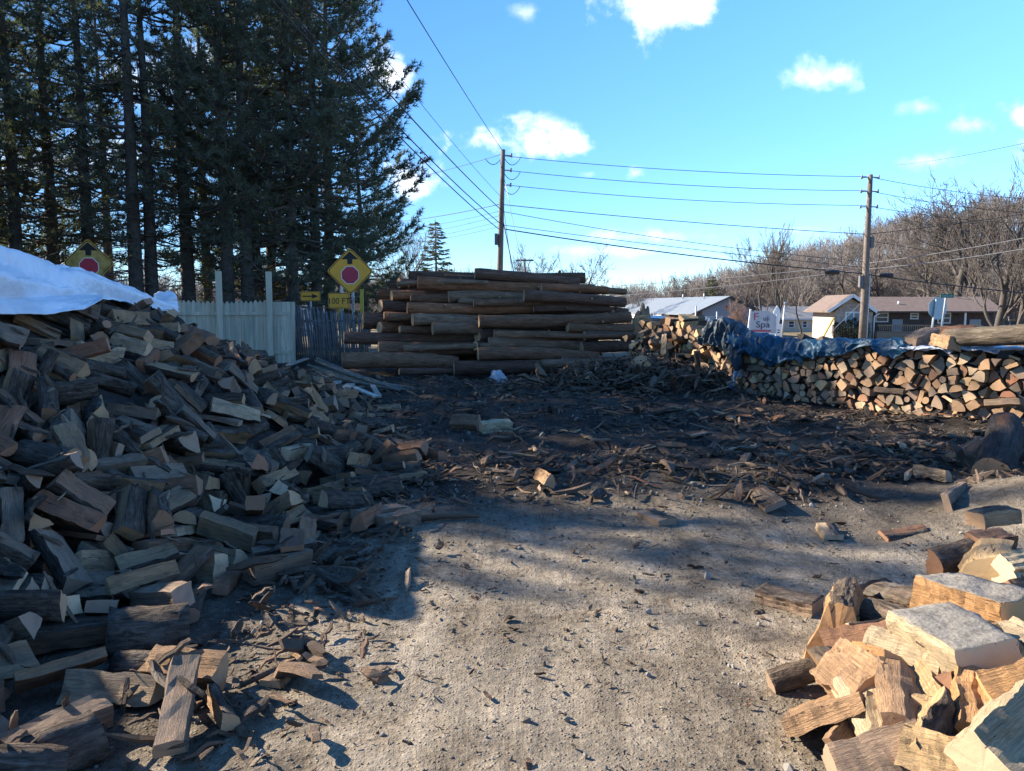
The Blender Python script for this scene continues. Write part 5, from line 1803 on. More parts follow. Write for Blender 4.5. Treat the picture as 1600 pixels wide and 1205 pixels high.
def bpart(root, name, m, fn):
    mb = MB(); fn(mb); return mb.build(name, m, root)
def window(root, x0, x1, z0, z1, y, cols=2, rows=1, fm=None, t=.07, gl=None):
    w = bpart(root, 'window', fm or WHITE, lambda b: ([b.box(((x0 + x1) / 2, y - .03, z), ((x1 - x0) / 2, .05, t / 2)) for z in (z0 + t / 2, z1 - t / 2)], [b.box((x, y - .03, (z0 + z1) / 2), (t / 2, .048, (z1 - z0) / 2 - t)) for x in (x0 + t / 2, x1 - t / 2)],
        [b.box((x0 + (x1 - x0) * i / cols, y - .03, (z0 + z1) / 2), (t / 2.4, .04, (z1 - z0) / 2 - t)) for i in range(1, cols)], [b.box(((x0 + x1) / 2, y - .03, z0 + (z1 - z0) * i / rows), ((x1 - x0) / 2 - t, .036, t / 2.4)) for i in range(1, rows)]))
    bpart(w, 'pane', gl or GLASS, lambda b: b.box(((x0 + x1) / 2, y - .008, (z0 + z1) / 2), ((x1 - x0) / 2 - t / 2, .012, (z1 - z0) / 2 - t / 2)))
    return w
def place(root, o, ang): root.location = o; root.rotation_euler = (0, 0, ang); return root

# --- ranch house with brown roof; local x runs along its front, depth Y = 85
k85 = 85 / 1200
def hx(px): return (px - 1290) * k85
def hz(py): return (478 - py) * k85 + CZ - (-2.3)
HB = at(1290, 478, 85); HB.z = -2.3
house = place(empty('ranch_house'), HB, R_(-3))
tag(house, 'low ranch house with long brown roof, stone gable front and white trim', 'house')
STONE = mk_brick('stone_front', (.50, .41, .33), (.34, .27, .22), (.44, .40, .36), 1.6, .42, .22); BRICK = mk_brick('dark_brick', (.12, .08, .068), (.09, .064, .058), (.12, .10, .095), 4.0)
BROWNROOF = simple('brown_shingle', (.165, .125, .108), .9, .18, 2.5, .3)
x_g0, x_g1, x_e = hx(1302), hx(1360), hx(1553); zE = hz(487); zR = hz(463)
bpart(house, 'gable_wall', STONE, lambda b: b.prism([(x_g0, -.4, 0), (x_g1, -.4, 0), (x_g1, -.4, zE), (hx(1325), -.4, zR - .18), (x_g0, -.4, zE)], (0, 7, 0)))
bpart(house, 'wall', BRICK, lambda b: b.box(((x_g1 + x_e) / 2 + .02, 3.6, zE / 2), ((x_e - x_g1) / 2, 2.6, zE / 2)))
rf = bpart(house, 'roof', BROWNROOF, lambda b: (b.prism([(x_g1 - 1.2, -.55, zE + .06), (x_g1 - 1.2, 3.6, zR), (x_g1 - 1.2, 7.6, zE + .06)], (hx(1558) - x_g1 + 1.2, 0, 0)),
    b.prism([(hx(1289), -1.2, zE - .06), (hx(1325), -1.2, zR + .02), (hx(1361), -1.2, zE - .06), (hx(1361), -1.2, zE + .1), (hx(1325), -1.2, zR + .2), (hx(1289), -1.2, zE + .1)], (0, 8.4, 0))))
bpart(house, 'rake_trim', WHITE, lambda b: (b.bar((hx(1288), -1.24, zE + .02), (hx(1325), -1.24, zR + .1), .07, .32), b.bar((hx(1325), -1.24, zR + .1), (hx(1362), -1.24, zE + .02), .07, .32)))
bpart(house, 'gutter', simple('dark_gutter', (.09, .07, .065), .6), lambda b: b.box(((x_g1 + hx(1558)) / 2 + .3, -.62, zE + .02), ((hx(1558) - x_g1) / 2 - .35, .06, .08)))
bpart(house, 'downspout', WHITE, lambda b: (b.bar((hx(1362), -.5, 0), (hx(1362), -.5, zE - .5), .12, .1), b.bar((hx(1362), -.5, zE - .5), (hx(1369), -.5, zE - .15), .12, .1)))
window(house, hx(1318), hx(1344), hz(512), hz(486.5), -.42, 2, 1, t=.16, gl=simple('curtained_glass', (.20, .27, .29), .15, .3, .8))
for a, b_, c, d in ((1372, 1392, 503, 488), (1425, 1438, 498.5, 488.5), (1467, 1487, 505, 488)): window(house, hx(a), hx(b_), hz(c), hz(d), 1.0, 1, 2, t=.12)
for a, b_, lab in ((1398, 1414, 0), (1516, 1533, 1)):
    d = bpart(house, 'door', simple('pale_door_%d' % lab, (.36, .38, .40), .6), lambda b: b.box((hx((a + b_) / 2), .97, hz(512) / 2 + .45), ((hx(b_) - hx(a)) / 2, .04, hz(488) / 2 - .35)))
    bpart(d, 'handle', STEEL, lambda b: b.box((hx(b_) - .18, .91, 1.5), (.03, .025, .09)))
DECKW = simple('deck_wood', (.30, .20, .135), .85, .2, 5)
dk = bpart(house, 'deck', DECKW, lambda b: (b.box((hx(1410), -.2, .55), (hx(1458) - hx(1410), 1.2, .55)),))
bpart(dk, 'railing', DECKW, lambda b: (b.box((hx(1410), -1.42, hz(507)), (hx(1458) - hx(1410), .05, .06)), b.box((hx(1410), -1.42, 1.2), (hx(1458) - hx(1410), .04, .04)), [b.box((hx(1362) + .25 + i * .21, -1.42, (1.26 + hz(507)) / 2), (.035, .035, (hz(507) - 1.38) / 2)) for i in range(31)]))
dk2 = bpart(house, 'deck', DECKW, lambda b: b.box((hx(1540), -.2, .5), (1.6, 1.2, .5)))
bpart(dk2, 'railing', simple('pale_rail', (.5, .45, .4)), lambda b: (b.box((hx(1540), -1.42, hz(511)), (1.6, .05, .05)), [b.box((hx(1540) - 1.5 + i * .23, -1.42, (1.04 + hz(511)) / 2), (.035, .035, (hz(511) - 1.14) / 2)) for i in range(14)]))
bpart(house, 'vent_pipe', WHITE, lambda b: b.tube([(hx(1410), 1.5, hz(475)), (hx(1410), 1.5, hz(470.5))], .12, 8))
bpart(house, 'post', WHITE, lambda b: b.box((hx(1499), -.4, hz(488) / 2), (.08, .08, hz(488) / 2)))
SHB = simple('clipped_evergreen', (.045, .058, .028), .9, .5, 9, .8)
for px, h, lab in ((1306, 12, 'first'), (1316, 14, ''), (1325, 16, ''), (1334, 19, ''), (1343, 14, ''), (1352, 16, '')):
    rnd = random.Random(px); rt = empty('clipped_shrub'); c = at(px, 530, 83); c.z = gz0(c.x, 83); rt.location = c; H_ = h * .0692 + 1.0
    a = Arr()
    for i in range(900):
        u, v = rnd.uniform(0, 6.283), rnd.random(); rr = .42 * math.sin(math.pi * (.08 + .9 * v)) ** .6 * rnd.uniform(.75, 1.05); p = Vector((math.cos(u) * rr, math.sin(u) * rr, .15 + v * H_)); e = Vector((math.cos(u), math.sin(u), .7)) * .11; w = Vector((-math.sin(u), math.cos(u), rnd.uniform(-.4, .4))) * .045; a.tri(p - w, p + w, p + e)
    np_mesh('crown', a.V, a.F, SHB, rt); bpart(rt, 'trunk', PINEBARK, lambda b: b.tube([(0, 0, 0), (0, 0, H_ * .8)], .06, 6))
    tag(rt, {1306: 'shortest rounded evergreen at the outer corner of the stone gable', 1316: 'second clipped evergreen along the stone gable', 1325: 'rounded evergreen under the left half of the gable window', 1334: 'tallest clipped evergreen before the gable window', 1343: 'low clipped evergreen beside the utility pole', 1352: 'clipped evergreen just past the utility pole'}[px], 'shrub', 'clipped evergreens in front of the stone gable')

# --- long grey-blue shop building
AX = math.atan2(30, -5.4)
gb = place(empty('shop_building'), (23.4, 95, -2.1), AX - math.pi / 2)      # local y runs away along the building, x across the gable
tag(gb, 'long low building with pale metal roof and grey blue gable', 'building')
BLUEW = mk_sheet('grey_blue_siding', (.185, .225, .285), 0, 3.2, .6, .06, .01); SHOPW = simple('brown_shopfront', (.13, .098, .085), .85, .2, 2)
RIB = mk_sheet('ribbed_metal_roof', (.20, .23, .26), 1, 1.1, .55, .08, .04, .1)
e_z, r_z, LB, WB = 3.22, 4.85, 31.0, 7.0
bpart(gb, 'gable_wall', BLUEW, lambda b: b.prism([(0, 0, 0), (WB, 0, 0), (WB, 0, e_z), (WB / 2, 0, r_z - .12), (0, 0, e_z)], (0, .2, 0)))
bpart(gb, 'wall', SHOPW, lambda b: (b.box((.1, LB / 2 + .2, e_z / 2), (.1, LB / 2, e_z / 2)), b.box((WB - .1, LB / 2 + .2, e_z / 2), (.1, LB / 2, e_z / 2))))
bpart(gb, 'roof', RIB, lambda b: (b.prism([(-1.6, -.5, e_z - .6), (WB / 2, -.5, r_z), (WB / 2, -.5, r_z + .12), (-1.6, -.5, e_z - .48)], (0, LB + 1, 0)), b.prism([(WB / 2, -.5, r_z), (WB + .5, -.5, e_z - .1), (WB + .5, -.5, e_z + .02), (WB / 2, -.5, r_z + .12)], (0, LB + 1, 0))))
bpart(gb, 'rake_trim', simple('dark_trim', (.05, .055, .065), .6), lambda b: (b.bar((-1.6, -.54, e_z - .56), (WB / 2, -.54, r_z + .04), .06, .22), b.bar((WB / 2, -.54, r_z + .04), (WB + .5, -.54, e_z - .06), .06, .22)))
bpart(gb, 'corner_trim', WHITE, lambda b: b.box((WB + .04, -.06, e_z / 2), (.12, .09, e_z / 2)))
for i in range(5): bpart(gb, 'porch_post', WHITE, lambda b: b.box((-1.4, 1 + i * 6.5, (e_z - .6) / 2), (.07, .07, (e_z - .6) / 2)))
[bpart(gb, 'vent_pipe', STEEL, lambda b: b.tube([(WB / 2 - .6, y, r_z - .3), (WB / 2 - .6, y, r_z + .55)], .08, 6)) for y in (6, 13)]
bpart(gb, 'lamp_bracket', BLACK, lambda b: b.box((WB / 2 - .1, -.12, r_z - 1.3), (.16, .14, .2)))
gr_ = bpart(gb, 'foundation', simple('pale_plinth', (.62, .6, .56)), lambda b: b.box((-.04, 3.0, .35), (.06, 3.0, .35)))
def shopwin(y0, y1, z0, z1, m, name):
    f = bpart(gb, name, WHITE, lambda b: b.box((-.03, (y0 + y1) / 2, (z0 + z1) / 2), (.05, (y1 - y0) / 2, (z1 - z0) / 2))); bpart(f, 'pane', m, lambda b: b.box((-.09, (y0 + y1) / 2, (z0 + z1) / 2), (.02, (y1 - y0) / 2 - .1, (z1 - z0) / 2 - .1)))
for y0, y1, z0, z1, nm in ((1.0, 2.9, .9, 2.3, 'window'), (4.4, 5.6, .05, 2.1, 'door'), (7.5, 10.5, .7, 2.2, 'window'), (12.0, 13.4, .05, 2.1, 'door'), (13.8, 17, .7, 2.2, 'window'), (20, 24, .7, 2.2, 'window'), (25, 26.3, .05, 2.1, 'door')): shopwin(y0, y1, z0, z1, GLASS, nm)
for y in (10.8, 21.5): bpart(gb, 'shop_sign', WHITE, lambda b: b.box((-1.66, y, e_z - .95), (.04, 1.5, .3)))

# --- pale middle house
mh = place(empty('pale_house'), at(1172, 478, 112), R_(-4)); mh.location.z = -2.4
k112 = 112 / 1200; tag(mh, 'pale cream house with grey roof half hidden by bare brush', 'house')
w_ = 118 * k112
bpart(mh, 'wall', simple('cream_siding', (.62, .54, .42), .8, .1, 2), lambda b: b.box((w_ / 2, 3, 1.15), (w_ / 2 - .2, 2.6, 1.15)))
bpart(mh, 'roof', simple('grey_shingle', (.19, .20, .215), .9, .2, 2, .3), lambda b: b.prism([(0, -.1, 2.2), (0, 3, 4.0), (0, 6.2, 2.2)], (w_, 0, 0)))
bpart(mh, 'eave_board', WHITE, lambda b: b.box((w_ / 2, -.14, 2.2), (w_ / 2, .05, .12)))
for a, b_ in ((.8, 1.7), (5.6, 6.5), (7.6, 8.3)): window(mh, a, b_, .9, 1.9, .38, 1, 2, t=.1)
bpart(mh, 'door', simple('brown_door', (.16, .1, .07)), lambda b: b.box((4.4, .37, 1.0), (.45, .05, 1.0)))
# --- pale building behind the pines on the left
lh = place(empty('pale_garage'), at(-30, 478, 46), R_(4)); lh.location.z = -.2; tag(lh, 'pale blue grey garage glimpsed through the pines above the tarp', 'garage')
bpart(lh, 'wall', simple('pale_blue_siding', (.52, .56, .60), .8, .1, 2), lambda b: b.box((2.6, 3, 1.7), (2.6, 3, 1.7)))
bpart(lh, 'roof', simple('pale_roof', (.5, .5, .5), .9), lambda b: b.prism([(-.3, -.4, 3.41), (-.3, 3, 5.0), (-.3, 6.4, 3.41)], (5.8, 0, 0)))
bpart(lh, 'door', WHITE, lambda b: b.box((2.6, -.03, 1.2), (1.3, .04, 1.2)))
l2 = place(empty('small_shed'), at(424, 478, 47), R_(-2)); l2.location.z = -.3; tag(l2, 'pale grey shed glimpsed between the pine trunks above the board fence', 'shed')
bpart(l2, 'wall', simple('shed_siding', (.42, .44, .45), .8, .1, 2), lambda b: b.prism([(0, 0, 0), (2.5, 0, 0), (2.5, 0, 2.5), (1.25, 0, 3.4), (0, 0, 2.5)], (0, 3, 0)))
bpart(l2, 'roof', simple('shed_roof', (.3, .3, .3), .9), lambda b: (b.bar((-.3, 1.5, 2.32), (1.25, 1.5, 3.46), 3.3, .06), b.bar((1.25, 1.5, 3.46), (2.8, 1.5, 2.32), 3.3, .06)))
bpart(l2, 'door', WHITE, lambda b: b.box((1.25, -.03, 1.0), (.45, .04, 1.0)))

# --- utility poles and wires
POLEW = simple('pole_wood', (.165, .135, .115), .9, .3, 4.0, .4); WIRE = simple('cable_black', (.03, .03, .035), .6); INS = simple('insulator_grey', (.30, .31, .33), .4)
def utility_pole(px_t, py_t, px_b, Y, r, label):
    t, b = at(px_t, py_t, Y), at(px_b, 530, Y); zb = gz0(b.x, Y); k = (zb - b.z) / (t.z - b.z); b = b + (t - b) * k
    root = empty('utility_pole', b); tag(root, label, 'utility pole'); d = t - b
    bpart(root, 'pole', POLEW, lambda m: m.tube([d * s for s in (0, .25, .5, .75, 1)], [r * (1.15 - .45 * s) for s in (0, .25, .5, .75, 1)], 10))
    return root, b, d
P1, b1, d1 = utility_pole(786, 234, 778.5, 42, .17, 'tall wooden utility pole rising behind the log pile with wires fanning from it')
P2, b2, d2 = utility_pole(1360, 273, 1347.5, 42, .18, 'wooden utility pole in front of the ranch house gable')
def onpole(b, d, py, px0, Y): 
    p = at(px0, py, Y); s = (p.z - b.z) / d.z; return d * s
for P, b, d, ys, px in ((P1, b1, d1, (243, 266, 289), 786), (P2, b2, d2, (277, 299, 323), 1358)):
    for y in ys:
        q = onpole(b, d, y, px, 42)
        for s in (1, -1) if P is P2 else (1,):
            mb = MB(); mb.bar(q, q + Vector((.45 * s, -.02, -.02)), .06, .06); mb.tube([q + Vector((.45 * s, 0, -.1)), q + Vector((.45 * s, 0, .1))], .055, 8); mb.build('insulator', INS, P)
def jumper(P, a, c, sag):
    m = [a.lerp(c, i / 8) - Vector((0, 0, sag * 4 * (i / 8) * (1 - i / 8))) for i in range(9)]; mb = MB(); mb.tube(m, .018, 4); mb.build('jumper_wire', WIRE, P)
for y in (243, 266, 289): q = onpole(b1, d1, y, 786, 42); jumper(P1, q, q + Vector((.95, 0, -.1)), .45)
q = onpole(b1, d1, 243, 786, 42); jumper(P1, q, q + Vector((-.95, 0, -.15)), .4)
for P, b, d, y, px, sx in ((P1, b1, d1, 374, 783, -1), (P2, b2, d2, 440, 1351, -1), (P2, b2, d2, 379, 1354, 1)):
    q = onpole(b, d, y, px, 42); mb = MB(); mb.box(q + Vector((sx * .24, 0, 0)), (.09, .11, .3)); mb.build('equipment_box', simple('box_grey', (.13, .13, .14), .6), P)
q = onpole(b2, d2, 500, 1350, 42); mb = MB(); mb.bar(q + Vector((.19, -.06, -1.2)), q + Vector((.23, -.06, 2.4)), .05, .06); mb.build('conduit', STEEL, P2)
WG = 'overhead wires of the two utility poles'
def wire(a, c, sag, r, label, n=24, name='overhead_wire', m=None, group=WG):
    a, c = Vector(a), Vector(c); o = a.copy(); mb = MB(); mb.tube([a.lerp(c, i / n) - Vector((0, 0, sag * 4 * (i / n) * (1 - i / n))) - o for i in range(n + 1)], r, 5)
    w = mb.build(name, m or WIRE, None, o); return tag(w, label, 'wire', group)
A = lambda px, py, Y=42: at(px, py, Y)
names = ['top', 'second', 'third']
for i, (y1, y2, s) in enumerate(((244, 276, .22), (266, 298, .25), (289, 321, .25))):
    wire(A(790, y1), A(1354, y2), s, .016, '%s wire between the two utility poles' % names[i].capitalize() if 0 else names[i] + ' wire from the top between the two utility poles')
for (y1, y2, s, r, l) in ((320, 366, .12, .020, 'wire from the left pole reaching the right pole at mid height'), (331, 409, .25, .016, 'sagging wire below the mid height one between the poles'), (352, 418, .1, .016, 'thin lower wire between the two poles above the thick cable'), (358, 428, .18, .032, 'thick lowest cable between the two poles carrying a splice case')):
    wire(A(788, y1), A(1352, y2), s, r, l)
WH = simple('pale_cable', (.24, .24, .25), .5)
wire(A(960, 447, 52), A(1351, 413, 43), .1, .018, 'pale cable rising from the log pile to the right pole', m=WH); wire(A(960, 463, 52), A(1351, 421, 43), .1, .018, 'pale cable just below its twin left of the right pole', m=WH)
wire(A(1352, 412, 43), A(1700, 352, 36), .12, .018, 'pale cable climbing right from the right pole, upper of two', m=WH); wire(A(1352, 421, 43), A(1700, 371, 36), .15, .018, 'pale cable climbing right from the right pole, lower of two', m=WH)
wire(A(1356, 366), A(1700, 318, 38), .1, .018, 'wire leaving the right pole at mid height and rising right')
for i, (a, b_, r) in enumerate(((277, 316, .015), (299, 338, .015), (323, 352, .015))): wire(A(1361, a), A(1700, b_, 40), .25, r, names[i] + ' wire from the top leaving the right pole to the right')
wire(A(1354, 429), A(1700, 466, 40), .1, .032, 'thick dark cable leaving the right pole and falling right'); wire(A(1356, 376), A(1700, 424, 40), .1, .016, 'thin wire falling right from the boxes of the right pole')
wire(A(1400, 258, 60), A(1700, 200, 30), .2, .012, 'single wire crossing the sky at the right edge')
for (px, py, lab) in ((1300, 425, 'black splice case on the thick cable left of the right pole'), (1384, 430, 'black splice case on the thick cable right of the right pole')):
    p = at(px, py, 42); mb = MB(); mb.tube([(-.42, 0, 0), (-.36, 0, 0), (.36, 0, -.02), (.42, 0, -.02)], [.04, .13, .13, .04], 8); tag(mb.build('splice_case', WIRE, None, p), lab, 'splice case')
wire(A(785, 235), at(560, -125, 16), .1, .014, 'wire dropping to the top of the left pole from overhead', 40)
wire(A(783, 308), at(430, -135, 17), .25, .010, 'thin wire dropping to the middle of the left pole across the sky', 40)
wire(A(782, 327), at(360, -140, 15), .25, .022, 'bundled cable crossing the pine crowns to the left pole', 40)
wire(A(780, 348), at(300, -150, 15), .3, .022, 'heavy cable crossing the pine crowns to the left pole, upper of a pair', 40); wire(A(778, 357), at(296, -142, 15), .34, .022, 'heavy cable crossing the pine crowns to the left pole, lower of a pair', 40)
wire(A(784, 241), A(520, 297, 55), .3, .014, 'wire running left from the top of the left pole into the pines'); wire(A(782, 319), A(520, 352, 55), .3, .018, 'wire running left from mid height of the left pole into the pines')
for i, (a, b_) in enumerate(((330, 364), (337, 376), (346, 384), (354, 388))): wire(A(781, a), A(560, b_, 58), .25, .010, ('highest', 'second', 'third', 'lowest')[i] + ' of four thin wires running left low on the left pole')
for (py, x2, lab) in ((268, 826, 'guy wire running from the upper part of the left pole down to the right'), (318, 806, 'guy wire running from the middle of the left pole down to the right'), (345, 812, 'thick guy wire low on the left pole')):
    a = A(786, py); b_ = at(x2, 470, 40); wire(a, b_, 0, .014 if py < 340 else .03, lab, 4, 'guy_wire', STEEL if py < 300 else None, 'guy wires of the left utility pole')
gw = wire(A(1349, 470), at(1272, 545, 40), 0, .012, 'guy wire in front of the ranch house gable', 3, 'guy_wire', STEEL, None)
mb = MB(); a, c = at(1303, 497, 40), at(1276, 545, 40); mb.tube([a - c, (a - c) * .5, (0, 0, 0)], .045, 8); tag(mb.build('guy_guard', simple('yellow_plastic', (.62, .36, .05), .5), None, c), 'slanting yellow guard sleeve on the guy wire by the gable', 'guard')
# a cross-armed pole far behind the log pile
p = at(820, 407, 95); b_ = p.copy(); b_.z = -2; rt = empty('utility_pole', b_); tag(rt, 'small distant pole with a crossarm above the log pile', 'utility pole')
bpart(rt, 'pole', POLEW, lambda m: m.tube([(0, 0, 0), (0, 0, p.z - b_.z + .25)], .12, 6)); bpart(rt, 'crossarm', POLEW, lambda m: m.box((0, -.14, p.z - b_.z), (1.05, .06, .1)))

# --- road signs
YEL = simple('sign_yellow', (.78, .36, .035), .45, .08, 4); RED = simple('sign_red', (.42, .03, .06), .45, .08, 4); SWHITE = simple('sign_white', (.70, .66, .60), .5, .05, 4); YPOST = simple('yellow_post', (.50, .36, .05), .6, .2, 5); GREENS = simple('sign_green', (.01, .17, .12), .5, .1, 4)
def rpoly(c, n, r, a0=0.0, y=0.0): return [(c[0] + r * math.cos(a0 + 2 * math.pi * i / n), y, c[1] + r * math.sin(a0 + 2 * math.pi * i / n)) for i in range(n)]
def rounded(pts, rr, n=4):
    out = []
    for i, p in enumerate(pts):
        p = Vector(p); a = Vector(pts[i - 1]); b = Vector(pts[(i + 1) % len(pts)]); u = (a - p).normalized(); v = (b - p).normalized()
        for k in range(n + 1): t = k / n; out.append(p + u * rr * (1 - t) ** 2 + v * rr * t ** 2)
    return out
def plate(root, name, m, pts, y, th=.004): mb = MB(); mb.prism([(q[0], y, q[2]) for q in pts], (0, -th, 0)); return mb.build(name, m, root)
def text(root, body, size, m, loc, rot=(math.pi / 2, 0, 0), sx=1.0, name='lettering'):
    c = bpy.data.curves.new(name, 'FONT'); c.body = body; c.size = size; c.align_x = 'CENTER'; c.align_y = 'CENTER'; c.extrude = .002; c.materials.append(m)
    tmp = bpy.data.objects.new('tmp', c); COL.objects.link(tmp); me = bpy.data.meshes.new_from_object(tmp.evaluated_get(bpy.context.evaluated_depsgraph_get())); bpy.data.objects.remove(tmp); bpy.data.curves.remove(c)
    me.name = name; me.materials.clear(); me.materials.append(m); o = bpy.data.objects.new(name, me); COL.objects.link(o); o.parent = root; o.location = loc; o.rotation_euler = rot; o.scale = (sx, 1, 1); return o
def stop_ahead(px, py, Y, half_px, label, shadow_spots=False, rz=0.0):
    c = at(px, py, Y); zb = gz0(c.x, Y); root = empty('stop_ahead_sign', (c.x, c.y, zb), rz); tag(root, label, 'road sign'); h = half_px * Y / 1200; z = c.z - zb
    dm = lambda r: rounded([(0, 0, z + r), (r, 0, z), (0, 0, z - r), (-r, 0, z)], .16 * h)
    bd = plate(root, 'sign_plate', YEL, dm(h), 0, .006); plate(bd, 'border', BLACK, dm(h * .965), -.0062, .002); plate(bd, 'inner_field', YEL if not shadow_spots else simple('spot_shaded_yellow', (.42, .28, .08), .6, .5, 3.5), dm(h * .925), -.0084, .002)
    plate(bd, 'octagon_edge', SWHITE, rpoly((0, z - .16 * h), 8, .41 * h, math.pi / 8), -.0106, .002); plate(bd, 'stop_octagon', RED, rpoly((0, z - .16 * h), 8, .375 * h, math.pi / 8), -.0128, .002)
    u = h; plate(bd, 'arrow_symbol', BLACK, [(-.37 * u, 0, z + .50 * u), (-.11 * u, 0, z + .50 * u), (-.11 * u, 0, z + .30 * u), (.11 * u, 0, z + .30 * u), (.11 * u, 0, z + .50 * u), (.37 * u, 0, z + .50 * u), (0, 0, z + .83 * u)], -.0106, .002)
    return root, z, h
s1, z1, h1 = stop_ahead(547, 424, 23.2, 36.5, 'clean yellow stop ahead diamond sign above the grey picket fence')
for dx, m in ((-.27, STEEL), (.06, STEEL)): bpart(s1, 'post', m, lambda b: b.box((dx, .05, (z1 - .1) / 2), (.035, .03, (z1 + .1) / 2)))
s2, z2, h2 = stop_ahead(139, 411, 22.5, 38, 'shadow spotted yellow stop ahead diamond sign half hidden by the white tarp', True, R_(8))  # darker blotches in this sign's yellow are painted shadow spots
bpart(s2, 'post', STEEL, lambda b: b.box((0, .06, z2 / 2), (.035, .03, z2 / 2 + .1)))
def plaque(px, py, Y, w, h, label, rz=0.0):
    c = at(px, py, Y); zb = gz0(c.x, Y); root = empty('warning_plaque', (c.x, c.y, zb), rz); tag(root, label, 'road sign'); z = c.z - zb; W_, H_ = w * Y / 2400, h * Y / 2400
    rc = lambda e: rounded([(-W_ + e, 0, z - H_ + e), (W_ - e, 0, z - H_ + e), (W_ - e, 0, z + H_ - e), (-W_ + e, 0, z + H_ - e)], .03)
    b = plate(root, 'sign_plate', YEL, rc(0), 0, .005); plate(b, 'border', BLACK, rc(.012), -.0052, .002); plate(b, 'inner_field', YEL, rc(.024), -.0074, .002); return root, b, z, W_, H_
pl, pb, z, W_, H_ = plaque(529.5, 470, 22.6, 33, 24, 'yellow distance plate reading 100 FT under the diamond sign')
text(pl, '100 FT', .25, BLACK, (0, -.012, z - .015), sx=.92); bpart(pl, 'post', YPOST, lambda b: b.box((0, .04, z / 2), (.03, .025, z / 2)))
pl, pb, z, W_, H_ = plaque(485, 463, 25.5, 31, 15, 'yellow plate with a black arrow pointing right above the picket fence'); u = W_
plate(pl, 'arrow_symbol', BLACK, [(-.78 * u, 0, z - .06 * u), (.2 * u, 0, z - .06 * u), (.12 * u, 0, z - .26 * u), (.82 * u, 0, z), (.12 * u, 0, z + .26 * u), (.2 * u, 0, z + .06 * u), (-.78 * u, 0, z + .06 * u)], -.0096, .002)
bpart(pl, 'post', STEEL, lambda b: b.box((0, .04, z / 2), (.03, .025, z / 2)))
yp = at(565, 453, 22.6); mb = MB(); mb.box((0, 0, yp.z / 2), (.045, .035, yp.z / 2)); mb.box((0, 0, yp.z + .01), (.05, .04, .012)); tag(mb.build('marker_post', YPOST, None, (yp.x, 22.6, 0)), 'slim yellow marker post between the diamond sign and the logs', 'post')
# stop sign seen from behind, and the street name sign
SBACK = simple('bare_aluminium', (.42, .47, .49), .5, .08, 3, 0, .3)
c = at(1465, 482, 26); zb = gz0(c.x, 26); st_ = empty('stop_sign', (c.x, 26, zb), R_(16)); tag(st_, 'octagonal stop sign seen from its bare metal back above the wood stack', 'road sign')
mb = MB(); mb.prism(rpoly((.0, c.z - zb), 8, .40, math.pi / 8), (0, .004, 0)); mb.build('sign_plate', SBACK, st_); plate(st_, 'sign_face', RED, rpoly((0, c.z - zb), 8, .39, math.pi / 8), .0088, .003)
bpart(st_, 'post', STEEL, lambda b: b.bar((-.32, -.04, -.1), (-.13, -.04, c.z - zb + .3), .06, .04))
c = at(1480, 462.5, 25.6); zb = gz0(c.x, 25.6); sn = empty('street_name_sign', (c.x, 25.6, zb), R_(4)); tag(sn, 'small green street name blade on a metal post beside the stop sign back', 'street sign'); z = c.z - zb
bpart(sn, 'blade', GREENS, lambda b: b.box((0, 0, z), (.225, .006, .062))); text(sn, 'Rebecca Dr', .082, SWHITE, (0, -.010, z), sx=.9); bpart(sn, 'post', STEEL, lambda b: b.bar((-.2, .03, -.1), (-.02, .03, z - .06), .05, .05))
# spa sign, banner and small boards along the road
c = at(1192, 503, 47); zb = gz0(c.x, 47); fs = empty('spa_sign', (c.x, 47, zb), R_(-3)); tag(fs, 'white roadside sign board reading Fuji Spa in script', 'sign'); z = c.z - zb; hw, hh = 20 * 47 / 1200, 18 * 47 / 1200
PINK = simple('faded_red_paint', (.42, .10, .14), .6, .2, 5); NAVY = simple('dark_blue_paint', (.06, .05, .11), .6, .1)
SB = simple('weathered_white_board', (.46, .50, .55), .6, .12, 2.5)
bpart(fs, 'board', SB, lambda b: b.prism([(-hw, 0, z - hh), (hw, 0, z - hh), (hw, 0, z + hh * .55), (hw * .3, 0, z + hh), (-hw, 0, z + hh * .85)], (0, .06, 0)))
bpart(fs, 'post', WHITE, lambda b: b.bar((-hw - .16, -.05, 0), (-hw + .02, -.05, z + hh * 1.1), .1, .1)); bpart(fs, 'post', WHITE, lambda b: b.bar((hw + .05, .02, 0), (hw + .05, .02, z + hh * .6), .09, .09))
text(fs, 'F', .62, PINK, (-.42, -.03, z + .29), sx=1.3); text(fs, 'uji', .42, NAVY, (.20, -.03, z + .20)); text(fs, 'Spa', .54, NAVY, (.0, -.03, z - .18), sx=1.15)
bpart(fs, 'red_stripe', PINK, lambda b: b.box((-.1, -.012, z - hh + .16), (hw * .75, .008, .06)))
c = at(1213, 508, 49); zb = gz0(c.x, 49); fb = empty('feather_banner', (c.x, 49, zb)); tag(fb, 'tall narrow white feather banner right of the spa sign', 'banner'); z = at(1213, 477, 49).z - zb; w = .26
bpart(fb, 'flag', WHITE, lambda b: b.prism([(-w * .6, 0, z - 1.3), (w * .6, 0, z - 1.3), (w, 0, z - .7), (w * .8, 0, z - .3), (.02, 0, z), (-w * .7, 0, z - .35), (-w, 0, z - .8)], (0, .03, 0))); bpart(fb, 'pole', STEEL, lambda b: b.tube([(0, .04, 0), (0, .04, z - .2)], .025, 6))
c = at(1212, 519, 48); zb = gz0(c.x, 48); bd = empty('notice_board', (c.x, 48, zb)); tag(bd, 'low white notice board with dark lines under the feather banner', 'sign'); z = c.z - zb
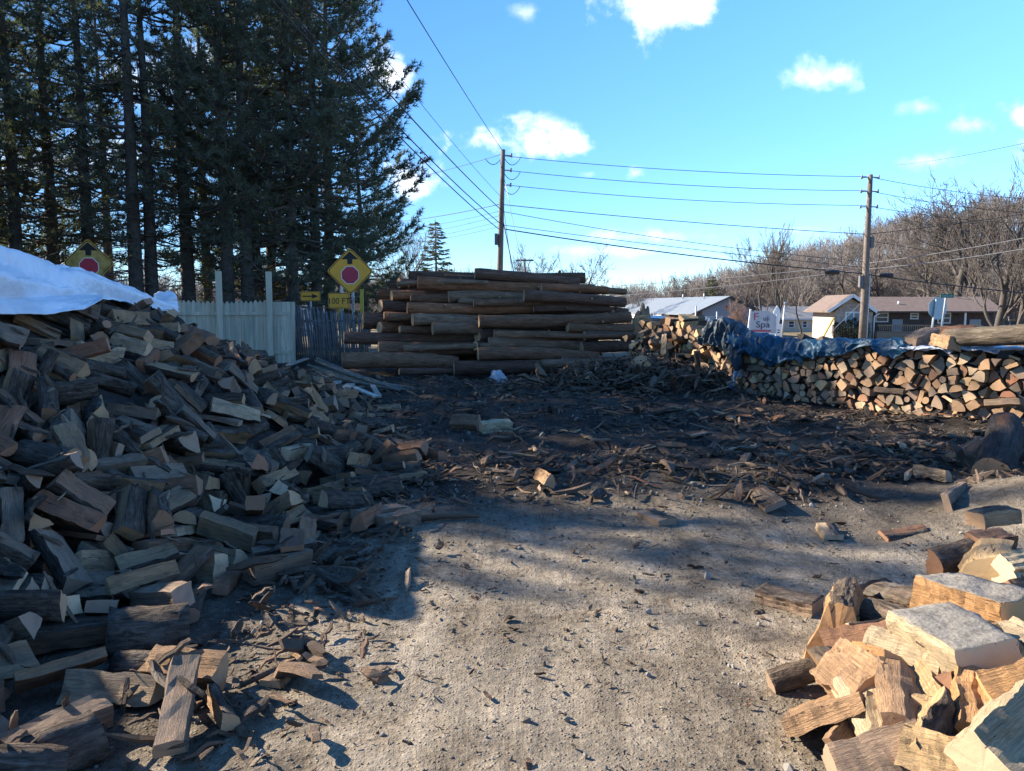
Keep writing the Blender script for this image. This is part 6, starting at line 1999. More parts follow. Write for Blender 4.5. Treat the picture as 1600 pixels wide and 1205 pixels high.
bpart(bd, 'board', WHITE, lambda b: b.box((0, 0, z), (.36, .03, .5))); bpart(bd, 'stripe', NAVY, lambda b: [b.box((0, -.033, z + d), (.24, .006, .035)) for d in (.12, -.02, -.26)]); [bpart(bd, 'post', STEEL, lambda b: b.box((x, .05, z / 2 - .05), (.03, .03, z / 2))) for x in (-.25, .25)]
c = at(1225, 500, 46); zb = gz0(c.x, 46); mb = MB(); h = at(1226, 472, 46).z - zb; mb.tube([(-.12, 0, 0), (.03, 0, h)], .05, 8); mb.tube([(.02, 0, h - .16), (.03, 0, h + .02)], .085, 8); tag(mb.build('metal_post', STEEL, None, (c.x, 46, zb)), 'grey metal post standing right of the feather banner', 'post')
# fenced utility area in front of the gable
c = at(1106, 500, 60); zb = gz0(c.x, 60); cf_ = empty('pipe_gate', (c.x, 60, zb)); tag(cf_, 'grey pipe gate with small white notices in front of the grey blue gable', 'gate'); k6 = 60 / 1200; H_ = (at(0, 495, 60).z - zb)
mm = mk_sheet('chain_link', (.30, .34, .37), 0, 9, .6, .1)
for dx, top in ((-19, 478), (-2, 495), (14, 487), (22, 495)): bpart(cf_, 'gate_post', STEEL, lambda b: b.tube([(dx * k6, 0, 0), (dx * k6, 0, at(0, top, 60).z - zb)], .06, 6))
bpart(cf_, 'gate_frame', STEEL, lambda b: [b.bar((-17 * k6, 0, z_), (22 * k6, 0, z_), .05, .05) for z_ in (H_, H_ * .72, .35)])
bpart(cf_, 'mesh_panel', mm, lambda b: b.box((3 * k6, .05, H_ / 2 + .1), (19 * k6, .01, H_ / 2 - .15)))
for dx, py, w, h in ((-5, 502, .10, .17), (1, 499.5, .10, .15), (14, 506, .24, .26)): bpart(cf_, 'notice', WHITE, lambda b: b.box((dx * k6, -.06, at(0, py, 60).z - zb), (w, .012, h)))
# dumpster
c = at(1024, 512, 66); zb = gz0(c.x, 66); dp = empty('dumpster', (c.x, 66, zb), R_(12)); tag(dp, 'blue dumpster with a pale side panel in front of the shops', 'dumpster'); h = at(0, 495, 66).z - zb
DBL = simple('dumpster_blue', (.03, .10, .22), .5, .2, 3)
bpart(dp, 'bin', DBL, lambda b: b.prism([(-1.2, -.8, .2), (1.2, -.8, .2), (1.3, -.8, h - .25), (-1.3, -.8, h - .1)], (0, 1.7, 0))); bpart(dp, 'lid', DBL, lambda b: b.prism([(-1.35, -.85, h - .1), (1.35, -.85, h - .25), (1.35, .95, h), (-1.35, .95, h + .1)], (0, 0, .06)))
bpart(dp, 'side_panel', SB, lambda b: b.box((.35, -.83, h * .48), (.5, .02, h * .3)))
# parked car glimpsed at the left end of the shops
c = at(984, 511, 74); zb = gz0(c.x, 74); cr = empty('parked_car', (c.x, 74, zb), R_(100)); tag(cr, 'white car parked before the shops, half hidden by the logs', 'car')
CARW = simple('car_white', (.70, .70, .71), .25, .05, 2, 0, 0, .5)
def extr(name, prof, hw, m, inset=0.0, par=None):
    mb = MB(); n = len(prof); mb.add([(x, -hw, z) for x, z in prof] + [(x, hw, z) for x, z in prof], [tuple(range(n)), tuple(range(2 * n - 1, n - 1, -1))] + [((i + 1) % n, i, n + i, n + (i + 1) % n) for i in range(n)], 0); return mb.build(name, m, par or cr)
extr('body', [(-2.1, .35), (2.1, .35), (2.15, .7), (1.9, .88), (.95, .95), (.45, 1.4), (-1.1, 1.43), (-1.7, 1.0), (-2.1, .95)], .85, CARW); extr('side_window', [(.8, .97), (.4, 1.34), (-1.05, 1.37), (-1.5, 1.0)], .855, GLASS)
for x in (-1.3, 1.3):
    for y in (-.8, .8): wl = bpart(cr, 'wheel', BLACK, lambda b: b.tube([(x, y - .1, .32), (x, y + .1, .32)], .32, 14)); bpart(wl, 'rim', STEEL, lambda b: b.tube([(x, y - .112, .32), (x, y + .112, .32)], .19, 10))
for y in (-.6, .6): bpart(cr, 'headlight', SWHITE, lambda b: b.box((2.1, y, .75), (.06, .16, .07)))

# --- board fence
FENCE = None
def mk_fence():
    m, t, b = mat('weathered_cream_boards', .9, .15); k = NT(t); P = k.n('ShaderNodeTexCoord').outputs['Object']
    r = isl(k); s = k.noise(k.scale(P, (14, 14, 1.2)), 1.0, 5, .65); st = k.noise(k.scale(P, (3, 3, .5)), 1.0, 4, .6)
    c = k.mix(r, (.47, .41, .31), (.57, .51, .39)); c = k.mix(1.0, c, k.rng(s, .3, .7, .7, 1.15), 'MULTIPLY'); c = k.mix(k.rng(st, .5, .7, 0, .6), c, (.24, .26, .20)); k.put(b.inputs['Base Color'], c); return m
CREAM = mk_fence(); F0, F1 = at(120, 478, 20.4), at(452, 478, 21.4); F0.z = F1.z = 0; fd = (F1 - F0).normalized(); fl = (F1 - F0).length
bf = empty('board_fence', F0, math.atan2(fd.y, fd.x)); tag(bf, 'weathered cream board fence with pointed tops under the pines', 'fence'); rnd = random.Random(4)
def topz(x): return 1.78 + .03 * math.sin(x * 1.3)
mb = MB(); x = 0.0
while x < fl - .5:
    w = .118; h = topz(x) + rnd.uniform(-.02, .02); mb.prism([(x, 0, .06), (x + w, 0, .06), (x + w, 0, h - .07), (x + w * .62, 0, h), (x + w * .38, 0, h), (x, 0, h - .07)], (0, .02, 0)); x += w + .006
pn = mb.build('board_panel', CREAM, bf)
mb = MB(); x = fl - .48; ang = R_(4)
while x < fl + .06: h = 1.74; mb.prism([(x, -.005, .04), (x + .118, -.005, .04), (x + .150, -.03, h), (x + .035, -.03, h)], (0, .02, 0)); x += .122
mb.build('gate_panel', CREAM, bf)
bpart(bf, 'rail', CREAM, lambda b: [b.box((fl / 2, -.025, z), (fl / 2, .018, .045)) for z in (.35, 1.42)])
for px in (60, 200, 341, 418):
    p = at(px, 478, 20.8); u = (p - F0).dot(fd)
    mb = MB(); mb.box((u, -.075, 1.28), (.075, .05, 1.28 if px > 300 else .9)); mb.build('fence_post', CREAM, bf)
# --- grey picket fence
PICK = simple('grey_weathered_pickets', (.15, .15, .155), .95, .35, 7, .4)
G0, G1 = at(446, 478, 21.8), at(573, 478, 22.2); G0.z = G1.z = 0; gd = (G1 - G0).normalized(); gl = (G1 - G0).length
pf = empty('picket_fence', G0, math.atan2(gd.y, gd.x)); tag(pf, 'leaning fence of narrow grey half round pickets below the diamond sign', 'fence')
for i in range(37):
    u = gl * i / 36; h = 1.66 - .12 * u + rnd.uniform(-.07, .06); l = .16 - .05 * u + rnd.gauss(0, .02); mb = MB(); mb.tube([(u + .02, 0, 0), (u + .02 - l * .5, rnd.gauss(0, .015), h * .6), (u + .02 - l, 0, h - .05), (u + .02 - l, 0, h)], [.026, .027, .025, .006], 6); mb.build('picket', PICK, pf)
bpart(pf, 'rail', PICK, lambda b: [b.tube([(-.1 - z * .08, .03, z), (gl - z * .06, .03, z)], .03, 6) for z in (.4, 1.2)])
# ------------------------------------------------------------------ long log pile
def mk_logbark():
    m, t, b = mat('log_bark', .95, .12); k = NT(t); p = pc_nodes(k); r_ = k.n('ShaderNodeObjectInfo').outputs['Color']
    rid = k.noise(k.scale(p, (3.2, 17, 17)), 1.0, 6, .7, .8); big = k.noise(k.scale(p, (1.3, 4, 4)), 1.0, 4, .6)
    c = k.mix(1.0, r_, k.rng(rid, .3, .7, .45, 1.5), 'MULTIPLY'); bare = k.rng(big, .57, .66, 0, .7); c = k.mix(bare, c, (.17, .088, .052)); c = k.mix(k.rng(rid, .62, .74, 0, .5), c, (.17, .145, .12)); k.put(b.inputs['Base Color'], c)
    k.bump(b, k.m('ADD', rid, k.m('MULTIPLY', big, .7)), 1.0, .06); return m
LOGB = mk_logbark(); LOGE = wood_mats('log', per_island=[(0, (.42, .23, .11)), (.5, (.46, .29, .16)), (1, (.36, .24, .15))], dirt=.5)[2]
def log_mesh(name, a, c, r0, r1, seed, col, mats=None, n=16, seg=18, lump=.13):
    rnd = random.Random(seed); a, c = Vector(a), Vector(c); L = (c - a).length; mb = MB(); off = Vector((seed * 1.7, 0, 0)); pc = []
    bow = Vector((0, rnd.uniform(-.05, .05), rnd.uniform(-.035, .06))) * L * .45
    ax = (c - a).normalized(); pts = []; rad = []
    for i in range(seg + 1):
        t = i / seg; pts.append(Vector((t * L, 0, 0)) + bow * math.sin(t * math.pi)); rad.append((r0 + (r1 - r0) * t) * (1 + .06 * noise.noise(Vector((t * L * 1.2, seed, 0)))))
    mb.tube(pts, rad, n, 0, True, True, 1, lambda i, k: 1 + lump * noise.noise(Vector((i * .55, math.cos(2 * math.pi * k / n) * 1.6, math.sin(2 * math.pi * k / n) * 1.6)) + off))
    if lump < .15 and L > 1.2:
        for q_ in range(rnd.randrange(1, 4)):       # branch stubs
            t = rnd.uniform(.1, .9); a_ = rnd.uniform(0, 6.283); b0_ = Vector((t * L, 0, 0)) + bow * math.sin(t * math.pi); d_ = Vector((rnd.uniform(.1, .6), math.cos(a_), math.sin(a_))).normalized(); r_ = r0 + (r1 - r0) * t; mb.tube([b0_ + d_ * r_ * .7, b0_ + d_ * (r_ + rnd.uniform(.03, .10))], [r_ * .32, r_ * .2], 7, 0, True, True, 1)
    pc = [(v[0] + seed * 3.1, v[1], v[2]) for v in mb.v]
    o = mb.build(name, mats or [LOGB, LOGE], None, a, pc); q = ax.to_track_quat('X', 'Z'); o.rotation_mode = 'QUATERNION'; o.rotation_quaternion = q; o.color = (*col, 1); return o
B_D, B_M, B_R, B_G = (.14, .078, .054), (.23, .122, .073), (.31, .135, .07), (.25, .155, .10)
LOGS = [  # crop coordinates: left x, left y, right x, right y, left width, right width, depth, tone, label
 (688, 92, 1240, 142, 54, 44, 19.6, B_D, 'dark log lying topmost on the log pile'), (383, 142, 1120, 172, 66, 50, 19.2, B_R, 'long reddish log just under the topmost one, butt end at the left'), (1040, 172, 1392, 182, 42, 36, 19.3, B_R, 'reddish log running on to the right below the topmost log'),
 (283, 146, 420, 148, 50, 46, 20.0, B_R, 'short butt of a log sticking out at the upper left of the pile'), (1330, 188, 1492, 191, 34, 30, 20.3, B_M, 'thin log end at the upper right of the pile'), (528, 106, 700, 116, 22, 20, 20.2, B_R, 'thin reddish log tip left of the topmost log'),
 (548, 218, 1000, 226, 56, 46, 18.95, B_G, 'pale ended log in the middle of the third layer from the top'), (948, 212, 1486, 248, 58, 48, 18.9, B_D, 'dark tapering log at the right of the third layer, orange butt end'), (244, 211, 420, 214, 50, 46, 19.5, B_R, 'reddish log butt above the left end of the fourth layer'), (345, 226, 560, 228, 34, 46, 19.25, B_M, 'short brown log wedged left of the pale ended one'),
 (184, 266, 340, 272, 64, 58, 19.2, B_D, 'stubby dark log butt at the left of the fourth layer'), (328, 276, 1050, 280, 58, 44, 18.75, B_R, 'long red brown log of the fourth layer, cut end near the left'), (680, 252, 1402, 264, 36, 34, 18.85, B_M, 'slim brown log resting on the red brown one'), (1000, 282, 1500, 296, 32, 30, 18.9, B_D, 'slim dark log at the right of the fourth layer'),
 (92, 341, 210, 346, 88, 84, 18.9, B_D, 'thickest log butt at the far left of the pile beside the yellow post'), (204, 318, 720, 322, 40, 36, 18.8, B_R, 'slim reddish log above the mossy left logs'), (356, 338, 712, 348, 62, 44, 18.6, B_G, 'grey log in the middle left of the fifth layer'), (708, 348, 1512, 326, 66, 56, 18.5, B_M, 'long bulging log crossing the right half of the pile'), (1180, 380, 1534, 384, 46, 44, 18.8, B_M, 'brown log reaching the right end below the bulging one'),
 (180, 381, 300, 383, 54, 52, 18.7, B_R, 'short reddish butt under the thick far left log'), (288, 391, 470, 392, 38, 38, 18.6, B_M, 'thin butt beside the short reddish one'), (462, 387, 716, 388, 60, 58, 18.4, B_G, 'short grey log left of the pile centre'), (700, 424, 800, 428, 66, 60, 18.6, B_D, 'dark log butt at the very centre of the pile'), (790, 416, 1290, 418, 48, 44, 18.4, B_M, 'medium brown log right of the centre butt'), (1270, 424, 1534, 428, 44, 40, 18.7, B_D, 'dark log at the right end in the middle of the pile'),
 (-10, 434, 700, 442, 62, 58, 18.5, B_D, 'long dark log that sticks out left past the picket fence'), (762, 465, 1266, 486, 62, 58, 18.15, B_G, 'straight grey log with a clean pale butt right of the centre'), (1255, 492, 1512, 478, 66, 56, 18.4, B_D, 'dark log at the lower right of the pile behind the scraps'),
 (174, 496, 704, 490, 74, 66, 18.1, B_M, 'stout log with pale bark scars at the lower left'), (704, 522, 1342, 540, 64, 56, 17.9, B_M, 'long log with an orange butt end below the straight grey one'), (690, 478, 790, 482, 48, 46, 18.3, B_D, 'dark stub beside the clean pale butt'),
 (-20, 560, 594, 568, 84, 72, 17.8, B_M, 'thick mossy log at the bottom left of the pile'), (576, 596, 1340, 584, 72, 60, 17.6, B_D, 'long dark log lying on the ground at the bottom right of the pile'), (284, 616, 600, 612, 34, 30, 17.4, B_D, 'thin log lying on the ground before the mossy one'), (1150, 560, 1420, 560, 50, 46, 17.9, B_D, 'dark log half buried in scraps at the bottom right')]
cx = lambda x: 540 + x / 3.404
cy = lambda y: 400 + y / 3.404
LG = 'logs in the long log pile'
for i, (x0, y0, x1, y1, w0, w1, Y, col, lab) in enumerate(LOGS):
    rnd = random.Random(i + 70); kk = rnd.uniform(.8, 1.2); dY = rnd.uniform(-.3, .14); a, c = at(cx(x0), cy(y0), Y + dY - .2), at(cx(x1), cy(y1), Y + dY + min(.5, (x1 - x0) / 1400) + rnd.uniform(-.1, .1)); k = Y / 1200 / 3.404 / 2 * 1.06
    o = log_mesh('log', a, c, w0 * k, w1 * k, 100 + i, tuple(v * kk for v in col)); tag(o, lab, 'log', LG)
_h = ('highest', 'second highest', 'third highest', 'fourth highest', 'fifth highest', 'sixth highest', 'seventh highest', 'eighth highest', 'ninth highest', 'tenth highest', 'lowest')
for i in range(0, 11, 2):   # thin poles and tops laid between the big logs
    rnd = random.Random(440 + i); py = 446 + i * 12.5 + rnd.uniform(-3, 3); x0 = rnd.uniform(600, 860); x1 = min(985, x0 + rnd.uniform(90, 260)); Yp = 19.0 - (py - 446) / 140 * 1.5 + .02; a, c = at(x0, py, Yp), at(x1, py + rnd.uniform(-5, 5), Yp + rnd.uniform(-.2, .2)); r_ = rnd.uniform(.06, .11)
    tag(log_mesh('log', a, c, r_, r_ * .75, 460 + i, rnd.choice((B_R, B_M, B_G))), 'thin log wedged between the big ones, %s of the thin ones in the pile' % _h[i], 'log', LG)
for i in range(26):                                  # logs deeper in the pile, bark darkened to paint the shade inside
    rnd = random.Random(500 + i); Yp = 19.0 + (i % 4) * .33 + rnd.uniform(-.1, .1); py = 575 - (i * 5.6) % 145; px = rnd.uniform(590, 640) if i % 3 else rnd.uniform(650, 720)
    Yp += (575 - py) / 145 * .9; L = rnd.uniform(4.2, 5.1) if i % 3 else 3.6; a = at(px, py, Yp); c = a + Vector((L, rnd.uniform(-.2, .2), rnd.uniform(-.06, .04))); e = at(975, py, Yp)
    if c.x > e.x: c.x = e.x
    tag(log_mesh('log', a, c, rnd.uniform(.17, .22), rnd.uniform(.14, .18), 600 + i, tuple(v * .6 for v in (B_D, B_M, B_R)[i % 3]), seg=10), 'log deep inside the log pile, darkened for shade, showing only in gaps', 'log', LG)

# ------------------------------------------------------------------ split firewood: meshes shared by all pieces
VARG = [wood_variant(i) for i in range(NVAR)]
SHAPE = {'quarter': 'quarter split', 'half': 'half round', 'sixth': 'narrow wedge', 'slab': 'flat slab', 'block': 'squared block', 'round': 'round branch'}
_vm = {}
def var_mesh(vi, mats, key):
    if (vi, key) not in _vm:
        V, F, M = VARG[vi]; me = bpy.data.meshes.new('firewood_%s' % KINDS_LIST[vi]); me.from_pydata(V, [], F)
        for m in mats: me.materials.append(m)
        me.polygons.foreach_set('material_index', M); me.polygons.foreach_set('use_smooth', [m == 1 for m in M])
        a = me.attributes.new('pc', 'FLOAT_VECTOR', 'POINT'); a.data.foreach_set('vector', [c for v in V for c in (v[0] + vi * 1.9, v[1], v[2])]); me.update(); _vm[(vi, key)] = me
    return _vm[(vi, key)]
def piece(vi, mats, key, loc, q, scale, tone, name):
    o = bpy.data.objects.new(name, var_mesh(vi, mats, key)); COL.objects.link(o); o.location = loc; o.rotation_mode = 'QUATERNION'; o.rotation_quaternion = q; o.scale = scale
    r = random.Random(hash((round(loc[0], 3), round(loc[1], 3)))); k = r.uniform(.86, 1.14); o.color = tuple(min(1, c * k) for c in TONES[tone]) + (1,); return o
class Bits:
    """many loose pieces in one mesh that keeps the grain direction of each"""
    def __init__(s): s.V, s.F, s.M, s.P = [], [], [], []
    def add(s, V, F, M, loc, q, scale=(1, 1, 1), ph=0.0):
        b = len(s.V); R = q.to_matrix(); loc = Vector(loc)
        for v in V: w = R @ Vector((v[0] * scale[0], v[1] * scale[1], v[2] * scale[2])); s.V.append((w.x + loc.x, w.y + loc.y, w.z + loc.z)); s.P.append((v[0] * scale[0] + ph, v[1] * scale[1], v[2] * scale[2]))
        for f in F: s.F.append([b + k for k in f])
        s.M += M
    def build(s, name, mats):
        me = bpy.data.meshes.new(name); me.from_pydata(s.V, [], s.F)
        for m in mats: me.materials.append(m)
        me.polygons.foreach_set('material_index', s.M); a = me.attributes.new('pc', 'FLOAT_VECTOR', 'POINT'); a.data.foreach_set('vector', [c for p in s.P for c in p]); me.update(); o = bpy.data.objects.new(name, me); COL.objects.link(o); return o
def proj(p):
    d = Vector(p) - Vector((0, 0, CZ)); f = Vector((0, math.cos(PITCH), -math.sin(PITCH))); u = Vector((0, math.sin(PITCH), math.cos(PITCH))); z = d.dot(f); return 800 + d.x / z * 1200, 602.5 - d.dot(u) / z * 1200
def rank_labels(items, noun, where):
    """items: (object, key words, zone); a label of looks and zone, and where several are alike their order"""
    by = {}
    for o, look, zone in items: by.setdefault((look, zone), []).append(o)
    ORD = ['leftmost', 'second from left', 'third from left', 'fourth from left', 'fifth from left', 'sixth from left', 'seventh from left', 'eighth from left', 'ninth from left', 'tenth from left']
    for (look, zone), l in by.items():
        l.sort(key=lambda o: proj(o.matrix_basis.translation)[0])
        for i, o in enumerate(l):
            base = '%s %s' % (look, noun)
            if len(l) == 1: o['label'] = '%s, %s' % (base, zone)
            elif i < len(ORD): o['label'] = '%s, %s alike, %s' % (base, ORD[i] if i < len(l) - 1 else 'rightmost', zone)
            else: o['label'] = '%s, %s' % (base, zone)
TN = ['grey', 'tan', 'brown', 'reddish brown', 'pale']
def parse(s): return [tuple(int(x) for x in r.split()) for r in s.strip().split('\n')]
def lying(q):
    z = abs((q @ Vector((1, 0, 0))).z); return 'steep' if z > .62 else 'tilted' if z > .3 else 'flat'
# the big heap on the left
rows = parse(HEAP_DATA); items = []; extra = Bits(); HG = 'split firewood of the big left heap'
for i, (vi, x, y, z, w, a, b_, c, s, sx) in enumerate(rows):
    s /= 100; sx /= 100; loc = Vector((x, y, z)) / 1000; q = Quaternion((w, a, b_, c)).normalized(); rnd = random.Random(i * 7 + 1)
    tone = rnd.choices(TN, (24, 30, 22, 16, 8))[0]; px, py = proj(loc)
    if -60 < px < 285 and loc.y < 10.4 and py < float(np.interp(px, [-40, 40, 125, 195, 250, 285], [494, 492, 474, 480, 492, 492])) + (4 if loc.y < 7.5 else -2): continue   # the tarp lies there
    if i < 238:
        o = piece(vi, WM_OLD, 'old', loc, q, (sx, s, s), tone, 'split_firewood'); tag(o, None, 'firewood', HG)
        px, py = proj(loc)
        if loc.y < 3.4: zone = 'near corner of left heap'
        elif loc.y > 10.5: zone = 'heap tail by the fence'
        elif loc.x > -1.75: zone = 'foot of left heap'
        elif loc.z > 1.25: zone = 'heap top by white tarp'
        elif loc.y < 5.5: zone = 'near slope of left heap'
        elif loc.y < 7.5: zone = 'middle slope of left heap'
        else: zone = 'far slope of left heap'
        items.append((o, '%s %s %s' % (lying(q), tone.replace(' brown', ''), SHAPE[KINDS_LIST[vi]]), zone))
    else: V, F, M = VARG[vi]; extra.add(V, F, M, loc, q, (sx, s, s), i)
rank_labels(items, 'log', '')
tag(extra.build('firewood_heap', WM_BITS), 'split logs buried in the left heap and only glimpsed between the others', 'firewood', HG, 'stuff')
# filler body inside the heap; its dark colour paints shade between the logs
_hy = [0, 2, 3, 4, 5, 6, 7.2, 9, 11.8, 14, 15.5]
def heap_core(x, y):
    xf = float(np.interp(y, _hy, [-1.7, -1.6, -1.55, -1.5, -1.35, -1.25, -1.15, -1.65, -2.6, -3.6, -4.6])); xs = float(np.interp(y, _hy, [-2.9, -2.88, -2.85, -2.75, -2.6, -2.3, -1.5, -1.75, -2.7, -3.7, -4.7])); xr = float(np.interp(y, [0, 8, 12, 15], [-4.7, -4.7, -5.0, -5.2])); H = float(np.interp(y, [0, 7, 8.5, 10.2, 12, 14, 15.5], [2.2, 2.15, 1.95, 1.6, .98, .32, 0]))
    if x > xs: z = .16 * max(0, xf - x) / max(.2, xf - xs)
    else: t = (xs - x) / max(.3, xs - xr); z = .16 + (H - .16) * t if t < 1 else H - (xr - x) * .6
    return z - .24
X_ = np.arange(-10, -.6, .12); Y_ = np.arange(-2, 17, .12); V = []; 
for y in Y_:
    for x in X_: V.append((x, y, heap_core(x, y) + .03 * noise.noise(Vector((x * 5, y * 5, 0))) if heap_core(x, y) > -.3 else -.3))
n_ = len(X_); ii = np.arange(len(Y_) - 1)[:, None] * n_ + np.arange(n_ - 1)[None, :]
CORE = simple('gap_shade', (.045, .036, .030), .97, .4, 14, .8)
tag(np_mesh('heap_filler', V, np.stack([ii, ii + 1, ii + n_ + 1, ii + n_], -1).reshape(-1, 4), CORE, smooth=True), 'shade-dark mulch between and under the split logs of the left heap', 'filler', None, 'stuff')
# the stacked wall of firewood on the right
rows = parse(STACK_DATA); items = []; extra = Bits(); SG = 'firewood in the long stack on the right'
for i, (vi, x, y, z, w, a, b_, c, s, sx) in enumerate(rows):
    loc = Vector((x, y, z)) / 1000; loc.z += gz0(loc.x, loc.y); q = Quaternion((w, a, b_, c)).normalized(); rnd = random.Random(i * 5 + 3); s /= 100
    tone = rnd.choices(TN + ['honey'], (8, 30, 6, 14, 14, 50) if loc.y > 15.0 else (26, 44, 8, 4, 18, 3))[0]  # sunlight on the far end is put into its brighter tones
    if i < 290:
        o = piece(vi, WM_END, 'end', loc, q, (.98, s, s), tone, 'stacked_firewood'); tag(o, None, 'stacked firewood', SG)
        h = 'low' if loc.z < .38 else 'midway up' if loc.z < .75 else 'high'
        zone = h + (' in stack by the scrap mound' if loc.y > 15.2 else ' in stack under dark tarp hump' if loc.y > 13.6 else ' in stack under blue tarp' if loc.y > 11.8 else ' in stack under two loose logs' if loc.y > 10.6 else ' in stack at right edge')
        items.append((o, '%s %s' % (tone.replace(' brown', ''), SHAPE[KINDS_LIST[vi]]), zone))
    else: V, F, M = VARG[vi]; extra.add(V, F, M, loc, q, (.98, s, s), i)
rank_labels(items, 'end', '')
tag(extra.build('firewood_stack', WM_BITS), 'more stacked firewood showing in slivers between the larger ends of the right stack', 'stacked firewood', SG, 'stuff')
# path of the stack for what lies on it
SP = [Vector(p) for p in ((9.3, 7.5), (8.6, 8.4), (6.9, 10.27), (5.85, 11.7), (5.0, 13.3), (4.4, 14.8), (3.7, 16.2), (3.0, 17.4))]
def spath(s):
    for a, b_ in zip(SP, SP[1:]):
        L = (b_ - a).length
        if s <= L or b_ is SP[-1]: d = (b_ - a) / L; return a + d * s, d, Vector((-d.y, d.x))
        s -= L
# --- tarps
def mk_tarp(name, col, rough=.38, tr=.15, dirt=.25, dcol=(.2, .19, .17)):
    m, t, b = mat(name, rough, .45); k = NT(t); P = k.n('ShaderNodeTexCoord').outputs['Object']; nz = k.noise(P, 3.5, 6, .65); fn = k.noise(P, 14, 4, .6); w = k.noise(P, 1.7, 3, .6, 1.5)
    c = k.mix(k.m('MULTIPLY', k.rng(nz, .45, .7, 0, 1), dirt), col, dcol); k.put(b.inputs['Base Color'], c); k.bump(b, k.m('ADD', k.m('MULTIPLY', fn, .35), w), .55, .05); return m
TW = mk_tarp('white_tarp', (.66, .69, .74), .36, dirt=.35, dcol=(.36, .35, .33)); TB = mk_tarp('blue_tarp', (.010, .066, .125), .5, dirt=.3, dcol=(.03, .06, .09)); TD = mk_tarp('navy_tarp', (.008, .026, .042), .6, dirt=.4, dcol=(.03, .035, .04)); TS = mk_tarp('silver_tarp', (.34, .38, .45), .35, dirt=.3)
def sheet(name, mats, nu, nv, fn, thick=.006):
    V = [fn(i / (nu - 1), j / (nv - 1)) for j in range(nv) for i in range(nu)]; ii = np.arange(nv - 1)[:, None] * nu + np.arange(nu - 1)[None, :]
    o = np_mesh(name, [tuple(v) for v in V], np.stack([ii, ii + 1, ii + nu + 1, ii + nu], -1).reshape(-1, 4), mats, smooth=True); s = o.modifiers.new('thickness', 'SOLIDIFY'); s.thickness = thick; return o
def lerpv(tab, u):
    xs = [t[0] for t in tab]; return [float(np.interp(u, xs, [t[k] for t in tab])) for k in range(1, len(tab[0]))]
# white tarp over the top of the heap: edge positions read along its length as (u, pixel x, upper edge y, lower edge y, depth)
WTAB = [(0, -150, 340, 460, 5.5), (.25, -40, 378, 476, 6.05), (.42, 40, 399, 478, 6.5), (.6, 125, 422, 466, 7.4), (.78, 195, 447, 476, 8.5), (.92, 250, 468, 489, 9.6), (1, 280, 482, 492, 9.9)]
def wt(u, v):
    px, y0, y1, Y = lerpv(WTAB, u); top = at(px, y0, Y); bot = at(px, y1, Y - .28)
    n1_ = noise.noise(Vector((u * 7, v * 2.2, 3))); n2_ = noise.noise(Vector((u * 19 + v * 4, v * 5, 8))); n3_ = noise.noise(Vector((u * 40, v * 9 + u * 8, 1)))
    if v < .4:                                     # behind the crest
        t = 1 - v / .4; p = top + Vector((-.55 * t, 1.1 * t, -.75 * t ** 1.6)); f = 1 - .6 * t
    else:
        t = (v - .4) / .6; p = top.lerp(bot, t); bulge = math.sin(math.pi * min(1, t * 1.05)) * .17 + .06 * math.sin(t * 9 + u * 5) * (1 - t); p += Vector((.30, -.85, .1)).normalized() * bulge; f = 1
    roll = .05 * math.sin(v * 16 + 2.4 * math.sin(u * 6)) * sstep(.35, .6, v) * (1 - .5 * sstep(.9, 1, v))
    p += Vector((.2, -.7, .6)) * (roll + .06 * n1_ + .055 * (.3 - abs(n2_)) + .022 * (.3 - abs(n3_))) * f; return p
o = sheet('white_tarp', TW, 150, 70, wt, .01); tag(o, 'white plastic tarp folded along the top of the left firewood heap', 'tarp')
def wt2(u, v):                                     # lower fold hanging out under the upper sheet
    px, y0, y1, Y = lerpv([(0, -160, 440, 506, 5.35), (.4, -20, 462, 491, 5.9), (.7, 70, 466, 492, 6.3), (.9, 130, 462, 484, 6.8), (1, 162, 462, 467, 7.2)], u); top = at(px, y0, Y + .25); bot = at(px, y1, Y - .12); p = top.lerp(bot, v)
    p += Vector((.3, -.8, .35)) * (.13 * math.sin(v * math.pi) * (1 - u ** 3) + .03 * noise.noise(Vector((u * 9, v * 3, 5))) + .012 * noise.noise(Vector((u * 26, v * 8, 2)))); return p
o = sheet('white_tarp', TW, 90, 30, wt2, .008); tag(o, 'lower lobe of white tarp tucked under the long white fold', 'tarp')
# crumpled clear plastic at its end
def ball(c, r, seed, sq=(1, 1, 1), amp=.35):
    mb = MB(); n, m = 26, 16; V = []
    for j in range(m + 1):
        for i in range(n):
            th, ph = math.pi * j / m, 2 * math.pi * i / n; d = Vector((math.sin(th) * math.cos(ph), math.sin(th) * math.sin(ph), math.cos(th))); k = 1 + amp * (noise.noise(d * 1.6 + Vector((seed, 0, 0))) + .6 * abs(noise.noise(d * 4 + Vector((0, seed, 0)))) - .15)
            V.append((d.x * r * k * sq[0], d.y * r * k * sq[1], d.z * r * k * sq[2]))
    F = [(j * n + i, (j + 1) * n + i, (j + 1) * n + (i + 1) % n, j * n + (i + 1) % n) for j in range(m) for i in range(n)]; mb.add(V, F, 0, True); return mb
o = ball((0, 0, 0), .15, 3, (1.1, 1, .85)).build('plastic_bag', mk_tarp('clear_plastic', (.55, .60, .66), .12, dirt=.2), None, at(258, 472, 9.7)); tag(o, 'crumpled shiny plastic bunched at the right tip of the white tarp', 'plastic sheet')
o = ball((0, 0, 0), .19, 8, (1.0, 1, 1.05)).build('plastic_bag', mk_tarp('grey_plastic', (.34, .37, .40), .35, dirt=.5), None, at(777, 594, 16.2)); tag(o, 'crumpled grey white plastic bag among the scraps before the log pile', 'plastic bag')
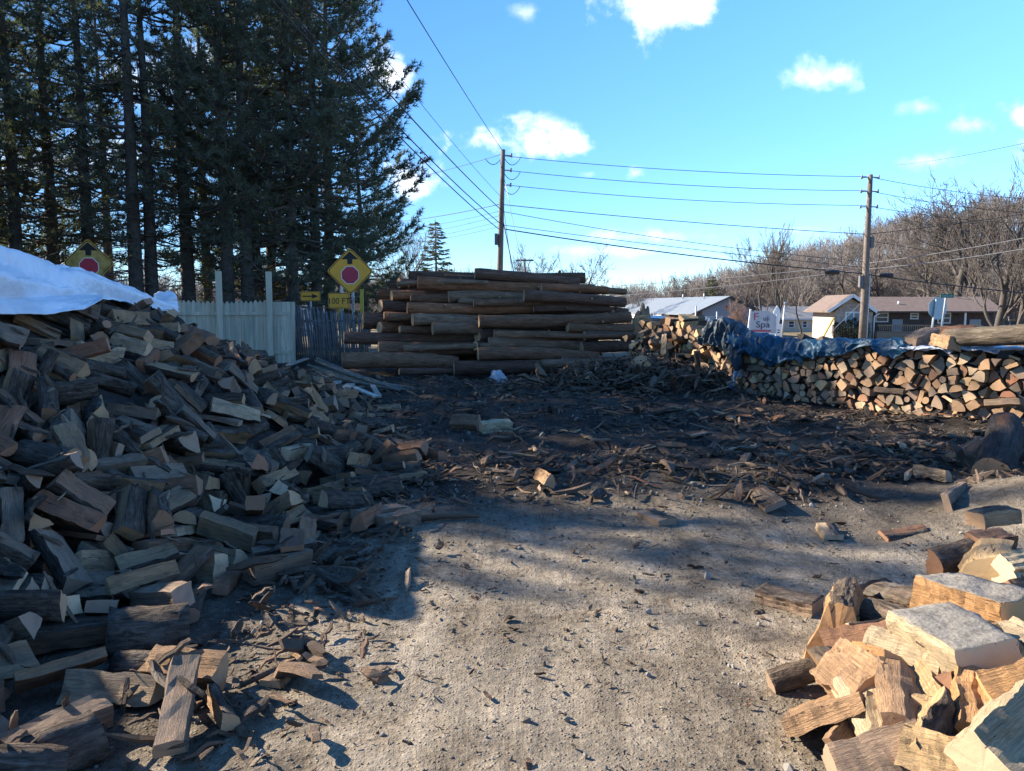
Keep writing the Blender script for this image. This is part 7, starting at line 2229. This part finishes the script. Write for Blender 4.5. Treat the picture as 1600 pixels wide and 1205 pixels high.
# blue tarps along the top of the stack
def strip(name, m, s0, s1, top_tab, hang_tab, label, back=.5, seed=0, amp=.06, nu=130, nv=46):
    def fn(u, v):
        s = s0 + (s1 - s0) * u; p, d, nr = spath(s); zt, = lerpv(top_tab, u); hg, = lerpv(hang_tab, u); base = gz0(p.x, p.y); fr = -nr if nr.y > 0 else nr
        n1_ = noise.noise(Vector((s * 2.6, v * 2.2, seed))); n2_ = noise.noise(Vector((s * 6.5 + v * 2, v * 4, seed + 4))); n3_ = noise.noise(Vector((s * 15, v * 6, seed + 9)))
        if v < .5: q = v / .5; off = -back + (back + .24) * q; z = zt + .05 * math.sin(q * math.pi) - .25 * (1 - q) ** 2
        else: q = (v - .5) / .5; off = .24 + .05 * math.sin(q * 2.5) + .05 * q; z = zt - hg * q * (1 + .25 * n1_)
        k = amp * (1.1 * n1_ + .5 - 1.5 * abs(n2_ + .4 * n1_) - .45 * abs(n3_ + .5 * n2_))
        ruck = amp * (.5 - abs(math.sin(s * 9 + 4 * n1_ + 2 * n2_))) * sstep(.35, .8, v); hg *= 1 + .35 * noise.noise(Vector((s * 3.7, seed, 2)))
        if v >= .5: z -= hg * q * .3 * noise.noise(Vector((s * 3.7, seed, 2)))
        xy = p + fr * (off + k * .6 + ruck); return Vector((xy.x, xy.y, base + z + k + (.04 * n2_ if v > .95 else 0)))
    o = sheet(name, m, nu, nv, fn); return tag(o, label, 'tarp')
NG = 'fresh split logs of the right front heap'
strip('blue_tarp', TB, 5.1, 7.25, [(0, 1.07), (.15, 1.12), (.5, 1.06), (1, 1.04)], [(0, .12), (.1, .28), (.3, .07), (.5, .22), (.8, .30), (1, .40)], 'bright blue tarp draped along the middle of the wood stack', seed=2, amp=.055)
strip('blue_tarp', TB, 7.0, 8.9, [(0, 1.03), (.5, 1.07), (1, 1.03)], [(0, .36), (.3, .48), (.55, .42), (1, .3)], 'crumpled blue tarp hanging low beside the dark tarp hump', seed=7, amp=.085)
strip('navy_tarp', TD, 8.4, 9.7, [(0, 1.0), (.25, 1.04), (.5, 1.24), (.72, 1.22), (1, 1.0)], [(0, .5), (.3, .62), (.6, .55), (1, .3)], 'dark navy tarp heaped in a pointed hump on the stack', seed=12, amp=.10)
strip('silver_tarp', TS, 3.3, 5.35, [(0, 1.08), (.5, 1.05), (.8, 1.03), (1, 1.02)], [(0, .02), (1, .05)], 'thin silver blue sheet under the two loose logs on the stack', back=.45, seed=21, amp=.03)
def rag(px, py, Y, w, h, m, seed, label, name, lean=(0, 0, 0)):
    b = at(px, py, Y)
    def fn(u, v):
        n_ = noise.noise(Vector((u * 3, v * 5, seed))); return b + Vector(((u - .5) * w * (1 - .3 * v) + lean[0] * v + .05 * n_, -.10 * math.sin(v * 3) - .13 * v + .07 * noise.noise(Vector((u * 6, v * 3, seed + 2))), -h * v + .05 * n_))
    o = sheet(name, m, 24, 30, fn); return tag(o, label, 'tarp')
rag(1157, 545, 14.7, .22, .72, TS, 3, 'narrow pale strip of tarp hanging down the stack left of the dark hump', 'silver_tarp', (-.14, 0, 0))
o = ball((0, 0, 0), .17, 15, (1.4, 1, .62), .6).build('blue_tarp', mk_tarp('pale_blue_tarp', (.06, .15, .27), .4), None, at(1135, 611, 14.6)); tag(o, 'balled piece of blue tarp on the ground before the stack', 'tarp')
# two loose logs and the long log on top of the stack
def p2(px1, py1, Y1, px2, py2, Y2, kind, R, roll, tone, mats, key, name, label, cat, group, seed, L=None, fit=True, sq=1.0):
    a, c = at(px1, py1, Y1), at(px2, py2, Y2); d = c - a; L = L or d.length; V, F, M = wood_geom(kind, L, R, seed, 18, 6); V = [(v[0], v[1], v[2] * sq) for v in V]
    if mats is WM_NEW and (kind == 'block' or group == NG and not any(w in label for w in ('edge', 'bark', 'curved', 'bowed', 'in shade'))): M = [0 if m == 1 else m for m in M]
    if mats is WM_MUD:
        Q_ = d.to_track_quat('X', 'Z') @ Quaternion((1, 0, 0), R_(roll)); vv = [Vector(v) for v in V]
        M = [2 if m == 2 else int((Q_ @ (vv[f[1]] - vv[f[0]]).cross(vv[f[2]] - vv[f[1]]).normalized()).z > .72) for f, m in zip(F, M)]
    me = bpy.data.meshes.new(name); me.from_pydata(V, [], F)
    for m in mats: me.materials.append(m)
    me.polygons.foreach_set('material_index', M); me.polygons.foreach_set('use_smooth', [m == 1 for m in M]); at_ = me.attributes.new('pc', 'FLOAT_VECTOR', 'POINT'); at_.data.foreach_set('vector', [k for v in V for k in (v[0] + seed * .7, v[1], v[2])]); me.update()
    o = bpy.data.objects.new(name, me); COL.objects.link(o); o.location = (a + c) / 2; o.rotation_mode = 'QUATERNION'; o.rotation_quaternion = d.to_track_quat('X', 'Z') @ Quaternion((1, 0, 0), R_(roll)); o.color = (*TONES[tone], 1); tag(o, label, cat, group); return o
p2(1420, 538, 11.3, 1457, 522, 11.6, 'block', .17, 10, 'grey', WM_OLD, 'old', 'split_firewood', 'grey split log tilted on the silver sheet atop the stack', 'firewood', None, 811, .55)
p2(1466, 533, 11.0, 1488, 537, 10.7, 'block', .15, -12, 'tan', WM_OLD, 'old', 'split_firewood', 'short split log beside the tilted grey one atop the stack', 'firewood', None, 812, .42)
tag(log_mesh('log', at(1478, 528, 10.9), at(1730, 516, 9.0), .125, .14, 901, (.15, .12, .09)), 'long barked log lying along the top of the stack at the right edge', 'log')
tag(log_mesh('log', at(1448, 524, 12.2), at(1530, 521, 11.4), .12, .13, 902, B_D), 'dark log behind the loose logs on top of the stack', 'log')
# far end of the stack: tall lit stump and stumps below
o = log_mesh('stump', at(1007, 566, 17.6), at(1003, 492, 17.6), .24, .19, 903, (.34, .24, .14), lump=.16); tag(o, 'tall sunlit barkless stump at the far end of the stack', 'stump')
mb = MB(); 
for dx, h, w in ((.02, .28, .06), (.09, .14, .05), (-.08, .1, .05), (.13, .2, .04)): mb.prism([(dx - w, -.12, -.1), (dx + w, -.12, -.1), (dx + w * .5, -.1, h * .7), (dx, -.08, h), (dx - w * .8, -.1, h * .5)], (0, .2, 0))
o2 = mb.build('broken_spike', [simple('torn_wood', (.20, .15, .10), .9, .3, 14, .5)], o); o2.rotation_mode = 'QUATERNION'; o2.matrix_parent_inverse = Matrix.Identity(4); o2.location = ((at(1003, 492, 17.6) - at(1007, 566, 17.6)).length, 0, 0); o2.rotation_quaternion = o.rotation_quaternion.inverted()
tag(log_mesh('chopping_block', gp(1018, 603) + Vector((.1, .1, -.05)), at(1001, 572, 14.9), .27, .22, 904, B_M), 'upright chopping block with a pale sawn top in the scrap mound', 'stump')
tag(log_mesh('chopping_block', gp(1096, 606), at(1092, 578, 14.9), .22, .2, 905, B_D), 'dark short block between the scrap mound and the stack', 'stump')
tag(log_mesh('log', at(1549, 742, 6.75), at(1570, 668, 7.75), .16, .165, 906, (.055, .048, .045)), 'thick dark log leaning end on at the right edge below the stack', 'log')
tag(log_mesh('log', at(1493, 727, 7.6), at(1532, 708, 7.9), .14, .15, 907, (.13, .105, .085)), 'short grey brown round beside the thick dark log', 'log')
for i, (px1, py1, px2, py2, w, lab, c) in enumerate(((1045, 502, 1180, 548, 15, 'grey log lying behind the far end of the stack', B_G), (1052, 520, 1120, 540, 18, 'log end beside the sunlit firewood of the far stack', B_G), (1075, 512, 1150, 505, 10, 'thin dark log on the ground before the shops', B_D), (1030, 505, 1100, 498, 16, 'weathered log farther back by the shops', B_G))): tag(log_mesh('log', at(px1, py1, 19.5 + i), at(px2, py2, 19.0 + i * 1.2), w * 19.5 / 2400, w * 19 / 2400, 920 + i, c), lab, 'log')

# loose sunlit pieces slumped at the far end of the stack
LGp = 'loose sunlit firewood at the far end of the stack'; items = []
for i in range(34):
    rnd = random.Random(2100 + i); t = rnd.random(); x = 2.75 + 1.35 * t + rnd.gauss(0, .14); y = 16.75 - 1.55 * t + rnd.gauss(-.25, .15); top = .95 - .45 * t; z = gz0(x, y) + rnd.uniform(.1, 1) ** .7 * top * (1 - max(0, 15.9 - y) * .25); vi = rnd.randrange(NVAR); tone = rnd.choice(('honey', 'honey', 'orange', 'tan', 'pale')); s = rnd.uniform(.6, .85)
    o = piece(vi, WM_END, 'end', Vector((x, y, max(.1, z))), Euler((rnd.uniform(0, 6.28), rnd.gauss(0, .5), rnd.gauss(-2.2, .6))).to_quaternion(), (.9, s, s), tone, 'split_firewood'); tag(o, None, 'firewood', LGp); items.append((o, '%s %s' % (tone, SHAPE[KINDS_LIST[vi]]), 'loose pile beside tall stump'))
rank_labels(items, 'log', '')
# ------------------------------------------------------------------ fresh split heap at the right front, piece by piece
NG = 'fresh split logs of the right front heap'
FRESH = [  # end a (pixel, depth), end b, kind, R, roll, tone, mats, label, squash
 (1306, 1004, 3.24, 1322, 955, 3.62, 'wedge', .25, 4, 'orange', WM_NEW, 'wedge log standing on edge at the left of the fresh heap', 1),
 (1452, 920, 3.42, 1592, 965, 3.10, 'block', .185, 0, 'orange', WM_MUD, 'large slab with a dried mud top, highest in the fresh heap', .78),
 (1440, 972, 3.02, 1548, 1034, 2.64, 'block', .185, 8, 'cream', WM_MUD, 'block with grey mud crusted top and one bright lit side', .62),
 (1372, 1010, 3.0, 1470, 1042, 2.8, 'half', .12, 70, 'cream', WM_NEW, 'splintered pale half log under the mud crusted block', .8),
 (1400, 1062, 2.74, 1410, 1152, 2.40, 'quarter', .15, 55, 'tan', WM_NEW, 'steep quarter log showing a grey and a brown face, heap centre', 1),
 (1335, 1075, 2.75, 1372, 1145, 2.52, 'block', .105, 25, 'cream', WM_NEW, 'sunlit narrow slab leaning left of the steep quarter log', .8),
 (1318, 1052, 2.92, 1362, 1085, 2.72, 'block', .15, 40, 'tan', WM_NEW, 'dusty grey tan chunk behind the sunlit narrow slab', 1),
 (1420, 1195, 2.30, 1466, 1112, 2.52, 'sixth', .19, 150, 'honey', WM_NEW, 'bright thin wedge leaning up to the right at the bottom', 1),
 (1520, 1072, 2.62, 1524, 1150, 2.42, 'block', .125, 75, 'orange', WM_NEW, 'upright orange block under the mud crusted one', 1),
 (1495, 1148, 2.42, 1520, 1120, 2.78, 'half', .155, -70, 'honey', WM_NEW, 'half round with its pale sawn end towards us, bottom of the heap', 1),
 (1536, 1200, 2.12, 1620, 1120, 2.36, 'block', .15, 35, 'cream', WM_NEW, 'large bright splintery log in the bottom right corner', .9),
 (1540, 898, 3.62, 1546, 868, 3.98, 'quarter', .18, 60, 'honey', WM_NEW, 'honey coloured log end at the back of the fresh heap', 1),
 (1568, 888, 3.50, 1640, 878, 3.62, 'block', .10, 20, 'cream', WM_NEW, 'small bright block upper of two at the right back', .9),
 (1572, 915, 3.38, 1630, 905, 3.52, 'block', .10, -25, 'cream', WM_NEW, 'small bright block lower of two at the right back', .9),
 (1460, 880, 3.95, 1510, 868, 4.05, 'half', .12, 190, 'brown', WM_NEW, 'dark barked half log in shade at the back of the fresh heap', .7),
 (1322, 1012, 3.12, 1378, 1002, 3.08, 'block', .12, 15, 'brown', WM_NEW, 'brown block right of the wedge standing on edge', 1),
 (1375, 965, 3.35, 1425, 985, 3.2, 'half', .125, 120, 'tan', WM_NEW, 'curved tan half log behind the splintered pale one', .8),
 (1218, 1063, 3.12, 1292, 1040, 3.12, 'half', .075, 200, 'grey', WM_NEW, 'dusty bowed half log on the ground left of the heap', .8),
 (1188, 928, 4.12, 1278, 952, 3.9, 'block', .11, 5, 'grey', WM_OLD, 'weathered split log lying alone in shade left of the fresh heap', .8),
 (1345, 940, 3.98, 1392, 925, 4.05, 'slab', .13, 0, 'grey', WM_OLD, 'flat grey piece on shaded ground behind the wedge', 1),
 (1395, 940, 3.62, 1428, 948, 3.5, 'half', .12, 60, 'tan', WM_NEW, 'tan half round in shade left of the large mud topped slab', 1),
 (1338, 1195, 2.36, 1402, 1178, 2.36, 'block', .12, 30, 'grey', WM_NEW, 'dusty grey block at the bottom edge left of the thin wedge', 1),
 (1255, 1122, 2.78, 1326, 1098, 2.72, 'slab', .17, -18, 'tan', WM_NEW, 'broad dusty slab sunk in the dirt at the heap foot', .8),
 (1354, 1035, 2.95, 1385, 1045, 2.8, 'quarter', .11, 30, 'orange', WM_NEW, 'orange wedge peeping out between the tan chunk and the steep log', 1),
 (1585, 1000, 2.95, 1640, 1020, 2.8, 'block', .13, 10, 'cream', WM_NEW, 'pale log cut by the right edge beside the mud crusted block', 1),
 (1580, 1085, 2.5, 1640, 1070, 2.5, 'block', .13, 30, 'orange', WM_NEW, 'orange log cut by the right edge above the bright splintery one', 1),
 (1318, 1160, 2.55, 1352, 1118, 2.68, 'slab', .07, 40, 'tan', WM_NEW, 'narrow split strip between the broad slab and the lit slab', .8),
 (1560, 1060, 2.7, 1600, 1040, 2.95, 'block', .13, 60, 'brown', WM_NEW, 'brown log in the shadow right of the upright orange block', 1),
 (1455, 1085, 2.62, 1490, 1065, 2.9, 'quarter', .14, 200, 'brown', WM_NEW, 'shaded brown log between the steep quarter and the upright block', 1),
 (1585, 940, 3.3, 1650, 930, 3.4, 'block', .13, 40, 'brown', WM_NEW, 'brown log under the small bright blocks', 1),
 (1400, 1010, 3.2, 1450, 990, 3.35, 'block', .13, 20, 'tan', WM_NEW, 'tan log half hidden under the splintered pale one', 1),
 (1460, 1130, 2.7, 1540, 1120, 2.75, 'half', .12, 30, 'brown', WM_NEW, 'dark log under the upright orange block', 1),
 (1438, 1075, 2.68, 1470, 1130, 2.5, 'sixth', .15, 20, 'honey', WM_NEW, 'slim honey split right of the steep quarter log', 1), (1470, 1050, 2.8, 1500, 1090, 2.62, 'slab', .11, 70, 'cream', WM_NEW, 'thin pale slab on edge under the mud crusted block', 1), (1380, 1115, 2.55, 1392, 1180, 2.38, 'sixth', .13, 200, 'cream', WM_NEW, 'slim pale split below the sunlit narrow slab', 1),
 (1300, 1040, 2.98, 1340, 1062, 2.84, 'sixth', .12, 100, 'tan', WM_NEW, 'slim tan split at the foot of the wedge on edge', 1), (1360, 985, 3.22, 1398, 978, 3.22, 'sixth', .11, 60, 'cream', WM_NEW, 'slim pale split beside the curved tan half log', 1), (1470, 1180, 2.25, 1512, 1192, 2.2, 'sixth', .13, 30, 'honey', WM_NEW, 'slim honey split at the bottom edge below the half round', 1), (1548, 1005, 2.86, 1592, 1052, 2.7, 'sixth', .13, 80, 'orange', WM_NEW, 'slim orange split right of the mud crusted block', 1)]
for i, (x1, y1, Y1, x2, y2, Y2, kd, R, roll, tone, mats, lab, sq) in enumerate(FRESH): 
    o = p2(x1, y1, Y1, x2, y2, Y2, kd, R, roll, tone, mats, 'new', 'split_firewood', lab, 'firewood', NG, 700 + i, max(.3, (at(x1, y1, Y1) - at(x2, y2, Y2)).length), True, sq)
# ------------------------------------------------------------------ single pieces lying about the yard
YG = 'split pieces lying about the yard'
for i, (x1, y1, x2, y2, kd, R, roll, tone, lab, up) in enumerate((
 (752, 668, 797, 664, 'block', .13, 5, 'cream', 'bright sunlit split log alone in the middle of the yard', .07), (706, 660, 748, 662, 'block', .13, 30, 'brown', 'dark split log just left of the bright sunlit one', .09),
 (1522, 812, 1582, 803, 'block', .085, 0, 'tan', 'squared tan log on the dirt bank at the right edge', .42), (1440, 738, 1472, 744, 'quarter', .11, 40, 'pale', 'pale end of a log in the scraps below the dark leaning log', .1), (1240, 722, 1290, 716, 'slab', .11, 0, 'tan', 'flat tan slab in the scraps right of the yard middle', .05),
 (1010, 803, 1040, 816, 'slab', .1, 0, 'grey', 'grey flat slab on the near edge of the scrap band', .02), (1180, 766, 1212, 792, 'slab', .09, 20, 'grey', 'grey plank end in the scraps right of centre', .05), (1290, 822, 1302, 838, 'slab', .07, 0, 'pale', 'small pale piece lying on the shaded dirt right of centre', .02), (1380, 838, 1448, 828, 'slab', .07, 20, 'brown', 'long brown slab on the shaded dirt', .02),
 (1480, 790, 1510, 768, 'slab', .10, 70, 'grey', 'grey slab standing tilted before the dirt bank', .12), (1522, 850, 1575, 842, 'block', .10, 10, 'brown', 'brown log behind the fresh heap at the foot of the dirt bank', .12), (560, 820, 592, 800, 'quarter', .12, 30, 'reddish brown', 'reddish wedge end lying at the tip of the left heap', .08),
 (605, 815, 640, 808, 'block', .10, 0, 'grey', 'dark grey chunk right of the reddish wedge at the heap tip', .06), (842, 742, 858, 752, 'quarter', .11, 20, 'tan', 'small orange tan chunk standing left of the scrap band', .1), (1385, 700, 1440, 690, 'slab', .1, 0, 'tan', 'tan slab on the scraps before the near stack', .06), (330, 1080, 358, 1130, 'quarter', .075, 40, 'tan', 'narrow split piece at the edge of the heap shadow', .05), (430, 1062, 470, 1028, 'slab', .055, 0, 'tan', 'splintered stick lying sunlit near the heap', .02))):
    a, c = gp(x1, y1, up), gp(x2, y2, up); f = lambda v: v.y
    p2(x1, y1, a.y, x2, y2, c.y, kd, R, roll, tone, WM_NEW if tone == 'cream' else WM_OLD, 'o', 'split_firewood', lab, 'firewood', YG, 860 + i, max(.3, min(.62, (a - c).length)))
# sticks
for i, (pts, r, lab) in enumerate((([(640, 812), (690, 806), (748, 806)], .028, 'long bent stick lying right of the heap tip'), ([(372, 1072), (420, 1050), (462, 1032)], .016, 'thin stick on sunlit dirt before the heap shadow'), ([(552, 945), (590, 938), (622, 934)], .014, 'thin forked twig on the sunlit dirt'))):
    P_ = [gp(x, y, r + .012) for x, y in pts]; mb = MB(); mb.tube([p - P_[0] for p in P_], [r, r * .9, r * .6], 7); pc = [(v[0], v[1], v[2]) for v in mb.v]; tag(mb.build('stick', WM_BITS[:1], None, P_[0], pc), lab, 'stick')
# bundle of long poles and boards by the picket fence
POL = simple('grey_poles', (.165, .15, .125), .9, .3, 8, .3)
PG2 = 'long grey poles in the bundle before the picket fence'; OR_ = ('topmost', 'second', 'third', 'fourth', 'fifth', 'sixth', 'seventh', 'eighth', 'ninth', 'lowest')
for i in range(10):
    rnd = random.Random(i + 40); a = at(488 + rnd.uniform(-8, 26), 560 + i * 3.4, 17.0 + rnd.uniform(-.3, .3)); c = at(648 + rnd.uniform(-26, 4), 610 + rnd.uniform(-8, 5) + i * .6, 14.6 + rnd.uniform(-.2, .2)); a.z = max(a.z, .06); c.z = max(c.z, .03)
    mb = MB(); L = c - a; mb.tube([L * t + Vector((0, 0, -.05 * math.sin(t * 3.14))) for t in (0, .25, .5, .75, 1)], [.03, .03, .028, .026, .022], 7); tag(mb.build('wooden_pole', POL, None, a), OR_[i] + ' long grey pole of the bundle sloping before the picket fence', 'pole', PG2)
for i, (x1, y1, x2, y2, w, lab) in enumerate(((505, 618, 528, 596, .16, 'grey board left of three leaning together by the pole bundle'), (522, 622, 548, 600, .16, 'grey board right of the leaning pair by the pole bundle'), (545, 602, 588, 620, .10, 'pale board under the pole bundle'), (582, 602, 592, 620, .09, 'short upright board end at the tip of the pale board'), (472, 612, 500, 600, .12, 'whitish split board at the foot of the heap tail'), (430, 578, 480, 560, .14, 'grey board on the tail of the heap by the fence'))):
    a, c = gp(x1, y1, .1), gp(x2, y2, .16); mb = MB(); mb.bar(Vector((0, 0, 0)), c - a, w, .03); tag(mb.build('board', simple('old_board_%d' % i, (.30, .27, .22) if i not in (2, 4) else (.5, .46, .38), .9, .25, 9), None, a), lab, 'board')

# ------------------------------------------------------------------ litter
CHIP = []
for i in range(14):
    rnd = random.Random(1300 + i); L = 1.0; w = rnd.uniform(.10, .26); h = rnd.uniform(.04, .12); V = []; n = 4
    for s in range(n + 1):
        t = s / n - .5; tp = 1 - (abs(t) * 2) ** 2 * rnd.uniform(.3, .8); bow = rnd.uniform(-.06, .06)
        for y, z in ((-w / 2, -h / 2), (w / 2, -h / 2 * rnd.uniform(.4, 1)), (w / 2 * rnd.uniform(.7, 1), h / 2), (-w / 2 * rnd.uniform(.6, 1), h / 2)): V.append((t * L, y * tp + bow * .3, z * tp + bow))
    F = [(s * 4 + k, s * 4 + (k + 1) % 4, s * 4 + 4 + (k + 1) % 4, s * 4 + 4 + k) for s in range(n) for k in range(4)] + [(3, 2, 1, 0), (n * 4, n * 4 + 1, n * 4 + 2, n * 4 + 3)]; CHIP.append((V, F, [0 if rnd.random() < .75 else 1] * len(F)))
def scatter(bits, n, fx, size, seed, tilt=.25, up=.0):
    rnd = random.Random(seed)
    for k in range(n):
        p = fx(rnd)
        if p is None: continue
        x, y = p; s = size(rnd); V, F, M = CHIP[rnd.randrange(14)]; wd = rnd.uniform(.6, 1.5) * (1 if s > .1 else 1.6)
        q = Euler((rnd.gauss(0, .5), rnd.gauss(0, tilt), rnd.uniform(0, 6.283))).to_quaternion(); bits.add(V, F, M, (x, y, gz(x, y) + .01 + rnd.random() * up), q, (s, s * wd, s * wd), k * .37)
def inyard(x, y): 
    xf = float(np.interp(y, [0, 5.2, 7.2, 9, 11.8, 14, 18], [-1.4, -1.1, -1.0, -1.5, -2.5, -3.6, -5])); 
    xs = float(np.interp(y, [8, 10.3, 14.8, 17], [9, 6.6, 4.2, 3.0])); return xf - .1 < x < xs
bits = Bits()
def band(rnd):                                        # scrap windrows across the middle of the yard
    y = rnd.uniform(6.2, 17.2); x = rnd.uniform(-3.6, 7.5)
    if not inyard(x, y): return None
    d = .16 + 1.1 * gauss(x, y, 1.9, 7.3, 2.2, .75) + 1.0 * gauss(x, y, 4.0, 8.2, 1.6, .9) + .8 * gauss(x, y, 2.9, 15.0, 1.9, 1.5) + .5 * gauss(x, y, .0, 15, 1.6, 1.2) + .45 * gauss(x, y, 1.2, 11.2, 2.6, .7) + .6 * gauss(x, y, 4.6, 10.8, 1.6, .7)
    return (x, y) if rnd.random() < d and noise.noise(Vector((x * 1.3, y * 1.3, 4))) > -.35 else None
scatter(bits, 15000, band, lambda r: min(.42, r.lognormvariate(-2.2, .55)), 21, .3, .07)
scatter(bits, 2600, lambda r: (lambda x, y: (x, y))(r.gauss(2.7, .8), r.gauss(15.4, .75)), lambda r: min(.55, r.lognormvariate(-1.7, .5)), 22, .5, .3)
def near_(rnd):
    y = rnd.uniform(1.9, 6.6); x = rnd.uniform(-1.5, 3.2); d = .22 + .8 * gauss(x, y, -1.1, 4.6, .45, 2.2) + .7 * gauss(x, y, 1.55, 2.6, .5, .6) + .5 * gauss(x, y, -.55, 4.3, .5, .5)
    return (x, y) if rnd.random() < d else None
scatter(bits, 5200, near_, lambda r: min(.2, r.lognormvariate(-3.75, .55)), 23, .22, .01)
scatter(bits, 900, lambda r: (lambda y: (float(np.interp(y, [0, 5.2, 7.2, 9, 11.8, 14, 18], [-1.4, -1.1, -1.0, -1.5, -2.5, -3.6, -5])) + r.gauss(.05, .22), y))(r.uniform(2.4, 14)), lambda r: min(.4, r.lognormvariate(-2.3, .6)), 24, .35, .06)
# splinters and short ends caught between the logs of the left heap
from mathutils.bvhtree import BVHTree
hv, hf = [], []
for (vi, x, y, z, w, a, b_, c, s, sx) in parse(HEAP_DATA):
    V, F, M = VARG[vi]; R = Quaternion((w, a, b_, c)).normalized().to_matrix(); l = Vector((x, y, z)) / 1000; o_ = len(hv); hv += [R @ Vector((v[0] * sx / 100, v[1] * s / 100, v[2] * s / 100)) + l for v in V]; hf += [[o_ + k for k in f] for f in F]
bv = BVHTree.FromPolygons(hv, hf); rnd = random.Random(404)
for k in range(1500):
    y = rnd.uniform(2.4, 13); x = rnd.uniform(-5, -1.0); h = bv.ray_cast(Vector((x, y, 4)), Vector((0, 0, -1)))
    if h[0] is None or h[0].z > 1.75: continue
    s = min(.34, rnd.lognormvariate(-2.1, .5)); V, F, M = CHIP[rnd.randrange(14)]; wd = rnd.uniform(.6, 1.4); q = Vector((0, 0, 1)).rotation_difference(h[1] if h[1].z > 0 else -h[1]) @ Euler((rnd.gauss(0, .3), rnd.gauss(0, .2), rnd.uniform(0, 6.28))).to_quaternion(); bits.add(V, F, M, h[0] + Vector((0, 0, .015)), q, (s, s * wd, s * wd), k * .31)
del hv, hf, bv
tag(bits.build('wood_chips', WM_BITS), 'wood splinters, bark and chips littering the dirt of the yard', 'wood chips', None, 'stuff')
# pebbles and clods
PEB = []
for i in range(5):
    rnd = random.Random(1500 + i); V = []; F = []
    import bmesh
    bm = bmesh.new(); bmesh.ops.create_icosphere(bm, subdivisions=1, radius=1)
    for v in bm.verts: v.co *= 1 + .3 * noise.noise(v.co * 1.3 + Vector((i * 5, 0, 0)))
    PEB.append(([tuple(v.co) for v in bm.verts], [[v.index for v in f.verts] for f in bm.faces])); bm.free()
pb = Bits(); rnd = random.Random(77)
for k in range(4200):
    if k % 3: y = 1.9 + 5.2 * rnd.random() ** 1.3; x = rnd.uniform(-1.5, 3.0)
    else: y = rnd.uniform(5, 12); x = rnd.uniform(-2, 6)
    if not inyard(x, y) and y > 6: continue
    s = min(.03, rnd.lognormvariate(-5.05, .5)) * (1.6 if y > 6 else 1); V, F = PEB[k % 5]
    pb.add(V, F, [0] * len(F), (x, y, gz(x, y) + s * .25), Euler((rnd.random() * 6, rnd.random() * 6, rnd.random() * 6)).to_quaternion(), (s, s * rnd.uniform(.6, 1), s * .6))
def mk_peb():
    m, t, b = mat('gravel', .92, .2); k = NT(t); c = k.ramp(isl(k), [(0, (.07, .06, .05)), (.45, (.15, .132, .11)), (.8, (.21, .19, .165)), (1, (.30, .28, .25))]); k.put(b.inputs['Base Color'], c); return m
tag(pb.build('gravel', [mk_peb()]), 'grey pebbles and dirt clods scattered over the yard', 'gravel', None, 'stuff')
# larger scraps one can pick out
SGRP = 'bark and wood scraps lying in the yard'; items = []; rnd = random.Random(99); k = 0
while k < 90:
    p = band(rnd)
    if p is None or p[1] > 13: continue
    x, y = p; s = rnd.uniform(.28, .55); V, F, M = CHIP[rnd.randrange(14)]; o = bpy.data.objects.new('wood_scrap', bpy.data.meshes.new('wood_scrap')); me = o.data
    wd = rnd.uniform(.35, .9); me.from_pydata([(v[0] * s, v[1] * s * wd, v[2] * s * wd) for v in V], [], F); [me.materials.append(m) for m in WM_OLD]; me.polygons.foreach_set('material_index', M); a = me.attributes.new('pc', 'FLOAT_VECTOR', 'POINT'); a.data.foreach_set('vector', [c for v in V for c in (v[0] * s + k, v[1] * s * wd, v[2] * s * wd)]); me.update(); COL.objects.link(o)
    o.location = (x, y, gz(x, y) + .04); o.rotation_euler = (rnd.gauss(0, .4), rnd.gauss(0, .2), rnd.uniform(0, 6.283)); tone = rnd.choice(TN); o.color = (*TONES[tone], 1); tag(o, None, 'wood scrap', SGRP)
    zone = ('near scrap band' if y < 8.2 else 'ruts mid yard' if y < 11 else 'dark ground toward log pile') + (' left side' if x < .4 else ' centre' if x < 2.2 else ' right side' if x < 3.8 else ' by the stack')
    items.append((o, '%s %s' % ('long' if s > .42 else 'short', tone.replace(' brown', '')), zone)); k += 1
rank_labels(items, 'wood scrap', '')
